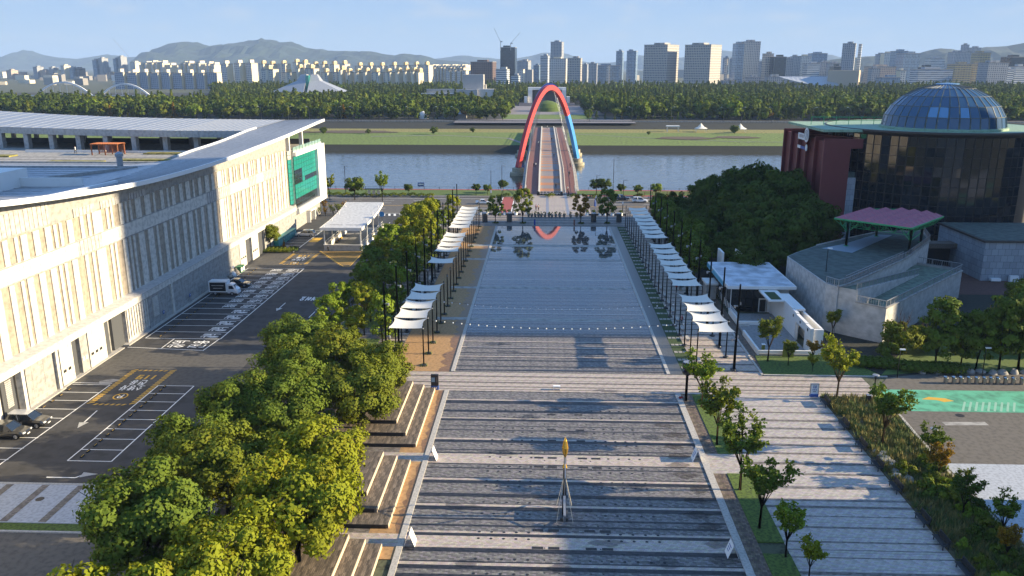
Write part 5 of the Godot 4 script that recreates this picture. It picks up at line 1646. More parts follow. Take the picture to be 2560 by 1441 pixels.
	for e in [-1, 1]:
		for i in 14:
			var u: float = e * (0.12 + i * 0.05)
			c.bar(arch_point(l, rr, 31.0, u), Vector3(e * 8.3, 5.0, -346 - i * 4.5 + 266), 0.06, 0.06)
			c.bar(arch_point(l2, r2, 30.8, u), Vector3(e * 8.3, 5.0, -408 + i * 4.5 + 266), 0.06, 0.06)
	obj("hanger_cables", c, M.grey_steel, t)
	# black and white arch-shaped barrier at the near end
	var b := thing("arch_barrier", "low black barrier with a row of white arches at the foot of the bridge", "barrier", Vector3(2.1, 0, -261.2))
	for i in 6:
		var s := MB.new()
		for k in 8:
			var w0 := PI * k / 8; var w1 := PI * (k + 1) / 8
			s.bar(Vector3(-2.75 + i * 1.1 + cos(w0) * 0.42, 0.35 + sin(w0) * 0.5, 0.12), Vector3(-2.75 + i * 1.1 + cos(w1) * 0.42, 0.35 + sin(w1) * 0.5, 0.12), 0.24, 0.14)
		obj("white_arch", s, M.white_paint, b)
		bx("black_cap", M.dark, b, Vector3(-2.75 + i * 1.1, 1.0, 0), Vector3(0.8, 0.3, 0.4), 0.0)
	bx("black_base", M.dark, b, Vector3(0, 0.3, -0.1), Vector3(6.8, 0.6, 0.3))
	for e in [-1, 1]: bx("end_block", M.dark, b, Vector3(3.7 * e, 0.6, 0), Vector3(0.7, 1.2, 0.7))

func far_bank_things():
	# winding path, dirt patches on the lawns
	var p := setting("lawn_path")
	var s := MB.new()
	var pts := [Vector2(-100, -480), Vector2(-60, -489), Vector2(-40, -480), Vector2(-20, -470), Vector2(-13, -445), Vector2(-10, -435)]
	for i in pts.size() - 1: stroke(s, Vector3(pts[i].x, 0.44 + i * 0.002, pts[i].y), Vector3(pts[i + 1].x, 0.44 + i * 0.002, pts[i + 1].y), 2.2)
	for k in [[20, -500, 70, -468], [70, -468, 110, -450], [110, -452, 190, -448]]: stroke(s, Vector3(k[0], 0.45, k[1]), Vector3(k[2], 0.452, k[3]), 1.4)
	obj("path", s, M.tile_slate, p)
	s = MB.new()
	for k in [[-118, -512, 34, 11], [-160, -508, 26, 8], [80, -474, 20, 10], [110, -480, 16, 8]]:
		var a := PackedVector2Array()
		for i in 14: a.append(Vector2(k[0] + cos(TAU * i / 14) * k[2] * (0.8 + 0.2 * sin(i * 2.3)), k[1] + sin(TAU * i / 14) * k[3]))
		s.prism(a, 0, 0.62, false)
	obj("bare_soil", s, M.soil, p)
	# embankment road with wall and lamps
	p = setting("embankment_road")
	s = MB.new()
	s.sheet(-500, -560, 500, -572, 4.05)
	obj("asphalt", s, M.asphalt, p)
	s = MB.new()
	s.box2(Vector3(-500, 2.6, -559), Vector3(-12, 4.5, -559.6))
	s.box2(Vector3(16, 2.6, -559), Vector3(500, 4.5, -559.6))
	obj("parapet_wall", s, M.concrete, p)
	s = MB.new()
	s.box2(Vector3(-60, 3.6, -548), Vector3(60, 4.02, -585))
	obj("forecourt", s, M.tile_slate, p)
	var lamp := thing("road_lamp", "tall pale street lamp on the far embankment road, leftmost", "street lamp", Vector3(-205, 4, -556), 0, "street lamps along the far embankment")
	s = MB.new()
	s.tube([Vector3.ZERO, Vector3(0, 9, 0)], [0.16, 0.1], 6)
	obj("pole", s, M.grey_steel, lamp)
	s = MB.new()
	s.bar(Vector3(0, 9, 0), Vector3(1.6, 9.8, 0), 0.14, 0.12)
	obj("arm", s, M.grey_steel, lamp)
	bx("head", M.white_steel, lamp, Vector3(1.9, 9.85, 0), Vector3(0.9, 0.2, 0.4))
	var xs := [-190, -172, -158, -138, -128, -108, -90, -74, -60, 30, 58, 84, 118, 130, 150, 176, 200, 236, 262]
	for i in xs.size(): dup(lamp, "road_lamp", Vector3(xs[i], 4, -555.0 - (i % 3)), 0.0 if i % 2 else PI, "pale street lamp on the far embankment road, %s from the left" % nth(i + 2))
	# gate-like hall beyond the bridge, with its steps and the green knoll before it
	var g := thing("gate_hall", "wide pale portal hall with a flat roof behind the arch bridge", "building", Vector3(2.4, 4, -800))
	bx("roof_beam", M.white_wall, g, Vector3(0, 15.2, -6), Vector3(36, 2.2, 14))
	bx("left_pylon", M.white_wall, g, Vector3(-16, 7.2, 0), Vector3(4, 14, 6))
	bx("right_pylon", M.white_wall, g, Vector3(16, 7.2, 0), Vector3(4, 14, 6))
	bx("back_wall", M.facade_dark, g, Vector3(0, 7, -12), Vector3(30, 14, 1))
	for i in 5: bx("column", M.white_wall, g, Vector3(8 + i * 1.6, 7.2, -4), Vector3(0.6, 14, 0.8))
	bx("inner_panel", M.facade_dark, g, Vector3(-6.5, 8, -3), Vector3(10, 9, 1))
	bx("stair_flank", M.white_wall, g, Vector3(-20, 4, 3), Vector3(3, 8, 8))
	bx("stair_flank", M.white_wall, g, Vector3(20, 4, 3), Vector3(3, 8, 8))
	s = MB.new()
	for i in 6: s.box2(Vector3(-26, 0, 10 + i * 2.4), Vector3(26, 2.4 - i * 0.4, 12.4 + i * 2.4))
	obj("steps", s, M.tile_slate, g)
	s = MB.new()
	s.lathe(Vector3(2.4, 3.9, -690), [Vector2(12, 0), Vector2(11.4, 3.2), Vector2(8.5, 6.4), Vector2(4, 8.2), Vector2(0, 8.8)], 24)
	tag(obj("green_knoll", s, M.lawn), "round green grassy knoll seen through the bridge arch", "mound")
	s = MB.new()
	s.sheet(-40, -640, 46, -780, 4.1)
	struct("gate_plaza", s, M.tile_slate)
	s = MB.new()
	s.sheet(-30, -585, 34, -640, 4.1)
	struct("gate_lawn", s, M.bank_lawn)
	# sheds and tents
	g = thing("riverside_shed", "low shed with a pale blue-grey roof among the trees across the river", "building", Vector3(-63, 4, -590))
	bx("wall", M.panel_grey, g, Vector3(0, 1.6, 0), Vector3(16, 3.2, 7))
	s = MB.new()
	s.quad(Vector3(-8.6, 3.2, 4.2), Vector3(8.6, 3.2, 4.2), Vector3(8.2, 5.2, 0), Vector3(-8.2, 5.2, 0))
	s.quad(Vector3(8.6, 3.2, -4.2), Vector3(-8.6, 3.2, -4.2), Vector3(-8.2, 5.2, 0), Vector3(8.2, 5.2, 0))
	obj("roof", s, M.roof_metal, g)
	g = thing("round_hut", "small white round hut beside the shed across the river", "building", Vector3(-85, 4, -586))
	s = MB.new()
	s.lathe(Vector3.ZERO, [Vector2(3.2, 0), Vector2(3.2, 2.6), Vector2(2.2, 4.6), Vector2(0, 5.4)], 14)
	obj("shell", s, M.white_wall, g)
	for i in 2:
		g = thing("sun_tent", "pointed white sun tent on the far lawn, %s of the pair" % ["left", "right"][i], "tent", Vector3(97 + i * 23.5, 0.4, -520 + i * 3), 0, "white tents on the far lawn")
		s = MB.new()
		s.lathe(Vector3(0, 2.2, 0), [Vector2(4.2, 0), Vector2(2.0, 1.0), Vector2(0.7, 2.4), Vector2(0, 3.4)], 6)
		obj("canvas", s, M.sail_fabric, g)
		for k in 4: bx("pole", M.white_steel, g, Vector3(3 * (1 if k & 1 else -1), 1.1, 2.2 * (1 if k & 2 else -1)), Vector3(0.12, 2.2, 0.12))
	g = thing("white_shelter", "white flat-roofed shelter left of the tents on the far lawn", "shelter", Vector3(80, 0.4, -522))
	bx("roof", M.white_wall, g, Vector3(0, 3.4, 0), Vector3(8, 0.7, 4))
	for k in 4: bx("post", M.white_steel, g, Vector3(3.4 * (1 if k & 1 else -1), 1.6, 1.6 * (1 if k & 2 else -1)), Vector3(0.2, 3.2, 0.2))
	for i in 2:
		g = thing("park_pavilion", "small dark-roofed park pavilion by the embankment road, %s one" % ["left", "right"][i], "pavilion", Vector3(236 + i * 14, 4, -566), 0, "dark-roofed park pavilions")
		s = MB.new()
		s.lathe(Vector3(0, 2.6, 0), [Vector2(4.2, 0), Vector2(0.4, 2.4), Vector2(0, 2.5)], 6)
		obj("roof", s, M.bronze_frame, g)
		for k in 4: bx("post", M.bronze_frame, g, Vector3(2.6 * (1 if k & 1 else -1), 1.3, 2.2 * (1 if k & 2 else -1)), Vector3(0.25, 2.6, 0.25))

# ---------------------------------------------------------------- trees
func nth(i: int) -> String:
	var k := i % 100
	return str(i) + ("th" if k in [11, 12, 13] else ["th", "st", "nd", "rd", "th", "th", "th", "th", "th", "th"][i % 10])

func leafmats():
	for k in [["leaf_green", 1.0, 1.0, 1.0], ["leaf_dark", 0.62, 0.66, 0.7], ["leaf_yellow", 1.9, 1.5, 0.8], ["leaf_lime", 1.45, 1.45, 1.0], ["leaf_orange", 2.3, 0.95, 0.7], ["leaf_olive", 1.25, 1.05, 0.85]]:
		var m := mat(k[0], lin(0.115 * k[1], 0.165 * k[2], 0.018 * k[3]), 0.75)
		m.vertex_color_use_as_albedo = true
		m.backlight_enabled = true
		m.backlight = lin(0.5, 0.5, 0.2)
		m.metallic_specular = 0.3

var crown_cache := {}

func leaf(s: MB, p: Vector3, nn: Vector3, shade: Vector3, size: float, r: RandomNumberGenerator):
	var a := nn.cross(Vector3(r.randf_range(-1, 1), r.randf_range(-1, 1), r.randf_range(-1, 1))).normalized() * size * 0.62
	var b := nn.cross(a).normalized() * size * 0.42
	var bend := nn * size * 0.14
	s.tri_n(p - a - bend, p + a - bend, p + b, shade, shade, shade)
	s.tri_n(p - a - bend, p - b, p + a - bend, shade, shade, shade)

func crown(key: String, shape: String, rx: float, ry: float, lobes: int, per: int, lr: float, size: float, warm: float) -> ArrayMesh:   # centred on its own middle
	if crown_cache.has(key): return crown_cache[key]
	var r := RandomNumberGenerator.new()
	r.seed = hash(key)
	var s := MB.new()
	for i in lobes:
		var d := Vector3(r.randfn(), r.randfn(), r.randfn()).normalized()
		var k := pow(r.randf_range(0.12, 1.0), 0.45)
		var q := Vector3(d.x * rx * k, d.y * ry * k, d.z * rx * k)
		var big := lr * r.randf_range(0.65, 1.25)
		match shape:
			"cone":
				var h := pow(r.randf(), 0.8)
				var w := TAU * r.randf()
				var rad := rx * (1.0 - h) * pow(r.randf(), 0.35) + 0.05
				q = Vector3(cos(w) * rad, (h * 2 - 1) * ry, sin(w) * rad)
				big *= 1.0 - 0.5 * h
			"vase":
				var h := pow(r.randf(), 0.7)
				var w := TAU * r.randf()
				var rad := rx * (0.25 + 0.75 * sin(PI * pow(h, 0.75) * 0.86)) * pow(r.randf(), 0.4)
				q = Vector3(cos(w) * rad, (h * 2 - 1) * ry, sin(w) * rad)
			"flat":
				q.y = absf(q.y) * 0.6 + r.randf_range(-0.15, 0.15) * ry
		var tone := r.randf_range(0.72, 1.22)
		var hue := r.randf() * warm
		var outward := Vector3(q.x, q.y * rx / ry + rx * 0.25, q.z).normalized()
		for j in per:
			var e := Vector3(r.randfn(), r.randfn() + 0.25, r.randfn()).normalized()
			var p := q + Vector3(e.x, e.y * 0.72, e.z) * big * r.randf_range(0.6, 1.08)
			var nn := (e * 0.8 + outward * 0.5 + Vector3(r.randfn(), r.randfn(), r.randfn()) * 0.45).normalized()
			var t := tone * r.randf_range(0.8, 1.2)
			s.col = Color(t * (1.0 + hue), t * (1.0 + 0.35 * hue), t)
			leaf(s, p, nn, (nn * 0.55 + (e + outward * 0.6).normalized() * 0.45).normalized(), size * r.randf_range(0.7, 1.3), r)
	crown_cache[key] = s.mesh()
	return crown_cache[key]

func skeleton(key: String, h: float, fork: float, rad: float, spread: float, limbs: int) -> ArrayMesh:   # trunk from the ground, limbs reaching into the crown
	if crown_cache.has(key): return crown_cache[key]
	var r := RandomNumberGenerator.new()
	r.seed = hash(key)
	var s := MB.new()
	var lean := Vector3(r.randf_range(-0.04, 0.04), 1, r.randf_range(-0.04, 0.04))
	s.tube([Vector3.ZERO, Vector3(0, 0.25, 0), lean * fork * 0.6, lean * fork], [rad * 1.5, rad * 1.1, rad * 0.95, rad * 0.85], 7)
	for i in limbs:
		var w := TAU * (i + r.randf() * 0.6) / limbs
		var out := Vector3(cos(w), 0, sin(w)) * spread * r.randf_range(0.5, 1.0)
		var top := lean * fork + out + Vector3.UP * (h - fork) * r.randf_range(0.62, 0.98)
		var mid := lean * fork + out * 0.42 + Vector3.UP * (h - fork) * 0.36
		s.tube([lean * fork * 0.97, mid, top], [rad * 0.62, rad * 0.42, rad * 0.1], 5, false)
		for k in 2:
			var o := Vector3(r.randf_range(-1, 1), r.randf_range(0.1, 0.7), r.randf_range(-1, 1)) * spread * 0.45
			s.tube([mid.lerp(top, 0.2 + 0.3 * k), mid.lerp(top, 0.5 + 0.3 * k) + o], [rad * 0.3, rad * 0.06], 4, false)
	crown_cache[key] = s.mesh()
	return crown_cache[key]

func sparse_crown(key: String, h: float, fork: float, spread: float, limbs: int, per: int, size: float, warm: float) -> Array:   # open young tree: [skeleton, leaves along its branches]
	if crown_cache.has(key): return crown_cache[key]
	var r := RandomNumberGenerator.new()
	r.seed = hash(key)
	var s := MB.new()
	var f := MB.new()
	s.tube([Vector3.ZERO, Vector3(0, 0.3, 0), Vector3(0.05, fork, 0)], [0.17, 0.13, 0.1], 7)
	for i in limbs:
		var w := TAU * (i + r.randf() * 0.7) / limbs
		var out := Vector3(cos(w), 0, sin(w)) * spread * r.randf_range(0.45, 1.0)
		var a := Vector3(0.05, fork * 0.97, 0)
		var mid := a + out * 0.45 + Vector3.UP * (h - fork) * 0.36
		var top := a + out + Vector3.UP * (h - fork) * r.randf_range(0.55, 1.0)
		s.tube([a, mid, top], [0.075, 0.05, 0.015], 5, false)
		var twigs := [[mid, top]]
		for k in 5:
			var b := mid.lerp(top, k * 0.2)
			var e := b + Vector3(r.randf_range(-1, 1), r.randf_range(-0.1, 0.8), r.randf_range(-1, 1)) * spread * 0.42
			s.tube([b, e], [0.03, 0.008], 4, false)
			twigs.append([b, e])
		for tw in twigs:
			var tone := r.randf_range(0.75, 1.25)
			var hue := r.randf() * warm
			for j in per:
				var p: Vector3 = tw[0].lerp(tw[1], pow(r.randf(), 0.6)) + Vector3(r.randfn(), r.randfn() * 0.6, r.randfn()) * spread * 0.09
				var nn := Vector3(r.randfn() * 0.7, r.randf_range(0.1, 1.2), r.randfn() * 0.7).normalized()
				var t := tone * r.randf_range(0.8, 1.2)
				f.col = Color(t * (1.0 + hue), t * (1.0 + 0.35 * hue), t)
				leaf(f, p, nn, nn, size * r.randf_range(0.7, 1.3), r)
	crown_cache[key] = [s.mesh(), f.mesh()]
	return crown_cache[key]

func tree(called: String, label: String, group: String, at: Vector3, trunk: Mesh, leaves: Mesh, mid: float, m: Material, turn: float, size := Vector3.ONE, bark: Material = null) -> Node3D:
	var t := thing(called, label, "tree", at, turn, group)
	t.scale = size
	put("trunk", trunk, bark if bark else M.bark, t)
	put("crown", leaves, m, t, Vector3(0, mid, 0))
	return t

func grove_trees():
	# big spreading trees at the lower left
	var spots := [[-30.8, -56.0, 1.12, "leaf_green"], [-28.6, -66.3, 1.02, "leaf_olive"], [-19.6, -57.6, 1.1, "leaf_yellow"], [-20.4, -67.4, 1.0, "leaf_yellow"], [-26.4, -78.6, 1.0, "leaf_green"], [-32.0, -79.6, 0.95, "leaf_green"], [-20.0, -84.0, 0.98, "leaf_olive"], [-32.0, -99.5, 1.02, "leaf_green"], [-25.6, -95.8, 0.95, "leaf_olive"], [-19.4, -92.8, 0.86, "leaf_olive"], [-22.3, -50.6, 0.98, "leaf_yellow"], [-30, -90, 0.95, "leaf_green"], [-33.4, -70, 0.9, "leaf_green"]]
	var notes := ["dark green, at the left edge of the grove", "olive, behind the darkest one", "broad golden yellow one beside the lower deck", "golden one beside the middle timber steps", "fresh green one beside the upper timber steps", "green one leaning over the parking bays", "olive one overhanging the upper timber steps", "dark green one nearest the drive lane", "olive one in the far row", "small olive one by the nearest left sail", "yellow one cut by the bottom edge", "green one in the middle of the grove", "low green one by the parking bays"]
	for i in spots.size():
		var k := i % 3
		var c := crown("big%d" % k, "round", 4.5, 3.7, 95, 190, 1.1, 0.27, 0.9)
		var tk := skeleton("bigt%d" % k, 7.6, 2.2, 0.24, 3.4, 6)
		var s: float = spots[i][2]
		tree("broad_tree", "big spreading tree: " + notes[i], "big trees of the lower left grove", Vector3(spots[i][0], 0, spots[i][1]), tk, c, 5.6, M[spots[i][3]], i * 1.3, Vector3(s, s * 0.98, s))
	var low := [[-29.5, -44.6], [-25.0, -45.2], [-22.0, -46.0]]
	for i in 3:
		tree("yellow_treetop", "golden yellow treetop at the bottom edge, %s of three" % ["left", "middle", "right"][i], "yellow treetops at the bottom edge", Vector3(low[i][0], 0, low[i][1]), skeleton("bigt1", 7.6, 2.2, 0.24, 3.4, 6), crown("mid0", "round", 1.7, 2.2, 22, 90, 0.75, 0.3, 1.3), 6.4, M.leaf_yellow, i * 2.0, Vector3(1, 1.1 + 0.04 * i, 1))
	# slender young trees between the car park and the sails
	var r := RandomNumberGenerator.new()
	r.seed = 21
	var row := 0
	for x in [-31.2, -27.2, -23.6]:
		for i in 16:
			var z := -112.5 - i * 6.3 + r.randf_range(-1.2, 1.2)
			if row == 2 and i % 3 == 1: continue
			var far := i > 5
			var m: String = "leaf_yellow" if far and r.randf() < 0.8 else ("leaf_lime" if r.randf() < 0.6 else "leaf_green")
			if i < 2 and row > 0: m = "leaf_yellow" if row == 1 else "leaf_lime"
			var k := (i + row) % 3
			var s := r.randf_range(0.82, 1.12)
			tree("young_tree", "slender young tree, %s from the front in the %s row beside the left sails" % [nth(i + 1), ["outer", "middle", "inner"][row]], "slender trees beside the left sails", Vector3(x + r.randf_range(-0.6, 0.6), 0, z), skeleton("slimt%d" % k, 7.2, 1.9, 0.11, 1.3, 5), crown("slim%d" % k, "vase", 2.0, 3.0, 42, 55, 0.62, 0.3, 0.9), 5.0, M[m], r.randf() * TAU, Vector3(s, s * r.randf_range(0.9, 1.1), s))
		row += 1
	for i in 6:   # low planting under them
		var z := -118.0 - i * 14.5
		var c := crown("shrub0", "flat", 1.6, 0.7, 16, 40, 0.5, 0.22, 0.4)
		tag(put("shrub", c, M.leaf_green, null, Vector3(-23.5, 0.5, z)), "low green shrub under the slender trees, %s from the front" % nth(i + 1), "shrub", "low shrubs under the slender trees")

func promenade_trees():
	var rows := [[19.4, -93.0, 0.92, "leaf_lime"], [19.2, -82.8, 0.98, "leaf_olive"], [19.45, -72.9, 1.06, "leaf_green"], [19.6, -66.0, 0.95, "leaf_green"], [20.7, -61.6, 0.7, "leaf_lime"], [21.7, -58.6, 0.5, "leaf_yellow"]]
	for i in rows.size():
		var s: float = rows[i][2]
		var q := sparse_crown("open%d" % (i % 4), 8.0, 2.3, 2.4, 7, 46, 0.3, 0.9)
		tree("promenade_tree", "open-branched young tree on the lawn strip, %s from the far end" % nth(i + 1), "young trees on the lawn strip of the promenade", Vector3(rows[i][0], 0, rows[i][1]), q[0], q[1], 0.0, M[rows[i][3]], i * 2.1, Vector3(s, s, s))
	var more := [["pale round young tree before the pavilion terrace", 31.6, -109.4, 0.9, "leaf_olive", 1], ["upright yellow-green tree beside the restroom sign", 36.6, -96.1, 1.05, "leaf_yellow", 2], ["leaning tree with a one-sided crown over the garden bed", 37.05, -83.0, 1.0, "leaf_green", 3], ["small bushy tree against the ramp building wall", 44.2, -120.6, 0.6, "leaf_olive", 1], ["tiny bare-stemmed tree on the corner lawn", 34.0, -107.9, 0.52, "leaf_olive", 0], ["small yellow sapling on the corner lawn", 36.6, -105.7, 0.34, "leaf_yellow", 2], ["small dry reddish tree behind the corner lawn", 37.6, -109.0, 0.48, "leaf_orange", 3]]
	for k in more:
		var q := sparse_crown("open%d" % k[5], 8.0, 2.3, 2.4, 7, 46, 0.3, 0.9)
		tree("lawn_tree", k[0], "", Vector3(k[1], 0, k[2]), q[0], q[1], 0.0, M[k[4]], k[1], Vector3.ONE * k[3])
	# row of conical green trees behind the green road
	var cone := [[53.8, -107.6, 1.0], [57.4, -108.0, 0.78], [58.9, -107.0, 0.84], [62.1, -107.2, 1.08], [64.9, -107.6, 1.2], [68.2, -107.4, 1.1], [71.4, -107.8, 1.0]]
	for i in cone.size():
		var s: float = cone[i][2]
		tree("row_tree", "bright green tree behind the green road, %s from the left" % nth(i + 1), "bright green trees behind the green road", Vector3(cone[i][0], 0, cone[i][1]), skeleton("conet", 8, 1.8, 0.14, 1.4, 5), crown("tall%d" % (i % 2), "vase", 2.5, 4.0, 60, 80, 0.75, 0.34, 0.3), 5.6, M.leaf_green, i * 1.7, Vector3(s, s, s))
	var wild := [[51.5, -113.5, 0.95], [55.2, -114.5, 0.7], [66, -117, 0.9], [70, -120, 1.0], [74, -126, 0.9], [78, -130, 0.8], [60, -114, 0.6], [48.5, -110.5, 0.5], [70.5, -113.5, 0.7], [82, -138, 0.9], [76, -118, 1.0]]
	for i in wild.size():
		var s: float = wild[i][2]
		tree("slope_tree", "dense bushy tree on the slope before the ramp building, %s from the left" % nth(i + 1), "bushy trees on the slope", Vector3(wild[i][0], 0, wild[i][1]), skeleton("conet", 8, 1.8, 0.14, 1.4, 5), crown("bush%d" % (i % 2), "round", 2.8, 2.4, 44, 90, 0.9, 0.34, 0.4), 3.0, M.leaf_green if i % 3 else M.leaf_olive, i * 1.1, Vector3(s, s, s))
	var hedge := crown("hedge", "round", 1.3, 0.7, 14, 60, 0.5, 0.2, 0.2)
	for i in 14:
		tag(put("hedge_bush", hedge, M.leaf_green, null, Vector3(43.5 + i * 0.95, 0.7, -107.2 + i * 0.1 - (1.0 if i < 6 else 0.0))), "clipped dark green bush of the low hedge, %s from the left" % nth(i + 1), "bush", "bushes of the low hedge")
	# four street trees at the far end of the plaza, in round tufts of grass
	var ap := [[-12.6, -212.5, 0.93, "leaf_green"], [-5.4, -212.6, 1.15, "leaf_olive"], [9.85, -212.8, 0.96, "leaf_orange"], [16.75, -213.2, 1.15, "leaf_green"]]
	for i in 4:
		var s: float = ap[i][2]
		tree("plaza_end_tree", ["dark green vase-shaped tree at the far plaza end, first from left", "tall olive vase-shaped tree at the far plaza end, second from left", "orange-brown autumn tree at the far plaza end", "dark green vase-shaped tree at the far plaza end, rightmost"][i], "trees at the far end of the plaza", Vector3(ap[i][0], 0, ap[i][1]), skeleton("vaset", 7.2, 1.6, 0.14, 1.8, 6), crown("vase%d" % (i % 2), "vase", 2.7, 2.9, 46, 70, 0.66, 0.32, 0.5), 4.9, M[ap[i][3]], i * 1.4, Vector3(s * 0.9, s, s * 0.9))
		tag(put("grass_ring", crown("ring", "flat", 0.9, 0.2, 10, 30, 0.3, 0.2, 0.2), M.leaf_green, null, Vector3(ap[i][0], 0.1, ap[i][1])), "ring of grass round the foot of the %s far plaza tree" % ["leftmost", "second", "orange", "rightmost"][i], "grass")

func dark_trees():
	var r := RandomNumberGenerator.new()
	r.seed = 33
	var n := 0
	for z in [-149, -156, -163, -170, -177, -184, -191, -198, -205, -212, -219]:
		for x in [31.0, 37.0, 43.5, 50.0, 56.5, 62.0]:
			if x < 33 and z > -150: continue
			if x > 40 and z > -154: continue
			if x > 53 and z > -176: continue
			if x > 60 and z > -226 and z < -184: continue
			var px: float = x + r.randf_range(-1.6, 1.6)
			var low: bool = x < 40 or z > -158
			var s := r.randf_range(0.78, 1.0) * (0.72 if low else 1.12)
			if x > 48 and z < -190: s *= 1.22
			n += 1
			tree("dark_tree", "dense dark tree in the wood left of the red wall, %s counted from the front" % nth(n), "dense dark trees left of the red wall", Vector3(px, 0, z + r.randf_range(-1.5, 1.5)), skeleton("bigt%d" % (n % 3), 7.6, 2.2, 0.24, 3.4, 6), crown("wood%d" % (n % 3), "round", 4.2, 4.4, 70, 70, 1.25, 0.48, 0.3), 6.4, M.leaf_dark if x > 36 else M.leaf_green, r.randf() * TAU, Vector3(s, s * r.randf_range(0.95, 1.25), s), M.dark_bark)
	for i in 9:
		var z := -152.0 - i * 6.8
		var s := r.randf_range(0.9, 1.15)
		tree("edge_tree", "small green tree behind the right masts, %s from the front" % nth(i + 1), "small trees behind the right masts", Vector3(29.2 + r.randf_range(-0.5, 0.5), 0, z), skeleton("slimt0", 7.2, 1.9, 0.11, 1.3, 5), crown("slim%d" % (i % 3), "vase", 2.0, 3.0, 42, 55, 0.62, 0.3, 0.9), 4.6, M.leaf_green if i < 6 else M.leaf_lime, r.randf() * TAU, Vector3(s, s * 0.95, s))

func riverside_trees():
	var list := [[-58.3, -249.8, 1.0, "round tree by the road, left of the bus stop", "leaf_green", 0], [-49.2, -247, 1.2, "tall ragged yellow-green tree by the bus stop", "leaf_lime", 1], [-66, -249.5, 1.0, "thin yellowish tree right of the white glass box", "leaf_yellow", 1], [-43.4, -261, 0.5, "small round dark tree on the river lawn", "leaf_dark", 0], [-21.7, -262, 0.5, "small dark tree left of the river masts", "leaf_dark", 0], [-13.2, -266, 0.6, "dark umbrella tree left of the bridge foot", "leaf_dark", 0], [-18, -262, 0.48, "small tree among the river masts", "leaf_green", 0], [16.9, -263.4, 0.72, "dark umbrella tree right of the bridge foot, left of two", "leaf_dark", 0], [19.6, -263.5, 0.75, "dark umbrella tree right of the bridge foot, right of two", "leaf_dark", 0], [25, -263.7, 0.5, "small umbrella tree on the right river lawn", "leaf_dark", 0], [30, -261.3, 0.5, "small leafy tree on the right river lawn", "leaf_green", 0], [35.6, -259.9, 0.6, "yellowish small tree near the right masts", "leaf_lime", 0]]
	for k in list:
		var s: float = k[2]
		if k[5] == 1:
			var q := sparse_crown("open2", 8.0, 2.3, 2.4, 7, 46, 0.3, 0.9)
			tree("river_tree", k[3], "", Vector3(k[0], 0, k[1]), q[0], q[1], 0, M[k[4]], k[0], Vector3(s * 0.8, s, s * 0.8))
		else:
			tree("river_tree", k[3], "", Vector3(k[0], 0, k[1]), skeleton("conet", 8, 1.8, 0.14, 1.4, 5), crown("bush0", "round", 2.8, 2.4, 44, 90, 0.9, 0.34, 0.4), 5.0, M[k[4]], k[0], Vector3(s, s, s))
	var r := RandomNumberGenerator.new()
	r.seed = 8
	for i in 22:
		var x := -75.0 + i * 3.0 if i < 14 else -12.0 + (i - 14) * 7.0
		tag(put("roadside_shrub", crown("shrub0", "flat", 1.6, 0.7, 16, 40, 0.5, 0.22, 0.4), [M.leaf_green, M.leaf_olive, M.leaf_dark][i % 3], null, Vector3(x, 0.5, -257.5 + r.randf_range(-1, 1))), "low roadside shrub on the river side, %s from the left" % nth(i + 1), "shrub", "low shrubs along the river road")
	for i in 14:
		var q := sparse_crown("twig%d" % (i % 3), 4.5, 0.6, 1.2, 6, 9, 0.24, 1.6)
		tree("thin_shrub", "thin half-bare shrub right of the white glass box, %s of the thicket" % nth(i + 1), "thin shrubs by the end of the hall", Vector3(-66 + (i % 7) * 2.0, 0, -222 - (i / 7) * 5.0 + r.randf_range(-1, 1)), q[0], q[1], 0, M.leaf_orange if i % 3 == 0 else M.leaf_olive, i * 0.9, Vector3.ONE * r.randf_range(0.6, 0.95))
	var rt := tree("hall_tree", "leafy round tree with pale trunks against the hall wall", "", Vector3(-61.0, 0.2, -177.5), skeleton("conet", 8, 1.8, 0.14, 1.4, 5), crown("bush1", "round", 2.8, 2.4, 44, 90, 0.9, 0.34, 0.4), 4.6, M.leaf_olive, 0.4, Vector3(0.75, 0.8, 0.75))
	tree("red_conifer", "small rust red conifer in the bed before the hall", "", Vector3(-57.8, 0.1, -177.2), skeleton("conet", 8, 1.8, 0.14, 1.4, 5), crown("conif0", "cone", 1.8, 4.2, 50, 26, 0.5, 0.3, 0.3), 4.4, M.leaf_orange, 0.4, Vector3(0.3, 0.3, 0.3))
	for i in 7:
		tag(put("bed_shrub", crown("shrub0", "flat", 1.6, 0.7, 16, 40, 0.5, 0.22, 0.4), [M.leaf_green, M.leaf_yellow, M.leaf_olive][i % 3], null, Vector3(-61.4 + i * 0.9, 0.4, -176.8)), "small shrub in the bed before the hall, %s from the left" % nth(i + 1), "shrub", "small shrubs in the bed before the hall")

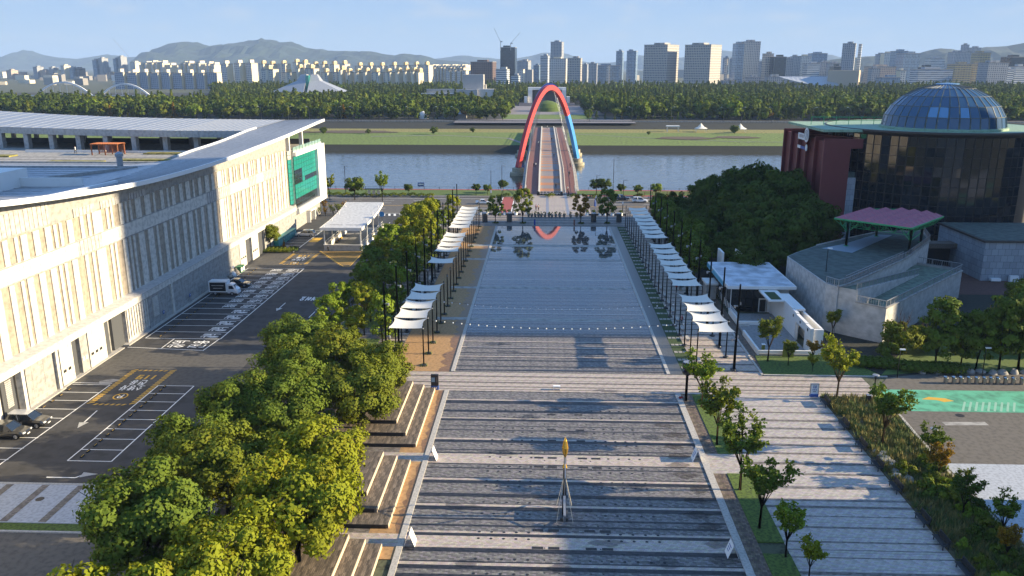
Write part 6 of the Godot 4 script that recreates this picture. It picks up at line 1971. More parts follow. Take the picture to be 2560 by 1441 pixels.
func garden():
	var r := RandomNumberGenerator.new()
	r.seed = 14
	# grasses: one mass
	var blade := MB.new()
	for i in 22:
		var a := r.randf() * TAU
		var q := Vector3(cos(a), 0, sin(a)) * r.randf() * 0.22
		var d := Vector3(cos(a + 1.2), 0, sin(a + 1.2)) * 0.035
		blade.tri(q - d, q + d, q * 2.2 + Vector3(0, r.randf_range(0.3, 0.7), 0))
	var gm := blade.mesh()
	for kind in [["ornamental_grass", "dry_tuft", 0.24, 0.20, 0.055, 900], ["ornamental_grass", "green_tuft", 0.09, 0.13, 0.03, 900]]:
		var mm := MultiMesh.new()
		mm.transform_format = MultiMesh.TRANSFORM_3D
		mm.mesh = gm
		mm.instance_count = kind[5]
		for i in int(kind[5]):
			var z: float = r.randf_range(-96.5, -42)
			var x: float = r.randf_range(35.1, 42.2 - (z + 96.9) * -0.0 - clampf((z + 97) * 0.06, 0, 1.0))
			var s := r.randf_range(0.7, 1.5)
			mm.set_instance_transform(i, Transform3D(Basis(Vector3.UP, r.randf() * TAU).scaled(Vector3(s * 1.3, s, s * 1.3)), Vector3(x, 0.08, z)))
		var o := MultiMeshInstance3D.new()
		o.name = numbered(kind[0])
		o.multimesh = mm
		o.material_override = mat(kind[1], lin(kind[2], kind[3], kind[4]), 0.9)
		o.set_meta("kind", "stuff")
		tag(o, "ornamental grasses filling the garden bed beside the promenade", "grass")
		add_child(o)
	# shrubs and small trees of the garden
	for i in 26:
		var z := -78.0 + i * 1.35
		var s := r.randf_range(0.5, 1.15)
		tag(put("garden_shrub", crown("gshrub%d" % (i % 3), "round", 1.3, 1.0, 16, 60, 0.5, 0.24, 0.6), [M.leaf_green, M.leaf_olive, M.leaf_dark, M.leaf_lime][i % 4], null, Vector3(r.randf_range(36.2, 40.8), 0.6, z)), "leafy shrub in the shaded garden bed, %s from the far end" % nth(i + 1), "shrub", "shrubs of the garden bed").scale = Vector3.ONE * s
	for i in 9:
		var q := sparse_crown("open%d" % (i % 4), 8.0, 2.3, 2.4, 7, 46, 0.3, 0.9)
		tree("garden_tree", "small slender tree in the shaded garden bed, %s from the far end" % nth(i + 1), "small trees of the garden bed", Vector3(r.randf_range(38.5, 41.8), 0, -78.5 + i * 3.4), q[0], q[1], 0, [M.leaf_green, M.leaf_orange, M.leaf_olive, M.leaf_dark][i % 4], i * 1.3, Vector3.ONE * r.randf_range(0.42, 0.68))
	for i in 16:
		var q := MB.new()
		q.lathe(Vector3.ZERO, [Vector2(0.3, -0.05), Vector2(0.42, 0.12), Vector2(0.25, 0.36), Vector2(0, 0.4)], 6)
		var o := obj("garden_rock", q, M.concrete)
		o.position = Vector3(35.6 + r.randf() * 1.6, 0.08, -81.5 + i * 0.42)
		o.scale = Vector3(r.randf_range(0.7, 1.5), r.randf_range(0.7, 1.3), r.randf_range(0.7, 1.5))
		tag(o, "pale rock of the low rockery beside the promenade, %s from the far end" % nth(i + 1), "rock", "rocks of the garden rockery")

func forest():
	var r := RandomNumberGenerator.new()
	r.seed = 55
	var kinds := []
	for k in 4: kinds.append([crown("far_round%d" % k, "round", 5.0, 4.6, 26, 22, 2.0, 1.5, 0.4), 6.4])
	for k in 2: kinds.append([crown("far_cone%d" % k, "cone", 3.0, 6.4, 30, 14, 1.2, 1.0, 0.5), 6.6])
	for k in 2: kinds.append([crown("far_flat%d" % k, "flat", 5.6, 2.6, 24, 22, 1.7, 1.3, 0.3), 6.0])
	var trunkm := MB.new()
	trunkm.tube([Vector3.ZERO, Vector3(0, 5.5, 0)], [0.35, 0.22], 5, false)
	var tmesh := trunkm.mesh()
	var mats := [M.leaf_dark, M.leaf_green, M.leaf_dark, M.leaf_olive, M.leaf_green, M.leaf_lime]
	# the row along the embankment: trees one can tell apart
	var n := 0
	var x := -330.0
	while x < 350:
		if absf(x - 3) > 26:
			var right := x > 26
			var k := r.randi_range(0, 7)
			if right and r.randf() < 0.5: k = 4 + r.randi_range(0, 1)
			var s := r.randf_range(0.55, 0.9) if not right else r.randf_range(0.35, 0.6)
			n += 1
			tree("embankment_tree", "tree of the row on the far embankment, %s from the left" % nth(n), "trees along the far embankment", Vector3(x, 4, -578 - r.randf() * 6), tmesh, kinds[k][0], kinds[k][1], M.leaf_orange if r.randf() < 0.05 else mats[r.randi_range(0, 5)], r.randf() * TAU, Vector3(s, s * r.randf_range(0.9, 1.25), s), M.dark_bark)
		x += r.randf_range(4.5, 8.5) if x < 26 else r.randf_range(3.5, 7)
	# scattered lawn trees
	for k in [[-66, -497, 0.45], [-106, -498, 0.28], [-133, -496, 0.4], [-44, -510, 0.3], [115, -507, 0.5], [62, -497, 0.2]]:
		tree("lawn_round_tree", "lone round dark tree on the far lawn left of the bridge, %s from it" % nth([-44, -66, -106, -133].find(k[0]) + 1) if k[0] < 0 else "lone small tree on the far lawn near the tents, %s one" % ("right" if k[0] > 100 else "left"), "", Vector3(k[0], 0.4, k[1]), tmesh, kinds[0][0], 6.0, M.leaf_dark, k[0], Vector3.ONE * k[2], M.dark_bark)
	# the wood behind, as masses
	var sets := {}
	for zi in 62:
		var z := -588.0 - zi * 9.2 * (1.0 + zi * 0.004)
		var half := 40.0 - z * 0.66
		var xx := -half
		while xx < half:
			xx += r.randf_range(7.0, 12.5)
			var zz := z + r.randf_range(-5, 5)
			if absf(xx - 3) < 46 and zz > -640: continue
			if absf(xx - 3) < 30 + (18.0 if zz < -770 else 0.0) and zz > -825: continue
			if xx > -150 and xx < -40 and zz < -775 and zz > -830 and absf(xx + 90) < 52: continue
			if absf(xx + 265) < 60 and zz < -850 and zz > -1000: continue
			if absf(xx + 72) < 14 and zz > -598: continue
			if xx / zz > 0.40 and zz < -770: continue
			var k := r.randi_range(0, 3)
			var q := r.randf()
			if q < 0.3: k = 4 + r.randi_range(0, 1)
			elif q < 0.42: k = 6 + r.randi_range(0, 1)
			if zz < -850 and r.randf() < 0.6: k = 4 + r.randi_range(0, 1)
			var mi := r.randi_range(0, 5)
			if r.randf() < 0.35: mi = 0
			if mi == 5 and r.randf() < 0.6: mi = 1
			var key := k * 10 + mi
			if not sets.has(key): sets[key] = []
			var s := r.randf_range(0.75, 1.15)
			sets[key].append(Transform3D(Basis(Vector3.UP, r.randf() * TAU).scaled(Vector3(s, s * r.randf_range(0.85, 1.3), s)), Vector3(xx, 4.0 + kinds[k][1] * s, zz)))
	for key in sets:
		var mm := MultiMesh.new()
		mm.transform_format = MultiMesh.TRANSFORM_3D
		mm.mesh = kinds[key / 10][0]
		mm.instance_count = sets[key].size()
		for i in sets[key].size(): mm.set_instance_transform(i, sets[key][i])
		var o := MultiMeshInstance3D.new()
		o.name = numbered("woodland")
		o.multimesh = mm
		o.material_override = mats[key % 10]
		o.set_meta("kind", "stuff")
		tag(o, "mixed woodland of the park across the river", "woodland")
		add_child(o)

# ---------------------------------------------------------------- far city and mountains
func ridge(called: String, prof: Array, z: float, label: String, m: Material):
	var s := MB.new()
	var f := noise(91, 0.004, 4)
	var cols := []
	for i in prof.size() - 1:
		var n := maxi(2, int(absf(prof[i + 1][0] - prof[i][0]) / 45.0))
		for k in n:
			cols.append(Vector2(lerpf(prof[i][0], prof[i + 1][0], k / float(n)), cubic_interpolate(prof[i][1], prof[i + 1][1], prof[maxi(i - 1, 0)][1], prof[mini(i + 2, prof.size() - 1)][1], k / float(n))))
	var grid := []
	for c in cols:
		var col := []
		for j in 11:
			var t := j / 10.0   # crest to foot, towards the viewer
			var zz := z + t * maxf(c.y, 60.0) * 4.2
			var rough := f.get_noise_2d(c.x * 0.8, zz * 1.4) * 0.42 * sin(PI * t) + f.get_noise_2d(c.x * 4.0, zz * 4.0) * 0.05
			var y: float = c.y * (1.0 - t) * (1.0 + rough) - 2.0 * t
			col.append(Vector3(c.x + f.get_noise_2d(zz, c.x) * 60 * t, y, zz))
		col.insert(0, Vector3(c.x, -10, z - c.y * 2.0))
		grid.append(col)
	for i in grid.size() - 1:
		for j in 11:
			s.quad(grid[i][j + 1], grid[i + 1][j + 1], grid[i + 1][j], grid[i][j])
	var o := struct(called, s, m)
	o.set_meta("label", label)

func mountains():
	var m := world(mat("far_forest", lin(0.022, 0.038, 0.016), 0.95), grain(256, 93, 0.03, 0.55, 1.3, 0.05), 900)
	var left := [[-7237, 156], [-6628, 198], [-6186, 163], [-5893, 135], [-5754, 163], [-5629, 202], [-5527, 191], [-5457, 167], [-5299, 135], [-5152, 121], [-5005, 116], [-4869, 139], [-4704, 161], [-4617, 147], [-4530, 133], [-4398, 134], [-4309, 141], [-4224, 106], [-4054, 58]]
	var main := [[-3065, 62], [-2990, 100], [-2926, 124], [-2871, 160], [-2777, 193], [-2624, 208], [-2554, 205], [-2466, 186], [-2385, 189], [-2325, 195], [-2243, 210], [-2173, 214], [-2102, 227], [-2052, 231], [-1993, 221], [-1944, 212], [-1855, 211], [-1796, 190], [-1728, 164], [-1629, 158], [-1550, 149], [-1471, 143], [-1441, 147], [-1273, 141], [-1184, 122], [-1096, 116], [-1026, 128], [-947, 116], [-869, 109], [-790, 85], [-692, 76], [-554, 61], [-476, 23]]
	var far := [[-1393, 102], [-1195, 119], [-1059, 138], [-908, 155], [-788, 142], [-637, 128], [-487, 113], [-307, 123], [-142, 152], [7, 184], [112, 171], [261, 166], [412, 94], [562, 73], [785, 80], [933, 101], [1050, 156], [1199, 130], [1496, 130], [1715, 158], [1962, 208], [2111, 180], [2381, 112], [2527, 118], [2821, 101], [3093, 165], [3227, 136], [3404, 115], [3547, 136], [4400, 160], [5600, 90]]
	var right := [[1312, 64], [1440, 74], [1555, 84], [1632, 87], [1733, 95], [1797, 96], [1853, 111], [1909, 122], [1960, 117], [2012, 113], [2093, 123], [2155, 128], [2218, 130], [2299, 143], [2448, 153], [2704, 129], [3085, 97]]
	ridge("mountain_ridge", left, -9000, "low blue ridge at the far left", m)
	ridge("mountain_ridge", main, -6200, "broad blue mountain behind the apartments", m)
	ridge("mountain_ridge", far, -9500, "faint blue ridge behind the central towers", m)
	ridge("mountain_ridge", right, -4200, "wooded hill behind the right-hand towers", m)

func window_wall(called: String, wall: Color, glass: Color, w: int, h: int, x0: int, x1: int, y0: int, y1: int, rough := 0.6) -> StandardMaterial3D:   # one storey of one bay, too far away to tell the panes apart
	var im := Image.create(w * 4, h * 4, false, Image.FORMAT_RGB8)
	im.fill(wall)
	var r := RandomNumberGenerator.new()
	r.seed = hash(called)
	for j in 4:
		for i in 4:
			var k := r.randf_range(0.75, 1.2)
			im.fill_rect(Rect2i(i * w + x0, j * h + y0, x1 - x0, y1 - y0), Color(glass.r * k, glass.g * k, glass.b * k))
	var m := mat(called, Color.WHITE, rough)
	m.albedo_texture = ImageTexture.create_from_image(im)
	m.metallic_specular = 0.5
	return m

func face(s: MB, a: Vector3, b: Vector3, h: float, bay: float, storey: float):   # a wall from a to b (seen from outside, left to right), with its texture laid out in bays and storeys
	var w := a.distance_to(b)
	var up := Vector3.UP * h
	s.quad(a, b, b + up, a + up)
	var u := w / bay / 4.0
	var v := h / storey / 4.0
	for q in [Vector2(0, v), Vector2(u, 0), Vector2(u, v), Vector2(0, v), Vector2(0, 0), Vector2(u, 0)]: s.t.append(q)

func city_block(called: String, label: String, group: String, x: float, w: float, top: float, z: float, depth: float, turn: float, front: Material, side: Material, bay: float, storey: float, cap: int, r: RandomNumberGenerator):
	var t := thing(called, label, "building", Vector3(x, 0, -z), deg_to_rad(turn), group)
	var c := absf(cos(deg_to_rad(turn)))
	var sn := absf(sin(deg_to_rad(turn)))
	var ww := maxf((w - depth * sn) / c, w * 0.55)
	var a := ww * 0.5; var d := depth * 0.5
	var s := MB.new()
	face(s, Vector3(-a, 0, d), Vector3(a, 0, d), top, bay, storey)
	face(s, Vector3(a, 0, -d), Vector3(-a, 0, -d), top, bay, storey)
	obj("wall", s, front, t)
	s = MB.new()
	face(s, Vector3(a, 0, d), Vector3(a, 0, -d), top, bay, storey)
	face(s, Vector3(-a, 0, -d), Vector3(-a, 0, d), top, bay, storey)
	obj("gable", s, side, t)
	s = MB.new()
	s.box2(Vector3(-a - 0.2, top, -d - 0.2), Vector3(a + 0.2, top + 1.0, d + 0.2))
	obj("roof", s, M.city_roof, t)
	if cap == 1 and ww > 8:
		bx("roof_house", side, t, Vector3(r.randf_range(-0.15, 0.15) * ww, top + 2.2, 0), Vector3(ww * 0.45, 3.6, depth * 0.5))
	if cap >= 2:
		var n := maxi(1, int(ww / 15.0))
		for i in n:
			var px := (-0.5 + (i + 0.5) / n) * ww
			bx("stair_tower", M.apt_gold if cap == 3 else M.apt_cream, t, Vector3(px, top + 3.0, 0), Vector3(4.4, 5.6, depth * 0.62))
			if cap == 3:
				bx("stair_tower_cap", M.apt_cream, t, Vector3(px, top + 6.1, 0), Vector3(3.6, 1.2, depth * 0.4))
				bx("stair_shaft", M.apt_cream, t, Vector3(px, top * 0.5, d + 0.5), Vector3(4.0, top, 1.2))

func city():
	var wl := func(r: float, g: float, b: float) -> Color: return lin(r, g, b)
	mat("city_roof", lin(0.24, 0.23, 0.22), 0.8)
	mat("apt_gold", lin(0.62, 0.45, 0.22), 0.7)
	mat("apt_cream", lin(0.66, 0.59, 0.46), 0.7)
	mat("apt_gable", lin(0.66, 0.57, 0.40), 0.7)
	var fronts := [
		window_wall("apt_white", wl.call(0.60, 0.58, 0.53), wl.call(0.10, 0.12, 0.15), 10, 9, 2, 8, 3, 7),
		window_wall("apt_blue", wl.call(0.34, 0.38, 0.44), wl.call(0.09, 0.12, 0.17), 10, 9, 2, 8, 3, 8),
		window_wall("tower_peach", wl.call(0.50, 0.38, 0.29), wl.call(0.10, 0.11, 0.13), 10, 9, 3, 8, 3, 7),
		window_wall("tower_black", wl.call(0.028, 0.04, 0.055), wl.call(0.02, 0.035, 0.05), 8, 9, 1, 8, 1, 8, 0.2),
		window_wall("tower_blue", wl.call(0.25, 0.32, 0.40), wl.call(0.11, 0.18, 0.27), 8, 9, 1, 7, 2, 8, 0.25),
		window_wall("tower_grey", wl.call(0.34, 0.35, 0.36), wl.call(0.10, 0.13, 0.17), 10, 9, 3, 8, 2, 7),
		window_wall("tower_beige", wl.call(0.46, 0.41, 0.35), wl.call(0.11, 0.12, 0.14), 9, 9, 2, 7, 2, 7),
		window_wall("office_bands", wl.call(0.60, 0.60, 0.58), wl.call(0.09, 0.13, 0.18), 16, 9, 0, 16, 3, 7),
		window_wall("office_yellow", wl.call(0.42, 0.33, 0.15), wl.call(0.08, 0.09, 0.10), 14, 9, 1, 13, 3, 7),
		window_wall("raw_brown", wl.call(0.16, 0.10, 0.085), wl.call(0.035, 0.028, 0.03), 9, 9, 2, 8, 2, 8)]
	var sides := [M.apt_gable, M.apt_gable, fronts[2], fronts[3], fronts[4], fronts[5], fronts[6], fronts[7], fronts[8], fronts[9]]
	var says := ["white apartment block", "long blue-grey apartment slab", "peach-coloured block", "black glass tower", "blue glass tower", "grey office tower", "beige gridded office block", "white banded office building", "yellowish stone office building", "brown unfinished high-rise"]
	var rows0 := [
		[-1234.3, 18.9, 55.2, 2300, 22, -18, 4, 1], [-1216.7, 18.9, 59.5, 2300, 22, -18, 5, 1], [-1177.3, 15.1, 58.1, 2300, 22, -18, 4, 1], [-1162.5, 16.9, 63.8, 2300, 22, -18, 5, 1], [-1301.9, 17.8, 35.5, 2300, 22, -18, 4, 1], [-1284.3, 18.2, 33, 2300, 22, -18, 3, 1],
		[-1325.4, 19, 40.2, 2300, 22, -18, 0, 1], [-1402.9, 20.9, 36.6, 2300, 22, -18, 5, 1], [-1381.5, 24.8, 27.3, 2300, 22, -18, 2, 1], [-1359.4, 17.1, 34.8, 2300, 22, -18, 5, 1], [-1478.7, 24.8, 27.6, 2300, 22, -18, 2, 1], [-1345.2, 13.3, 28.4, 2300, 22, -18, 0, 1],
		[-1127.5, 22.6, 49.1, 2300, 22, -18, 0, 1], [-1448.9, 13.4, 22.9, 2300, 22, -18, 2, 1], [-1272.9, 19, 8.6, 2300, 22, -18, 0, 1], [-1257.6, 19, 9.3, 2300, 22, -18, 7, 1], [-1202.1, 24.6, 20.1, 2300, 22, -18, 2, 1], [-1211.4, 17, 35.5, 2300, 22, -18, 5, 1],
		[-911.9, 9.3, 41.6, 1900, 24, -20, 0, 2], [-900.2, 8.4, 44.6, 1900, 24, -20, 0, 2], [-885.3, 8.7, 46.1, 1900, 24, -20, 0, 2], [-875.6, 8.7, 44.3, 1900, 24, -20, 0, 2], [-862.8, 14.6, 46.1, 1900, 24, -20, 0, 2], [-844.4, 10.9, 40.8, 1900, 24, -20, 0, 2],
		[-821, 7.8, 42.2, 1900, 24, -20, 0, 2], [-812, 6.8, 44.3, 1900, 24, -20, 0, 2], [-801.7, 9.9, 44.9, 1900, 24, -20, 0, 2], [-787.6, 9.3, 43.1, 1900, 24, -20, 0, 2], [-777.8, 8.7, 45.5, 1900, 24, -20, 0, 2], [-756.6, 12.4, 43.7, 1900, 24, -20, 0, 2]]
	var rows1 := [
		[-744.1, 11.7, 42.2, 1900, 24, -20, 0, 2], [-676.5, 19, 29.8, 1330, 13, -12, 1, 2], [-656.3, 19.7, 28.5, 1330, 13, -12, 1, 2], [-637, 16.4, 29.4, 1330, 13, -12, 1, 2], [-619.7, 16.4, 28.1, 1330, 13, -12, 1, 2], [-601.6, 17.4, 28.9, 1330, 13, -12, 1, 2],
		[-582.7, 18.5, 28.1, 1330, 13, -12, 1, 2], [-563.6, 17.4, 28.5, 1330, 13, -12, 1, 2], [-545.7, 16.3, 27.7, 1330, 13, -12, 1, 2], [-526.1, 20.6, 29.2, 1330, 13, -12, 1, 2], [-527.5, 18.1, 42.7, 1390, 14, -26, 0, 2], [-505.4, 16.9, 43.6, 1390, 14, -26, 0, 2],
		[-485.7, 18, 44, 1390, 14, -26, 0, 2], [-501.8, 15.8, 42.9, 1500, 14, -26, 0, 3], [-485.5, 14.6, 41.8, 1500, 14, -26, 0, 3], [-465.4, 23, 42.9, 1500, 14, -26, 0, 3], [-441.6, 14.5, 45.2, 1500, 14, -26, 0, 3], [-426.5, 13.3, 44.1, 1500, 14, -26, 0, 3],
		[-408, 9.7, 40.6, 1500, 14, -26, 0, 3], [-392.2, 12.1, 41.8, 1500, 14, -26, 0, 3], [-374.1, 14.5, 41.8, 1500, 14, -26, 0, 3], [-419.5, 25.9, 34.6, 1280, 13, -22, 0, 3], [-390.3, 20.7, 29.6, 1280, 13, -22, 0, 3], [-372.2, 8.3, 35.6, 1280, 13, -22, 0, 3],
		[-354.7, 20.7, 35.6, 1280, 13, -22, 0, 3], [-332.3, 16.5, 29.6, 1280, 13, -22, 0, 3], [-313.7, 16.5, 30.2, 1280, 13, -22, 0, 3], [-351.1, 16.7, 42.9, 1480, 14, -26, 0, 3], [-323.9, 19, 39.5, 1480, 14, -26, 0, 3], [-304.9, 16.6, 39.5, 1480, 14, -26, 0, 3]]
	var rows2 := [
		[-284.7, 16.6, 39.5, 1480, 14, -26, 0, 3], [-263.4, 16.6, 40.1, 1480, 14, -26, 0, 3], [-243.2, 18.9, 40.1, 1480, 14, -26, 0, 3], [-224.3, 14.2, 40.6, 1480, 14, -26, 0, 3], [-206, 20.1, 41, 1480, 14, -26, 0, 3], [-302.4, 8.1, 33.7, 1260, 13, -24, 0, 3],
		[-292, 11.2, 29.8, 1260, 13, -24, 0, 3], [-278.8, 11.2, 29.8, 1260, 13, -24, 0, 3], [-265.6, 9.1, 30.8, 1260, 13, -24, 0, 3], [-250.4, 17.2, 30.4, 1260, 13, -24, 0, 3], [-232.7, 16.2, 30, 1260, 13, -24, 0, 3], [-217, 9.1, 30.8, 1260, 13, -24, 0, 3],
		[-205.9, 9.1, 31.2, 1260, 13, -24, 0, 3], [-194.3, 8.1, 31.2, 1260, 13, -24, 0, 3], [-186, 6.5, 30.4, 1260, 13, -24, 0, 3], [-220.2, 4.6, 37, 1700, 30, -30, 0, 2], [-213.7, 4.6, 36.2, 1700, 30, -30, 0, 2], [-207.2, 4.6, 35.5, 1700, 30, -30, 0, 2],
		[-200.6, 4.6, 37, 1700, 30, -30, 0, 2], [-194.1, 4.6, 36.2, 1700, 30, -30, 0, 2], [-187.7, 4.6, 35.5, 1700, 30, -30, 0, 2], [-181.1, 4.6, 37, 1700, 30, -30, 0, 2], [-174.6, 4.6, 36.2, 1700, 30, -30, 0, 2], [-168.2, 4.6, 35.5, 1700, 30, -30, 0, 2],
		[-161.6, 4.6, 37, 1700, 30, -30, 0, 2], [-155.2, 4.6, 36.2, 1700, 30, -30, 0, 2], [-164.4, 9.3, 31.2, 1450, 12, -14, 0, 0], [-154.9, 8.8, 31.7, 1450, 12, -14, 0, 0], [-145.7, 8.8, 31.7, 1450, 12, -14, 0, 0], [-136.2, 9.2, 32.1, 1450, 12, -14, 0, 0]]
	var rows3 := [
		[-108.4, 44, 46.3, 1500, 34, -8, 9, 1], [-68.1, 30.3, 72.7, 1600, 26, -6, 3, 1], [-46.1, 30.6, 48.9, 1900, 30, -12, 5, 1], [-15.2, 14.8, 40.1, 1700, 20, -10, 4, 1], [0.3, 17.7, 58.2, 1650, 24, -8, 7, 1], [24.5, 32.7, 51.9, 1550, 24, -6, 0, 1],
		[25.9, 28.2, 87.6, 1800, 36, -8, 5, 1], [53.2, 25.9, 52.4, 1500, 26, -8, 6, 1], [-66.9, 21, 34.3, 1350, 20, -10, 7, 1], [-42.8, 12.9, 25.2, 1250, 14, -8, 7, 1], [-40.1, 9.5, 33.7, 1500, 14, -10, 0, 1], [90, 14.9, 42.2, 1900, 20, -10, 5, 1],
		[99.4, 19.2, 43.9, 1750, 20, -8, 5, 1], [120.5, 44, 40.1, 1600, 24, -6, 4, 1], [117.7, 6.2, 40.1, 1580, 4, -6, 0, 1], [158, 18.3, 69.3, 1800, 26, -14, 4, 1], [181.7, 25, 69, 1780, 26, -14, 4, 1], [-133.6, 19.1, 30.8, 1600, 16, -10, 7, 1],
		[-51.9, 31.3, 52.6, 2200, 20, -10, 2, 1], [197, 60.3, 73.4, 1450, 44, -34, 6, 1], [261.3, 62.2, 72.6, 1420, 44, -34, 6, 1], [358.8, 15.8, 54.8, 1700, 20, -14, 4, 1], [316.9, 7.4, 51.5, 1500, 10, -14, 0, 1], [347.6, 15.5, 77.9, 1550, 24, 4, 4, 1],
		[376, 30.4, 81.9, 1580, 26, 4, 5, 1], [391.5, 8.9, 52.9, 1800, 18, 0, 5, 1], [388.5, 15, 59.8, 1500, 20, 4, 6, 1], [400.9, 21.7, 54.4, 1480, 24, 4, 3, 1], [451.7, 11.1, 46.1, 1800, 20, 0, 5, 1], [467, 12.7, 52.6, 1650, 20, 0, 5, 1]]
	var rows4 := [
		[508.4, 16.2, 57.8, 1750, 20, 0, 5, 1], [541.9, 22.7, 59.1, 1800, 22, 0, 0, 1], [600, 34.1, 65.8, 1900, 26, 0, 4, 1], [449.1, 22.3, 42.8, 1450, 20, 4, 7, 1], [549.8, 20.9, 46.3, 1700, 20, 4, 5, 1], [554.8, 24.1, 44.1, 1650, 20, 4, 5, 1],
		[489.2, 13.4, 38.8, 1450, 18, 4, 3, 1], [544.1, 31.2, 77.7, 1550, 30, -22, 5, 1], [570.7, 9.6, 77, 1570, 22, -22, 7, 1], [736.4, 14.5, 64.1, 1900, 22, 0, 5, 1], [732, 22, 65.6, 1850, 22, 0, 0, 1], [694.2, 23.8, 67.3, 1700, 26, 0, 4, 1],
		[690.7, 34.7, 62.4, 1650, 30, 6, 4, 1], [582.6, 46, 38.3, 1500, 26, 4, 2, 1], [515.9, 13.5, 35.5, 1350, 14, 4, 5, 1], [498.5, 28.2, 23.5, 1250, 20, 4, 4, 1], [537.2, 9.4, 32.7, 1300, 14, 4, 0, 1], [764.9, 25.9, 52.9, 1700, 30, 0, 7, 1],
		[604.4, 55.6, 34.4, 1350, 26, 4, 7, 1], [606.6, 23, 37.5, 1370, 20, 4, 3, 1], [693.9, 29.8, 42.3, 1450, 26, 4, 8, 1], [734.6, 22.5, 42.8, 1480, 26, 4, 8, 1], [801.8, 23.5, 62.5, 1600, 24, 0, 8, 1], [910.7, 46.1, 68.5, 1900, 30, 0, 5, 1],
		[939.8, 11.8, 84.8, 1950, 14, 0, 5, 1], [985.2, 19.7, 79.5, 2000, 24, 0, 5, 1], [671.6, 33.5, 44, 1300, 26, 6, 5, 1], [726.3, 25.5, 52.6, 1350, 26, 6, 3, 1], [693.9, 11.8, 33.7, 1300, 14, 6, 7, 1], [718.8, 18, 38.5, 1320, 18, 6, 7, 1]]
	var rows5 := [
		[315.8, 20.2, 22.8, 1300, 16, 4, 5, 1], [343.6, 25.8, 24, 1280, 16, 4, 5, 1], [269.9, 21.4, 18.6, 1250, 14, 4, 5, 1]]
	var rows := rows0 + rows1 + rows2 + rows3 + rows4 + rows5
	var r := RandomNumberGenerator.new()
	r.seed = 66
	var order := range(rows.size())
	order.sort_custom(func(a, b): return rows[a][0] / rows[a][3] < rows[b][0] / rows[b][3])
	var count := {}
	for i in order:
		var k: Array = rows[i]
		var st: int = k[6]
		var deep: String = "front" if k[3] < 1400 else ("middle" if k[3] < 1650 else "back")
		var key := "%s %s" % [st, deep]
		count[key] = count.get(key, 0) + 1
		var bay: float = [3.6, 3.4, 3.2, 2.6, 3.0, 3.2, 3.0, 5.0, 4.5, 3.4][st]
		city_block("apartment_block" if st < 2 else "office_tower", "%s, %s from the left in the %s rank of the skyline" % [says[st], nth(count[key]), deep], "%ss on the skyline" % says[st], k[0], k[1], k[2], k[3], k[4], k[5], fronts[st], sides[st], bay, 3.0 if st != 6 else 3.9, k[7], r)
	# low town in the gaps
	var lows := [M.apt_cream, M.city_roof, M.apt_gable, M.white_wall, M.panel_grey]
	for i in 120:
		var z := r.randf_range(1500, 2700)
		var u := r.randf_range(-0.66, -0.40) if i < 70 else r.randf_range(-0.1, 0.66)
		var h := r.randf_range(7, 20) if i < 70 else r.randf_range(12, 30)
		var b := bx("low_block", lows[r.randi_range(0, 4)], null, Vector3(u * z, h * 0.5 + 3, -z), Vector3(r.randf_range(10, 26), h, r.randf_range(10, 18)), r.randf_range(-0.4, 0.4))
		tag(b, "small pale low building in the town at the far left" if i < 70 else "small pale building in a gap between the far towers", "building", "low houses of the far left town" if i < 70 else "small buildings between the towers")
	# cranes on the unfinished high-rise and over the town
	for k in [[-78, -1500, 66, 30, 0.5, "tower crane with a raised jib on the brown unfinished high-rise"], [-60, -1495, 66, 24, -0.9, "second smaller tower crane on the brown unfinished high-rise"], [-1080, -2200, 3, 85, 0.8, "thin tower crane over the far left town"]]:
		var t := thing("tower_crane", k[5], "crane", Vector3(k[0], k[2], k[1]))
		var s := MB.new()
		s.bar(Vector3.ZERO, Vector3(0, k[3] * 0.55, 0), 0.9, 0.9)
		obj("mast", s, M.grey_steel, t)
		s = MB.new()
		s.bar(Vector3(0, k[3] * 0.5, 0), Vector3(-k[3] * 0.75 * k[4], k[3] * 1.25, 0), 0.5, 0.5)
		obj("jib", s, M.grey_steel, t)
		bx("cab", M.grey_steel, t, Vector3(1.4, k[3] * 0.5, 0), Vector3(4, 1.6, 1.6))

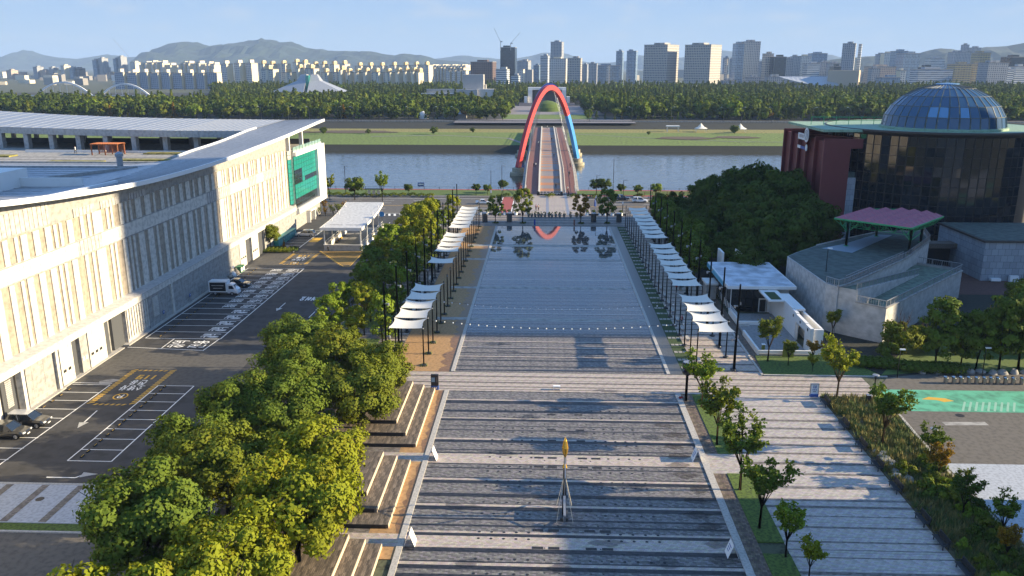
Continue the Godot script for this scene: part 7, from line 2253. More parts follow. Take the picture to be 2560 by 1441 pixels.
func park_buildings():
	var t := thing("arts_hall", "grey windowless arts hall with a tall fly tower among the trees", "building", Vector3(-75, 4, -840))
	bx("fly_tower", M.louver_grey, t, Vector3(4, 14, -6), Vector3(20.5, 27.5, 16))
	bx("front_hall", M.louver_grey, t, Vector3(2, 6, 6), Vector3(14, 15, 10))
	bx("right_hall", M.panel_white, t, Vector3(16.5, 6.2, 2), Vector3(18, 15.2, 14))
	bx("step_hall", M.louver_grey, t, Vector3(13.5, 8.2, -8), Vector3(6, 19.5, 8))
	bx("left_hall", M.louver_grey, t, Vector3(-9, 5.8, 0), Vector3(10, 15, 12))
	bx("long_wing", M.panel_grey, t, Vector3(-28, 6.2, 2), Vector3(28, 15, 12))
	bx("wing_roof", M.white_wall, t, Vector3(-31, 9.6, 9), Vector3(32, 0.8, 4))
	for i in 12: bx("fin", M.white_wall, t, Vector3(-40 + i * 2.2, 6, 8.4), Vector3(0.6, 7, 0.6))
	t = thing("sloped_roof_hall", "hall with broad sloping grey roofs and a split tall crown among the trees", "building", Vector3(-262, 4, -935))
	for e in [-1, 1]:
		var s := MB.new()
		var x0: float = 2.0 * e; var x1: float = 40.0 * e
		var y := 8.0
		var p := [Vector3(x0, y, 22), Vector3(x1, y, 16), Vector3(x1, y, -16), Vector3(x0, y, -22), Vector3(x0, y + 12, 9), Vector3(13.0 * e, y + 12, 7), Vector3(13.0 * e, y + 12, -7), Vector3(x0, y + 12, -9), Vector3(x0 + 0.5 * e, y + 19, 4), Vector3(9.0 * e, y + 19, 3), Vector3(9.0 * e, y + 19, -3), Vector3(x0 + 0.5 * e, y + 19, -4)]
		for k in [[0, 1, 5, 4], [1, 2, 6, 5], [2, 3, 7, 6], [3, 0, 4, 7], [4, 5, 9, 8], [5, 6, 10, 9], [6, 7, 11, 10], [7, 4, 8, 11], [8, 9, 10, 11]]:
			if e > 0: s.quad(p[k[0]], p[k[1]], p[k[2]], p[k[3]])
			else: s.quad(p[k[3]], p[k[2]], p[k[1]], p[k[0]])
		obj("roof", s, M.roof_metal, t)
		bx("eave_wall", M.white_wall, t, Vector3(20.0 * e, 4, 0), Vector3(38, 8, 28))
	bx("glass_slot", M.teal_glass, t, Vector3(0, 13, 2), Vector3(3.6, 26, 18))
	t = thing("long_pavilion", "long low white flat roof right of the sloping roofs", "building", Vector3(-202, 4, -930))
	bx("roof", M.white_wall, t, Vector3(0, 6.6, 0), Vector3(34, 1.2, 12), -0.16)
	bx("wall", M.panel_grey, t, Vector3(0, 3, 0), Vector3(30, 6, 9), -0.16)
	for k in [[-594, 38.5, 20.5, "left"], [-517, 34, 18.5, "right"]]:
		t = thing("white_arch_bridge", "white arch rib of the far left road bridge, %s one" % k[3], "bridge", Vector3(k[0], 0, -1020), 0, "white arches of the far left bridge")
		var s := MB.new()
		for i in 24:
			var a := -1.0 + i / 12.0; var b := -1.0 + (i + 1) / 12.0
			s.bar(Vector3(a * k[1], 1.0 + (k[2] - 1) * (1 - a * a), 0), Vector3(b * k[1], 1.0 + (k[2] - 1) * (1 - b * b), 0), 1.8, 1.9)
		obj("arch_rib", s, M.white_steel, t)
		s = MB.new()
		for i in 8:
			var a := -0.8 + i * 0.228
			s.bar(Vector3(a * k[1], 3, 0), Vector3(a * k[1], 1.0 + (k[2] - 1) * (1 - a * a), 0), 0.3, 0.3)
		obj("hanger", s, M.white_steel, t)
	t = thing("road_deck", "pale road deck of the far left bridge", "bridge", Vector3(-640, 0, -1022))
	bx("deck", M.concrete, t, Vector3(0, 3.2, 0), Vector3(330, 1.6, 14))
	bx("parapet", M.white_wall, t, Vector3(0, 4.6, 7), Vector3(330, 1.0, 0.5))
	t = thing("concert_hall", "hall with an upswept silver roof and a big beige stone block", "building", Vector3(370, 4, -1130))
	var s := MB.new()
	for i in 12:
		var a := i / 12.0; var b := (i + 1) / 12.0
		var f := func(k: float) -> Vector3: return Vector3(-58 + 72 * k, 21.5 - 9.0 * sin(PI * minf(k * 1.25, 1.0) * 0.5) * (1.0 if k < 0.55 else 1.0), 0)
		var p: Vector3 = f.call(a); var q: Vector3 = f.call(b)
		s.quad(p + Vector3(0, -1 - 5 * a * 0, 12), q + Vector3(0, -1, 12), Vector3(q.x, 22.4, -14), Vector3(p.x, 22.4, -14))
		s.quad(p + Vector3(0, -2.2, 12), q + Vector3(0, -2.2, 12), q + Vector3(0, -1, 12), p + Vector3(0, -1, 12))
	obj("roof", s, M.roof_metal, t)
	bx("lobby_wall", M.louver_grey, t, Vector3(-16, 5, 4), Vector3(50, 12, 14))
	bx("stone_block", mat("sand_stone", lin(0.50, 0.40, 0.29), 0.8), t, Vector3(25, 15, -4), Vector3(38, 31, 26), deg_to_rad(-24))
	t = thing("white_dome_stadium", "low white curved roof before the beige twin blocks", "building", Vector3(186, 4, -1060))
	s = MB.new()
	s.lathe(Vector3.ZERO, [Vector2(13, 5), Vector2(12, 9), Vector2(7, 11.5), Vector2(0, 12.4)], 20)
	obj("roof", s, M.white_steel, t)

# ---------------------------------------------------------------- timber steps left of the plaza
func timber_steps():
	var blocks := [["upper", -97.1, -80.9, -82.8, -85.1], ["middle", -77.3, -64.7, -66.7, -68.9], ["lower", -61.7, -44.0, -44.2, -44.4]]
	for b in blocks:
		var t := thing("timber_steps", "weathered grey timber seating steps in three tiers, the %s block" % b[0], "seating steps", Vector3(-14, 0, b[1]), 0, "timber seating steps left of the plaza")
		var o := Vector3(14, 0, -b[1])
		for i in 3:
			var x: float = [-13.6, -15.0, -16.4][i]
			var z1: float = b[2 + i]
			var s := MB.new()
			s.box2(Vector3(-24, 0.42 * i, b[1]) + o, Vector3(x, 0.42 * (i + 1), z1) + o)
			obj("tier", s, M.wood_deck, t)
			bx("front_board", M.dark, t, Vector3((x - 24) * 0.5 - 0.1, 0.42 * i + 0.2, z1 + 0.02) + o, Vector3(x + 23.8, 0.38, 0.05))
			bx("edge_board", M.wood_edge, t, Vector3(x + 0.02, 0.42 * i + 0.22, (b[1] + z1) * 0.5) + o, Vector3(0.06, 0.42, absf(b[1] - z1) - 0.02))

# ---------------------------------------------------------------- nozzles, grates and lamps set into the plaza
func plaza_details():
	var p := setting("plaza_fittings")
	var disc := CylinderMesh.new()
	disc.top_radius = 0.13
	disc.bottom_radius = 0.14
	disc.height = 0.012
	disc.radial_segments = 10
	disc.rings = 0
	for j in 26:
		var z := -91.4 + j * 1.55 + (0.5 if j % 2 else 0.0)
		if z > -50: break
		for x in [-5.4, -4.3, -3.2, -2.1, -1.0, 6.0, 7.1, 8.2, 9.3, 10.4]: put("fountain_nozzle", disc, M.dark, p, Vector3(x, 0.014, z))
	for j in 22:
		var z := -91.0 + j * 1.8
		for x in [0.4, 1.6, 4.2, 5.2]:
			var o := put("small_nozzle", disc, M.dark, p, Vector3(x, 0.015, z))
			o.scale = Vector3(0.6, 1, 0.6)
	var gm := world(mat("grate", lin(0.05, 0.045, 0.042), 0.6), planks(64, 16, 5), 0.6)
	for z in [-90.2, -86.0, -83.2, -79.0, -77.0, -73.6, -70.9, -68.6, -65.0, -62.2, -59.2]:
		for x in [-0.2, 1.2, 4.4, 5.8]:
			if (x > 0 and x < 5) or z > -80: bx("drain_grate", gm, p, Vector3(x, 0.016, z), Vector3(0.95, 0.012, 0.34))
	# damp patches and rust stains
	var r := RandomNumberGenerator.new()
	r.seed = 19
	var stain := mat("rust_stain", Color(0.16, 0.10, 0.06, 0.30), 0.8)
	stain.transparency = BaseMaterial3D.TRANSPARENCY_ALPHA
	for k in 12:
		var a := PackedVector2Array()
		var c := Vector2(15.6 - r.randf() * 1.4, -88 + k * 2.4 + r.randf())
		for i in 12: a.append(c + Vector2(cos(TAU * i / 12) * r.randf_range(0.7, 1.6), sin(TAU * i / 12) * r.randf_range(0.4, 0.9)))
		var s := MB.new()
		s.prism(a, 0, 0.02 + k * 0.0006, false)
		obj("rust_stain", s, stain, p)
	var damp := mat("damp_stain", Color(0.03, 0.03, 0.035, 0.34), 0.3)
	damp.transparency = BaseMaterial3D.TRANSPARENCY_ALPHA
	for k in 22:
		var a := PackedVector2Array()
		var c := Vector2(r.randf_range(-10, 15), r.randf_range(-118, -58))
		for i in 14: a.append(c + Vector2(cos(TAU * i / 14) * r.randf_range(0.5, 2.4), sin(TAU * i / 14) * r.randf_range(0.2, 0.9)))
		var s := MB.new()
		s.prism(a, 0, 0.034 + k * 0.0005, false)
		obj("damp_stain", s, damp, p)

func sculpture():
	var t := thing("needle_sculpture", "tall thin steel sculpture with a golden spearhead tip on the plaza", "sculpture", Vector3(2.18, 0, -67.4))
	bx("plinth", M.granite_dark, t, Vector3(0, 0.12, 0), Vector3(0.75, 0.24, 1.4))
	var s := MB.new()
	s.tube([Vector3(0, 0.2, 0), Vector3(0, 2.2, 0), Vector3(0, 4.9, 0), Vector3(0, 6.2, 0)], [0.2, 0.17, 0.13, 0.09], 8)
	obj("mast", s, M.grey_steel, t)
	# a thin ribbon that curls in the plane of the mast: seen edge-on from the tower, its loops show in the shadow
	s = MB.new()
	var pts := [Vector2(0.4, 0.2), Vector2(1.6, 0.5), Vector2(1.9, 1.2), Vector2(0.7, 1.7), Vector2(0.3, 2.3), Vector2(0.6, 3.1), Vector2(1.5, 3.9), Vector2(1.7, 4.8), Vector2(1.0, 5.6), Vector2(0.1, 6.0)]
	for e in [-1, 1]:
		for i in pts.size() - 1: s.bar(Vector3(0, pts[i].y, pts[i].x * e), Vector3(0, pts[i + 1].y, pts[i + 1].x * e), 0.1 if i > 3 else 0.22, 0.1)
	s.box2(Vector3(-0.06, 0.2, -1.0), Vector3(0.06, 1.5, 0.9))
	obj("ribbon", s, M.grey_steel, t)
	s = MB.new()
	s.lathe(Vector3(0, 6.0, 0), [Vector2(0.08, 0), Vector2(0.22, 0.35), Vector2(0.30, 0.9), Vector2(0.16, 1.6), Vector2(0, 2.0)], 6)
	obj("golden_tip", s, M.gold, t)
	s = MB.new()
	s.lathe(Vector3(0, 4.7, 0), [Vector2(0.1, 0), Vector2(0.24, 0.3), Vector2(0.1, 0.7)], 8)
	obj("golden_knot", s, M.gold, t)
	for k in [[-0.7, -1.6], [0.8, -1.6], [-0.7, 1.1], [0.8, 1.1]]:
		s = MB.new()
		s.bar(Vector3(0, 4.4, 0), Vector3(k[0], 0, k[1]), 0.03, 0.03)
		obj("guy_wire", s, M.rail_cream, t)

func signs():
	# four white A-shaped boards along the plaza edges
	var at := [[-11.4, -78.4, "left edge, farther one"], [-11.25, -62.5, "left edge, nearer one"], [16.35, -79.2, "right edge, farther one"], [16.25, -61.8, "right edge, nearer one"]]
	for k in at:
		var t := thing("notice_board", "white folded A-shaped notice board on the plaza's %s" % k[2], "sign", Vector3(k[0], 0, k[1]), 0, "white A-shaped notice boards")
		for e in [-1, 1]:
			var s := MB.new()
			var a := Vector3(0.04 * e, 1.25, 0); var b := Vector3(0.48 * e, 0.02, 0)
			for zz in [0.0]:
				s.quad(Vector3(b.x, b.y, 0.6), Vector3(b.x, b.y, -0.6), Vector3(a.x, a.y, -0.6), Vector3(a.x, a.y, 0.6))
				s.quad(Vector3(b.x - 0.03 * e, b.y, -0.6), Vector3(b.x - 0.03 * e, b.y, 0.6), Vector3(a.x - 0.03 * e, a.y, 0.6), Vector3(a.x - 0.03 * e, a.y, -0.6))
				s.quad(Vector3(a.x, a.y, 0.6), Vector3(a.x - 0.03 * e, a.y, 0.6), Vector3(b.x - 0.03 * e, b.y, 0.6), Vector3(b.x, b.y, 0.6))
			obj("panel", s, M.white_paint, t)
			for i in 3:
				s = MB.new()
				var u := 0.3 + i * 0.18
				var p := a.lerp(b, u) + Vector3(0.01 * e, 0.01, 0)
				s.bar(p + Vector3(0, 0, 0.35 - 0.1 * i), p - Vector3(0, 0, 0.35), 0.03, 0.07)
				obj("print_line", s, M.arch_navy, t)
	# restroom sign
	var t := thing("restroom_sign", "standing sign with two restroom figures on a blue base by the promenade", "sign", Vector3(34.1, 0, -97.0), 0.05)
	bx("board", M.white_paint, t, Vector3(0, 1.05, 0), Vector3(0.95, 1.3, 0.16))
	bx("frame", M.grey_steel, t, Vector3(0, 1.72, 0), Vector3(1.05, 0.08, 0.22))
	for e in [-1, 1]: bx("frame", M.grey_steel, t, Vector3(0.5 * e, 1.0, 0), Vector3(0.06, 1.45, 0.22))
	for e in [-1, 1]:
		var s := MB.new()
		s.box(Vector3(0.13 * e, 1.28, 0.09), Vector3(0.09 if e < 0 else 0.13, 0.26, 0.02))
		s.tube([Vector3(0.13 * e, 1.48, 0.08), Vector3(0.13 * e, 1.48, 0.1)], [0.05, 0.05], 10)
		obj("figure", s, M.blue_paint, t)
	for i in 3: bx("letter", M.blue_paint, t, Vector3(-0.2 + i * 0.2, 0.93, 0.09), Vector3(0.12, 0.13, 0.02))
	bx("arrow_bar", M.dark, t, Vector3(0, 0.68, 0.09), Vector3(0.38, 0.07, 0.02))
	bx("base", M.blue_paint, t, Vector3(0, 0.2, 0), Vector3(1.0, 0.4, 0.45))
	t = thing("info_kiosk", "black information kiosk with a small screen and blue base by the timber steps", "kiosk", Vector3(-13.65, 0, -97.6))
	bx("body", M.dark, t, Vector3(0, 1.15, 0), Vector3(0.95, 1.7, 0.4))
	bx("screen", mat("screen_blue", lin(0.20, 0.32, 0.42), 0.2), t, Vector3(-0.18, 1.35, 0.21), Vector3(0.45, 0.6, 0.03))
	bx("panel", M.granite_dark, t, Vector3(0.28, 1.35, 0.21), Vector3(0.2, 0.7, 0.02))
	bx("base", M.blue_paint, t, Vector3(0, 0.25, 0.02), Vector3(1.0, 0.5, 0.5))
	for i in 3: bx("base_print", M.white_paint, t, Vector3(-0.28 + i * 0.26, 0.25, 0.28), Vector3(0.07, 0.25, 0.02))
	t = thing("small_stand", "small white stand on the light cross walk", "stand", Vector3(1.95, 0, -98))
	bx("top", M.white_paint, t, Vector3(0, 0.5, 0), Vector3(0.9, 0.08, 0.5))
	for e in [-1, 1]: bx("leg", M.white_paint, t, Vector3(0.38 * e, 0.23, 0), Vector3(0.08, 0.46, 0.4))
	t = thing("drum_lamp", "lamp post with a big black drum-shaped head beside the plaza corner", "lamp", Vector3(17.85, 0, -95.0))
	var s := MB.new()
	s.tube([Vector3.ZERO, Vector3(0, 3.6, 0)], [0.17, 0.16], 12)
	obj("post", s, M.black_steel, t)
	s = MB.new()
	s.lathe(Vector3.ZERO, [Vector2(0.16, 3.3), Vector2(0.62, 3.7), Vector2(0.66, 3.75), Vector2(0.66, 3.95), Vector2(0.45, 4.0), Vector2(0.45, 4.3), Vector2(0.66, 4.32), Vector2(0.66, 5.05), Vector2(0.6, 5.08), Vector2(0, 5.1)], 20)
	obj("drum_head", s, M.black_steel, t)
	s = MB.new()
	s.lathe(Vector3.ZERO, [Vector2(0.6, 5.1), Vector2(0.55, 5.13), Vector2(0, 5.13)], 16)
	obj("cap", s, M.grey_steel, t)
	tag(put("flower_pot", crown("flower", "flat", 0.3, 0.2, 8, 20, 0.15, 0.1, 0.1), M.tail_red, null, Vector3(17.3, 0.15, -95.6)), "small clump of red flowers at the foot of the drum lamp", "flowers")

func person(label: String, at: Vector3, turn: float, top: Color, legs: Color, stride := 0.25, size := 1.0):
	var t := thing("person", label, "person", at, turn)
	t.scale = Vector3.ONE * size
	var key := "c%s%s" % [top, legs]
	var s := MB.new()
	# one continuous figure: torso, neck, head as a lathed skin, limbs rooted inside it
	s.col = Color.WHITE
	s.lathe(Vector3.ZERO, [Vector2(0.0, 0.82), Vector2(0.15, 0.86), Vector2(0.165, 0.96), Vector2(0.14, 1.1), Vector2(0.175, 1.3), Vector2(0.18, 1.4), Vector2(0.08, 1.48), Vector2(0.055, 1.5)], 10)
	for e in [-1, 1]: s.tube([Vector3(0.16 * e, 1.4, 0), Vector3(0.24 * e, 1.16, -0.04 * e), Vector3(0.25 * e, 0.96, 0.1 * e)], [0.06, 0.05, 0.042], 7)
	obj("shirt", s, flat_color(top), t)
	s = MB.new()
	for e in [-1, 1]: s.tube([Vector3(0.085 * e, 0.92, 0), Vector3(0.1 * e, 0.5, stride * 0.5 * e), Vector3(0.1 * e, 0.08, stride * e)], [0.095, 0.07, 0.05], 8)
	obj("trousers", s, flat_color(legs), t)
	s = MB.new()
	s.lathe(Vector3.ZERO, [Vector2(0.05, 1.46), Vector2(0.052, 1.53), Vector2(0.075, 1.57), Vector2(0.088, 1.64), Vector2(0.075, 1.72), Vector2(0.0, 1.76)], 10)
	s.tri(Vector3(-0.015, 1.62, 0.086), Vector3(0.015, 1.62, 0.086), Vector3(0, 1.63, 0.112))
	for e in [-1, 1]:
		s.tube([Vector3(0.25 * e, 0.97, 0.1 * e), Vector3(0.25 * e, 0.86, 0.13 * e)], [0.036, 0.026], 6)
		s.tube([Vector3(0.1 * e, 0.05, stride * e - 0.05), Vector3(0.1 * e, 0.04, stride * e + 0.17)], [0.045, 0.035], 6)
	obj("head_and_hands", s, M.skin, t)
	s = MB.new()
	s.lathe(Vector3(0, 0, -0.012), [Vector2(0.085, 1.62), Vector2(0.097, 1.68), Vector2(0.08, 1.75), Vector2(0, 1.785)], 10)
	obj("hair", s, M.hair, t)

var flats := {}
func flat_color(c: Color) -> StandardMaterial3D:
	if not flats.has(c):
		var m := StandardMaterial3D.new()
		m.resource_name = "cloth"
		m.albedo_color = c.linear_to_srgb()
		m.roughness = 0.85
		flats[c] = m
	return flats[c]

func people():
	var dark := Color(0.03, 0.03, 0.035); var blue := Color(0.06, 0.09, 0.16); var white := Color(0.65, 0.63, 0.6); var grey := Color(0.2, 0.2, 0.2); var pink := Color(0.55, 0.22, 0.22); var red := Color(0.45, 0.06, 0.05)
	person("walker in a pale pink top on the crossing, left of a pair", Vector3(-2.1, 0.0, -232.8), 0.2, pink, dark)
	person("walker in a light peach top on the crossing, right of a pair", Vector3(-1.4, 0.0, -232.6), -0.1, Color(0.6, 0.42, 0.32), pink)
	var list := [[-3.7, -303, "dark-clothed walker on the left bridge walkway, left of a pair", dark, dark], [-2.95, -303, "white-shirted walker on the left bridge walkway, right of a pair", white, grey], [-2.65, -392, "pale-clothed walker far along the left bridge walkway", white, white], [4.1, -336, "dark-clothed walker on the centre of the bridge", dark, blue], [4.1, -272, "dark-clothed person near the bridge foot on the right", dark, dark], [9.0, -288, "walker in dark top and light trousers on the right bridge walkway", dark, white], [7.9, -268, "person in white on the near right bridge walkway", white, white], [9.7, -303, "dark figure by the right bridge rail", dark, dark], [8.0, -260.5, "dark-clothed person standing at the right bridge foot", dark, dark], [-1.9, -260.8, "dark-clothed person standing at the left bridge foot", dark, dark], [3.8, -412, "dark figure far along the bridge", dark, grey], [1.9, -500, "tiny pale figure at the far end of the bridge", white, grey]]
	for k in list:
		var y := deck_y(k[1]) + 0.02 if k[1] < -262 else 0.02
		if k[1] > -270 and k[0] > -3.4 and k[0] < 3.3: y += 0.0
		person(k[2], Vector3(k[0], y, k[1]), 0.0 if k[0] < 3 else PI, k[3], k[4], 0.3)
	person("person in a pink top seated beside the right sails", Vector3(22.5, -0.35, -127.2), -1.2, pink, dark, 0.1)
	person("dark-clothed person standing under the far right sails", Vector3(25.4, 0, -147), 0.6, dark, blue, 0.1)
	person("dark-clothed person with a red bag under the right sails", Vector3(24.6, 0, -146.4), 2.4, red, dark, 0.15)
	person("person crossing behind the orange tree", Vector3(11.2, 0, -226.5), 1.5, red, dark)
	person("person in white on the roof garden", Vector3(-112.5, 19.7, -194.5), 1.2, white, white)
	person("dark figure standing on the roof garden near the left beds", Vector3(-124, 19.7, -180), 0.4, dark, dark, 0.1)
	person("small dark figure by the yellow hatching before the ramp", Vector3(-47.9, 0, -177.1), 0.4, dark, dark, 0.1, 0.75)

func plaza_end():
	# pots in a row
	var xs := [-4.04, -3.15, -2.2, -1.31, -0.53, 0.44, 1.58, 2.36, 3.42, 4.48, 5.7, 7.43, 9.12, 10.19]
	for i in xs.size():
		var t := thing("plant_pot", "grey plant pot in the far plaza row, %s from the left" % nth(i + 1), "potted plant", Vector3(xs[i], 0, -222.2 + 0.4 * (i % 2)), i * 0.8, "pots at the far plaza end")
		var s := MB.new()
		s.lathe(Vector3.ZERO, [Vector2(0.26, 0), Vector2(0.4, 0.72), Vector2(0.43, 0.74), Vector2(0.43, 0.82), Vector2(0.34, 0.8), Vector2(0, 0.78)], 12)
		obj("pot", s, M.terracotta_grey, t)
		put("plant", crown("potc%d" % (i % 3), "cone" if i % 3 == 1 else "round", 0.42, 0.45, 9, 24, 0.2, 0.13, 0.4), M.leaf_dark if i % 2 else M.leaf_green, t, Vector3(0, 1.1, 0))
	var bs := [-17.4, -15.6, -12.1, -10.8, -9.4, -7.6, 12.2, 14.0, 15.7, 17.1, 19.2, 21.5]
	for i in bs.size():
		var t := thing("bush_planter", "round bush in white planter at far plaza end, %s from left" % nth(i + 1), "planter", Vector3(bs[i], 0, -225.4), 0, "white planters with round bushes")
		var s := MB.new()
		s.lathe(Vector3.ZERO, [Vector2(0.7, 0), Vector2(0.35, 0.9), Vector2(0, 0.9)], 4)
		obj("planter", s, M.white_paint, t)
		put("bush", crown("ball", "round", 0.55, 0.55, 12, 30, 0.25, 0.15, 0.1), M.leaf_dark, t, Vector3(0, 1.2, 0))
		bx("base", M.dark, t, Vector3(0.9, 0.2, 0), Vector3(0.9, 0.4, 0.4))
	var s2 := MB.new()
	for i in 12: s2.bar(Vector3(-5 + i * 1.35, 0, -223.4), Vector3(-5 + i * 1.35, 0.9, -223.4), 0.05, 0.05)
	s2.bar(Vector3(-5, 0.85, -223.4), Vector3(9.9, 0.85, -223.4), 0.04, 0.04)
	tag(obj("rope_fence", s2, M.grey_steel), "thin post and rope fence behind the pots", "fence")
	var ks := [[-15.5, -214.7, "outer left"], [-9.0, -215.0, "inner left"], [13.35, -215.4, "inner right"], [20.05, -215.5, "outer right"]]
	for k in ks:
		var t := thing("stone_drum", "man-high dark round drum by the far plaza trees, %s one" % k[2], "kiosk", Vector3(k[0], 0, k[1]), 0, "dark drums at the far plaza end")
		var s := MB.new()
		s.lathe(Vector3.ZERO, [Vector2(0.72, 0), Vector2(0.72, 2.2)], 24)
		obj("body", s, M.granite_dark, t)
		s = MB.new()
		s.lathe(Vector3.ZERO, [Vector2(0.74, 2.2), Vector2(0.76, 2.25), Vector2(0.74, 2.38), Vector2(0, 2.4)], 24)
		obj("cap", s, M.grey_steel, t)
	for k in [[-2.2, "blue-grey", "arch_navy"], [8.06, "red-brown", "deck_red"]]:
		var t := thing("slim_post", "slim %s post at the water's far edge" % k[1], "post", Vector3(k[0], 0, -210.3))
		bx("body", M[k[2]], t, Vector3(0, 0.75, 0), Vector3(0.4, 1.5, 0.25))
		bx("cap", M.dark, t, Vector3(0, 1.52, 0), Vector3(0.44, 0.06, 0.29))
	var t := thing("closed_parasol", "tall folded blue parasol near the far right plaza corner", "parasol", Vector3(14.8, 0, -233.4))
	var s := MB.new()
	s.lathe(Vector3.ZERO, [Vector2(0.04, 0), Vector2(0.04, 1.1), Vector2(0.34, 1.2), Vector2(0.28, 2.2), Vector2(0.08, 3.6), Vector2(0, 3.8)], 10)
	obj("cloth", s, M.blue_paint, t)
	bx("foot", M.grey_steel, t, Vector3(0, 0.06, 0), Vector3(0.7, 0.12, 0.7))

# ---------------------------------------------------------------- vehicles, front towards +x
func loft(st: Array, m: MB):   # stations: x, half width low, half width high, y low, y mid, y high
	var ring := func(k: Array) -> Array:
		return [Vector3(k[0], k[3], k[1] * 0.92), Vector3(k[0], lerpf(k[3], k[4], 0.45), k[1]), Vector3(k[0], k[4], lerpf(k[1], k[2], 0.35)), Vector3(k[0], k[5], k[2] * 0.93), Vector3(k[0], k[5] + 0.03, 0), Vector3(k[0], k[5], -k[2] * 0.93), Vector3(k[0], k[4], -lerpf(k[1], k[2], 0.35)), Vector3(k[0], lerpf(k[3], k[4], 0.45), -k[1]), Vector3(k[0], k[3], -k[1] * 0.92)]
	var last := []
	for i in st.size():
		var r: Array = ring.call(st[i])
		if i:
			for j in 9: m.quad(last[j], r[j], r[(j + 1) % 9], last[(j + 1) % 9])
		if i == 0 or i == st.size() - 1:
			for j in range(1, 8):
				if i == 0: m.tri(r[0], r[j], r[j + 1])
				else: m.tri(r[0], r[j + 1], r[j])
		last = r

func wheel(t: Node3D, p: Vector3, rad: float):
	var e := signf(p.z)
	var s := MB.new()
	s.tube([p - Vector3(0, 0, 0.11), p + Vector3(0, 0, 0.11)], [rad, rad], 18)
	var o := obj("wheel", s, M.tyre, t)
	s = MB.new()
	s.tube([p + Vector3(0, 0, 0.1 * e), p + Vector3(0, 0, 0.125 * e)], [rad * 0.66, rad * 0.6], 14)
	for k in 5:
		var w := TAU * k / 5
		s.bar(p + Vector3(0, 0, 0.135 * e), p + Vector3(cos(w) * rad * 0.6, sin(w) * rad * 0.6, 0.135 * e), 0.06, 0.03)
	obj("rim", s, M.rim, o)

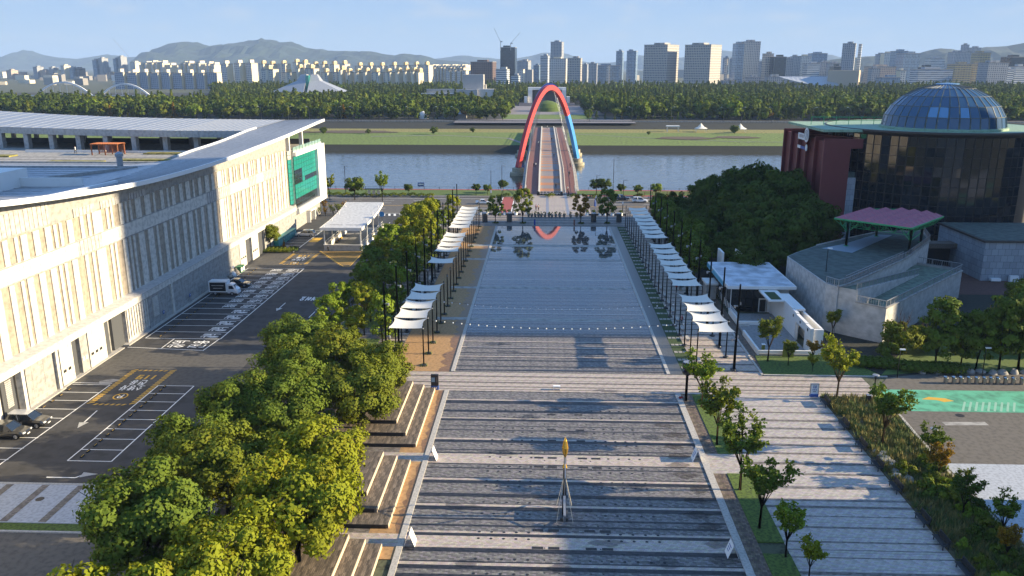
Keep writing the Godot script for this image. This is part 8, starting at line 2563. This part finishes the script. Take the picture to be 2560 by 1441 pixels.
func car(label: String, at: Vector3, turn: float, paint: Material, roof: Material, kind: String, group := ""):
	var suv := kind == "suv"
	var t := thing("parked_car" if at.x < -50 else "car", label, "car", at, turn, group)
	var L := 4.75 if suv else 4.7
	var hb := 1.02 if suv else 0.86   # belt
	var ht := 1.70 if suv else 1.44
	var W := 0.94 if suv else 0.9
	var a := L * 0.5
	var s := MB.new()
	if suv:
		loft([[-a, W * 0.86, W * 0.8, 0.42, 0.8, hb], [-a + 0.12, W * 0.96, W * 0.9, 0.3, 0.75, hb + 0.02], [-a + 0.9, W, W * 0.93, 0.26, 0.72, hb + 0.02], [0.5, W, W * 0.93, 0.26, 0.72, hb], [1.0, W, W * 0.92, 0.26, 0.72, hb - 0.02], [a - 0.5, W * 0.98, W * 0.88, 0.28, 0.7, hb - 0.1], [a - 0.1, W * 0.9, W * 0.8, 0.3, 0.62, hb - 0.22], [a, W * 0.8, W * 0.72, 0.38, 0.58, hb - 0.36]], s)
	else:
		loft([[-a, W * 0.82, W * 0.76, 0.4, 0.66, hb - 0.02], [-a + 0.15, W * 0.95, W * 0.88, 0.27, 0.62, hb + 0.06], [-a + 0.9, W, W * 0.92, 0.22, 0.6, hb + 0.06], [0.5, W, W * 0.92, 0.22, 0.6, hb], [1.0, W, W * 0.91, 0.22, 0.6, hb - 0.04], [a - 0.5, W * 0.97, W * 0.86, 0.24, 0.58, hb - 0.14], [a - 0.1, W * 0.88, W * 0.78, 0.26, 0.5, hb - 0.26], [a, W * 0.76, W * 0.68, 0.34, 0.46, hb - 0.36]], s)
	obj("body", s, paint, t)
	# glasshouse: dark glass, then painted roof and pillars
	var b := hb - 0.04
	var rear0 := -a + (0.12 if suv else 0.75)
	var rear1 := -a + (0.55 if suv else 1.55)
	var f0 := 1.15
	var f1 := 0.35 if suv else 0.25
	var lo := W * 0.92
	var hi := W * 0.74
	s = MB.new()
	var p := [Vector3(rear0, b, lo), Vector3(f0, b, lo), Vector3(f1, ht - 0.06, hi), Vector3(rear1, ht - 0.06, hi)]
	var q := []
	for k in p: q.append(Vector3(k.x, k.y, -k.z))
	s.quad(p[0], p[1], p[2], p[3]); s.quad(q[1], q[0], q[3], q[2]); s.quad(p[1], q[1], q[2], p[2]); s.quad(q[0], p[0], p[3], q[3])
	obj("window", s, M.car_glass, t)
	s = MB.new()
	loft([[rear1 - 0.05, hi * 0.96, hi * 0.9, ht - 0.09, ht - 0.05, ht - 0.02], [rear1 + 0.4, hi, hi * 0.94, ht - 0.09, ht - 0.04, ht], [f1 - 0.4, hi, hi * 0.94, ht - 0.09, ht - 0.04, ht], [f1 + 0.06, hi * 0.96, hi * 0.9, ht - 0.1, ht - 0.07, ht - 0.05]], s)
	obj("roof", s, roof, t)
	s = MB.new()
	for e in [-1, 1]:
		for k in [[p[0], p[3]], [p[1], p[2]], [p[0].lerp(p[1], 0.47), p[3].lerp(p[2], 0.45)], [p[0].lerp(p[1], 0.2), p[3].lerp(p[2], 0.12)]]:
			s.bar(Vector3(k[0].x, k[0].y, k[0].z * e * 1.005), Vector3(k[1].x, k[1].y, k[1].z * e * 1.005), 0.08, 0.06)
	obj("pillars", s, paint, t)
	for e in [-1, 1]:
		bx("headlight", M.lamp_lens, t, Vector3(a - 0.14, hb - 0.3, 0.62 * e), Vector3(0.26, 0.14, 0.34), -0.25 * e)
		bx("tail_light", M.tail_red, t, Vector3(-a + 0.05, hb - 0.14, 0.66 * e), Vector3(0.12, 0.16, 0.28))
		bx("door_mirror", paint, t, Vector3(0.95, b + 0.1, (W + 0.1) * e), Vector3(0.16, 0.14, 0.2))
		for x in [-a + 0.9, a - 0.92]: wheel(t, Vector3(x, 0.35 if suv else 0.32, (W - 0.1) * e), 0.36 if suv else 0.33)
	bx("grille", M.dark, t, Vector3(a - 0.02, 0.6, 0), Vector3(0.08, 0.2, 0.9))
	bx("number_plate", M.white_paint, t, Vector3(a + 0.03, 0.44, 0), Vector3(0.03, 0.12, 0.46))

func vehicles():
	car("black five-door car with a dark glass roof parked in the nearest left bay", Vector3(-59.6, 0, -82.0), 0, M.car_black, M.car_black, "suv", "cars parked at the lower left")
	car("black off-road car with a pale grey roof parked beside another", Vector3(-59.0, 0, -84.9), 0, M.car_black, M.car_silver, "suv", "cars parked at the lower left")
	car("dark saloon car parked behind the white truck", Vector3(-57.2, 0, -147.0), 0, M.car_black, M.car_black, "saloon")
	car("silver estate car parked by the teal booths", Vector3(-57.6, 0, -193.4), PI, M.car_silver, M.car_silver, "suv")
	car("white car waiting on the riverside road, left of the plaza", Vector3(-18.0, 0, -243.8), 0, M.car_white, M.car_white, "saloon")
	car("black car on the riverside road behind the right street tree", Vector3(24.2, 0, -252.6), 0, M.car_black, M.car_black, "suv")
	car("white hatchback on the riverside road beside a black car", Vector3(29.2, 0, -248.4), 0, M.car_white, M.car_white, "suv")
	car("pale blue-white saloon on the right road, first of three", Vector3(42.4, 0, -250.6), PI, M.car_white, M.car_blue, "saloon")
	car("black car on the right road, between two pale ones", Vector3(45.4, 0, -247.9), PI, M.car_black, M.car_black, "suv")
	car("white car on the right road, half hidden by the dark wood", Vector3(48.5, 0, -244.9), PI, M.car_white, M.car_silver, "saloon")
	# small box truck
	var t := thing("box_truck", "small white box truck with a black advertising panel on its side", "truck", Vector3(-57.5, 0, -141.2))
	bx("cargo_box", M.white_steel, t, Vector3(-0.95, 1.6, 0), Vector3(3.3, 2.0, 1.8))
	for e in [-1, 1]:
		bx("side_panel", M.dark, t, Vector3(-0.95, 1.6, 0.91 * e), Vector3(2.9, 1.6, 0.03))
		for i in 2:
			var w: float = [2.2, 1.7][i]
			bx("panel_print", M.louver_grey, t, Vector3(-0.95, 1.85 - i * 0.5, 0.93 * e), Vector3(w, 0.1, 0.02))
	var s := MB.new()
	loft([[0.72, 0.83, 0.78, 0.42, 1.1, 2.05], [1.2, 0.85, 0.78, 0.42, 1.1, 2.15], [1.75, 0.85, 0.74, 0.42, 1.1, 1.95], [2.25, 0.84, 0.78, 0.42, 0.9, 1.3], [2.6, 0.76, 0.7, 0.45, 0.7, 1.05]], s)
	obj("cab", s, M.car_white, t)
	s = MB.new()
	s.quad(Vector3(2.27, 1.27, 0.7), Vector3(2.27, 1.27, -0.7), Vector3(1.83, 1.9, -0.62), Vector3(1.83, 1.9, 0.62))
	obj("windscreen", s, M.car_glass, t)
	for e in [-1, 1]:
		s = MB.new()
		var z: float = 0.855 * e
		var pts := [Vector3(1.0, 1.22, z), Vector3(2.0, 1.2, z), Vector3(1.68, 1.78, z * 0.95), Vector3(1.02, 1.8, z * 0.95)]
		if e > 0: s.quad(pts[0], pts[1], pts[2], pts[3])
		else: s.quad(pts[1], pts[0], pts[3], pts[2])
		obj("side_window", s, M.car_glass, t)
		bx("headlight", M.lamp_lens, t, Vector3(2.5, 0.88, 0.55 * e), Vector3(0.16, 0.16, 0.24))
		for x in [-1.5, 1.55]: wheel(t, Vector3(x, 0.34, 0.72 * e), 0.34)
	bx("chassis", M.dark, t, Vector3(-0.6, 0.5, 0), Vector3(3.8, 0.25, 1.3))
	bx("bumper", M.car_white, t, Vector3(2.52, 0.45, 0), Vector3(0.2, 0.25, 1.5))
	# wheel stops in every bay
	var w0 := thing("wheel_stop", "rubber wheel stop in the right-hand bays, first from the front", "wheel stop", Vector3(-48.6, 0, -77.4), 0, "rubber wheel stops in the parking bays")
	bx("block", M.tyre, w0, Vector3(0, 0.07, 0), Vector3(0.18, 0.13, 0.62))
	bx("stripe", M.yellow_paint, w0, Vector3(0.06, 0.125, 0.0), Vector3(0.06, 0.03, 0.5))
	var n := 1
	for i in 8:
		for k in 2:
			if i == 0 and k == 0: continue
			n += 1
			dup(w0, "wheel_stop", Vector3(-48.6, 0, -77.4 - i * 2.62 - k * 1.15), 0, "wheel stop with a yellow stripe in the right-hand bays, %s from the front" % nth(n))
	for i in 6: dup(w0, "wheel_stop", Vector3(-60.3, 0, -86.2 - i * 1.85), 0, "wheel stop with a yellow stripe by the hall wall, %s from the front" % nth(i + 1))
	for i in 28: dup(w0, "wheel_stop", Vector3(-58.4, 0, -117.0 - i * 1.6), 0, "wheel stop with a worn stripe in the upper bays, %s from the front" % nth(i + 1))

func hall_front():
	# blue bay signs
	for i in 4:
		var z: float = [-124.6, -134.8, -145.2, -155.2][i]
		var t := thing("bay_sign", "small blue sign plate on a pole before the hall wall, %s from the front" % nth(i + 1), "sign", Vector3(-61.2, 0, z), 0, "blue signs along the hall wall")
		var s := MB.new()
		s.tube([Vector3.ZERO, Vector3(0, 1.5, 0)], [0.035, 0.035], 6)
		obj("pole", s, M.grey_steel, t)
		bx("plate", M.blue_paint, t, Vector3(0.04, 1.6, 0), Vector3(0.06, 0.5, 0.55))
		bx("plate_print", M.white_paint, t, Vector3(0.075, 1.62, 0), Vector3(0.015, 0.16, 0.3))
	# bins and rubbish bags
	for i in 2:
		var t := thing("green_bin", "green wheeled bin with a pale front at the end of the upper bays, %s one" % ["nearer", "farther"][i], "bin", Vector3(-60.7, 0, -157.2 - i * 1.25), 0, "green bins by the hall")
		bx("tub", M.bin_green, t, Vector3(0, 0.6, 0), Vector3(0.9, 1.1, 0.95))
		bx("front_panel", M.white_wall, t, Vector3(0.47, 0.65, 0), Vector3(0.04, 0.8, 0.8))
		bx("lid", M.bin_green, t, Vector3(-0.1, 1.22, 0), Vector3(1.1, 0.12, 1.05), 0.1)
		for e in [-1, 1]:
			var s := MB.new()
			s.tube([Vector3(-0.3, 0.12, 0.42 * e), Vector3(-0.3, 0.12, 0.5 * e)], [0.12, 0.12], 10)
			obj("wheel", s, M.tyre, t)
	for i in 4:
		var s := MB.new()
		s.lathe(Vector3.ZERO, [Vector2(0.35, 0), Vector2(0.52, 0.3), Vector2(0.42, 0.62), Vector2(0.1, 0.82), Vector2(0.16, 0.95), Vector2(0, 0.97)], 9)
		var o := obj("rubbish_bag", s, M.white_paint if i % 3 else M.panel_beige)
		o.position = Vector3(-61.0 + 0.4 * (i % 2), 0, -153.0 - i * 0.85)
		o.scale = Vector3(1.0, 0.8 + 0.12 * i, 1.1)
		tag(o, "full white rubbish bag heaped beside the green bins, %s from the front" % nth(i + 1), "rubbish bag", "rubbish bags by the hall")
	for i in 8:
		var t := thing("teal_booth", "teal box-shaped booth in the row before the hall, %s from the front" % nth(i + 1), "booth", Vector3(-61.0, 0, -182.2 - i * 1.75), 0, "teal booths before the hall")
		bx("cabinet", M.teal_booth, t, Vector3(0, 0.8, 0), Vector3(1.1, 1.6, 1.6))
		bx("window", mat("booth_glass", lin(0.16, 0.42, 0.40), 0.15) if i == 0 else M.booth_glass, t, Vector3(0.56, 0.95, 0), Vector3(0.04, 0.9, 1.2))
		bx("lid", M.teal_booth, t, Vector3(0.05, 1.68, 0), Vector3(1.3, 0.14, 1.66))
	bx("bed_kerb", M.kerb, thing("planting_bed", "low kerbed planting bed with bushes before the hall", "planter", Vector3(-59.2, 0, -177)), Vector3(0, 0.1, 0), Vector3(5.4, 0.2, 1.8))
	var t := thing("bed_stone", "small grey stone marker beside the rust red conifer", "stone", Vector3(-57.0, 0, -177.4))
	bx("block", M.kerb, t, Vector3(0, 0.55, 0), Vector3(0.7, 1.1, 0.4))
	bx("cap", M.concrete, t, Vector3(0, 1.12, 0), Vector3(0.74, 0.06, 0.44))

func promenade_things():
	var zs := [-94.4, -87.9, -82.6, -78.1, -73.5, -67.6, -64.0, -59.9]
	for i in zs.size():
		var t := thing("park_bench", "black slatted bench facing the promenade, %s from the far end" % nth(i + 1), "bench", Vector3(34.75, 0, zs[i]), 0, "black benches along the garden bed")
		for k in 4: bx("seat_slat", M.bench_black, t, Vector3(-0.42 + k * 0.13, 0.44, 0), Vector3(0.11, 0.04, 2.0))
		for k in 4: bx("back_slat", M.bench_black, t, Vector3(0.08 + k * 0.03, 0.56 + k * 0.13, 0), Vector3(0.04, 0.11, 2.0))
		for e in [-1, 1]:
			bx("leg", M.bench_black, t, Vector3(-0.35, 0.22, 0.85 * e), Vector3(0.07, 0.44, 0.07))
			bx("leg", M.bench_black, t, Vector3(0.12, 0.45, 0.85 * e), Vector3(0.07, 0.9, 0.07))
			bx("armrest", M.bench_black, t, Vector3(-0.15, 0.66, 0.95 * e), Vector3(0.55, 0.05, 0.07))
	for k in [[40.85, -95.6, "far"], [40.9, -80.2, "near"]]:
		var t := thing("garden_lamp", "slim black garden lamp with a flat head over the garden bed, %s one" % k[2], "lamp", Vector3(k[0], 0, k[1]), 0, "garden lamps of the garden bed")
		var s := MB.new()
		s.tube([Vector3.ZERO, Vector3(0, 3.5, 0)], [0.09, 0.07], 8)
		obj("post", s, M.black_steel, t)
		bx("lamp_arm", M.black_steel, t, Vector3(0, 3.2, 0), Vector3(0.1, 0.5, 0.22))
		s = MB.new()
		s.lathe(Vector3(0, 3.5, 0), [Vector2(0.1, -0.08), Vector2(0.42, 0), Vector2(0.4, 0.06), Vector2(0, 0.1)], 12)
		obj("flat_head", s, M.grey_steel, t)
	var t := thing("litter_bin", "small dark litter bin at the edge of the garden bed", "bin", Vector3(40.2, 0, -95.4))
	bx("body", M.black_steel, t, Vector3(0, 0.5, 0), Vector3(0.5, 0.9, 0.5))
	bx("rim", M.grey_steel, t, Vector3(0, 0.97, 0), Vector3(0.54, 0.05, 0.54))
	var xs := [52.73, 53.77, 54.69, 55.68, 56.66, 57.65, 58.51, 59.37, 60.35, 61.33, 62.44]
	for i in xs.size():
		t = thing("steel_can", "squat stainless can with a tilted polished lid and ring handle, %s from the left" % nth(i + 1), "can", Vector3(xs[i], 0, -102.2), 0, "stainless cans in a row by the green road")
		var s := MB.new()
		s.lathe(Vector3.ZERO, [Vector2(0.27, 0), Vector2(0.29, 0.72), Vector2(0.33, 0.74), Vector2(0.33, 0.8), Vector2(0, 0.8)], 16)
		obj("body", s, M.steel_brushed, t)
		s = MB.new()
		s.lathe(Vector3.ZERO, [Vector2(0.33, 0), Vector2(0.3, 0.1), Vector2(0.16, 0.2), Vector2(0, 0.24)], 14)
		var o := obj("lid", s, M.steel_bright, t)
		o.position = Vector3(-0.08, 0.84, 0)
		o.rotation.z = -0.38
		s = MB.new()
		for k in 10:
			var a := TAU * k / 10; var b := TAU * (k + 1) / 10
			s.bar(Vector3(0.42 + cos(a) * 0.12, 0.72 + sin(a) * 0.16, 0.05), Vector3(0.42 + cos(b) * 0.12, 0.72 + sin(b) * 0.16, 0.05), 0.04, 0.04)
		obj("ring_handle", s, M.steel_bright, t)
	for k in [[47.2, -103.9, 4.0, "beside the hedge"], [58.8, -105.0, 4.0, "behind the steel cans"], [38.2, -113.8, 3.2, "inside the white wing wall"]]:
		t = thing("thin_lamp", "thin pale street lamp with a small head %s" % k[3], "lamp", Vector3(k[0], 0, k[1]))
		var s := MB.new()
		s.tube([Vector3.ZERO, Vector3(0, k[2], 0)], [0.06, 0.05], 6)
		obj("pole", s, M.grey_steel, t)
		bx("head", M.white_steel, t, Vector3(0.25, k[2] - 0.02, 0), Vector3(0.7, 0.14, 0.26))

func river_road_things():
	# masts, bus stop, river sign, fences
	var masts := [[-16.2, -251.5, 9, "left pair, left"], [-13.1, -257, 10, "left pair, right"], [15.6, -241.5, 9, "right of the crossing"], [22.7, -268, 11, "on the right lawn"], [22.5, -231.4, 9, "near the right sails"], [-64.0, -262, 9, "on the left lawn"], [77, -262, 9, "behind the dark wood"]]
	for k in masts:
		var t := thing("road_mast", "pale thin street mast by the riverside road, %s" % k[3], "street lamp", Vector3(k[0], 0, k[1]), 0, "street masts by the riverside road")
		var s := MB.new()
		s.tube([Vector3.ZERO, Vector3(0, k[2], 0)], [0.11, 0.07], 6)
		obj("mast", s, M.grey_steel, t)
		bx("arm", M.grey_steel, t, Vector3(0.5, k[2] - 0.1, 0), Vector3(1.2, 0.1, 0.12))
		bx("box", M.white_paint, t, Vector3(0, 2.6, 0.1), Vector3(0.4, 0.9, 0.1))
	var t := thing("bus_stop", "dark bus shelter with white timetable boards by the river road", "shelter", Vector3(-53.5, 0, -255.5))
	bx("roof", M.dark, t, Vector3(0, 2.6, 0), Vector3(5.6, 0.16, 1.8))
	for x in [-2.6, 0.0, 2.6]: bx("post", M.black_steel, t, Vector3(x, 1.3, -0.7), Vector3(0.1, 2.6, 0.1))
	for i in 3: bx("board", M.white_paint, t, Vector3(-1.6 + i * 1.5, 1.5, -0.6), Vector3(0.9, 1.2, 0.06))
	bx("bench", M.bench_black, t, Vector3(0.6, 0.45, -0.2), Vector3(3, 0.08, 0.5))
	t = thing("river_sign", "small blue and white sign at the water's edge", "sign", Vector3(-41.0, 0, -272.5))
	for e in [-1, 1]: bx("post", M.grey_steel, t, Vector3(0.7 * e, 0.8, 0), Vector3(0.1, 1.6, 0.1))
	bx("board", M.blue_paint, t, Vector3(0, 1.7, 0), Vector3(2.2, 1.3, 0.1))
	bx("board_print", M.white_paint, t, Vector3(0, 1.75, 0.06), Vector3(1.7, 0.4, 0.03))
	var s := MB.new()
	for i in 60:
		var x := -120.0 + i * 5.0
		if absf(x - 2.5) > 12: s.bar(Vector3(x, -0.1, -273.2), Vector3(x, 0.9, -273.2), 0.12, 0.12)
	s.bar(Vector3(-120, 0.8, -273.2), Vector3(-10, 0.8, -273.2), 0.05, 0.05)
	s.bar(Vector3(15, 0.8, -273.2), Vector3(180, 0.8, -273.2), 0.05, 0.05)
	tag(obj("river_fence", s, M.bench_black), "low post fence along the near river edge", "fence")
	s = MB.new()
	for i in 24: s.bar(Vector3(30 + i * 2.4, -0.1, -262.9), Vector3(30 + i * 2.4, 1.1, -262.9), 0.14, 0.14)
	for y in [0.55, 1.0]: s.bar(Vector3(30, y, -262.9), Vector3(85, y, -262.9), 0.08, 0.08)
	tag(obj("timber_fence", s, M.rust_wood), "brown timber rail fence beside the red cycle track", "fence")
	t = thing("blue_sign_post", "round blue road sign on a pole by the ramp canopy", "sign", Vector3(-41.5, 0, -207))
	s = MB.new()
	s.tube([Vector3.ZERO, Vector3(0, 3.6, 0)], [0.06, 0.06], 6)
	obj("pole", s, M.grey_steel, t)
	s = MB.new()
	s.tube([Vector3(0, 3.2, 0.05), Vector3(0, 3.2, 0.1)], [0.7, 0.7], 16)
	obj("disc", s, M.arch_blue, t)
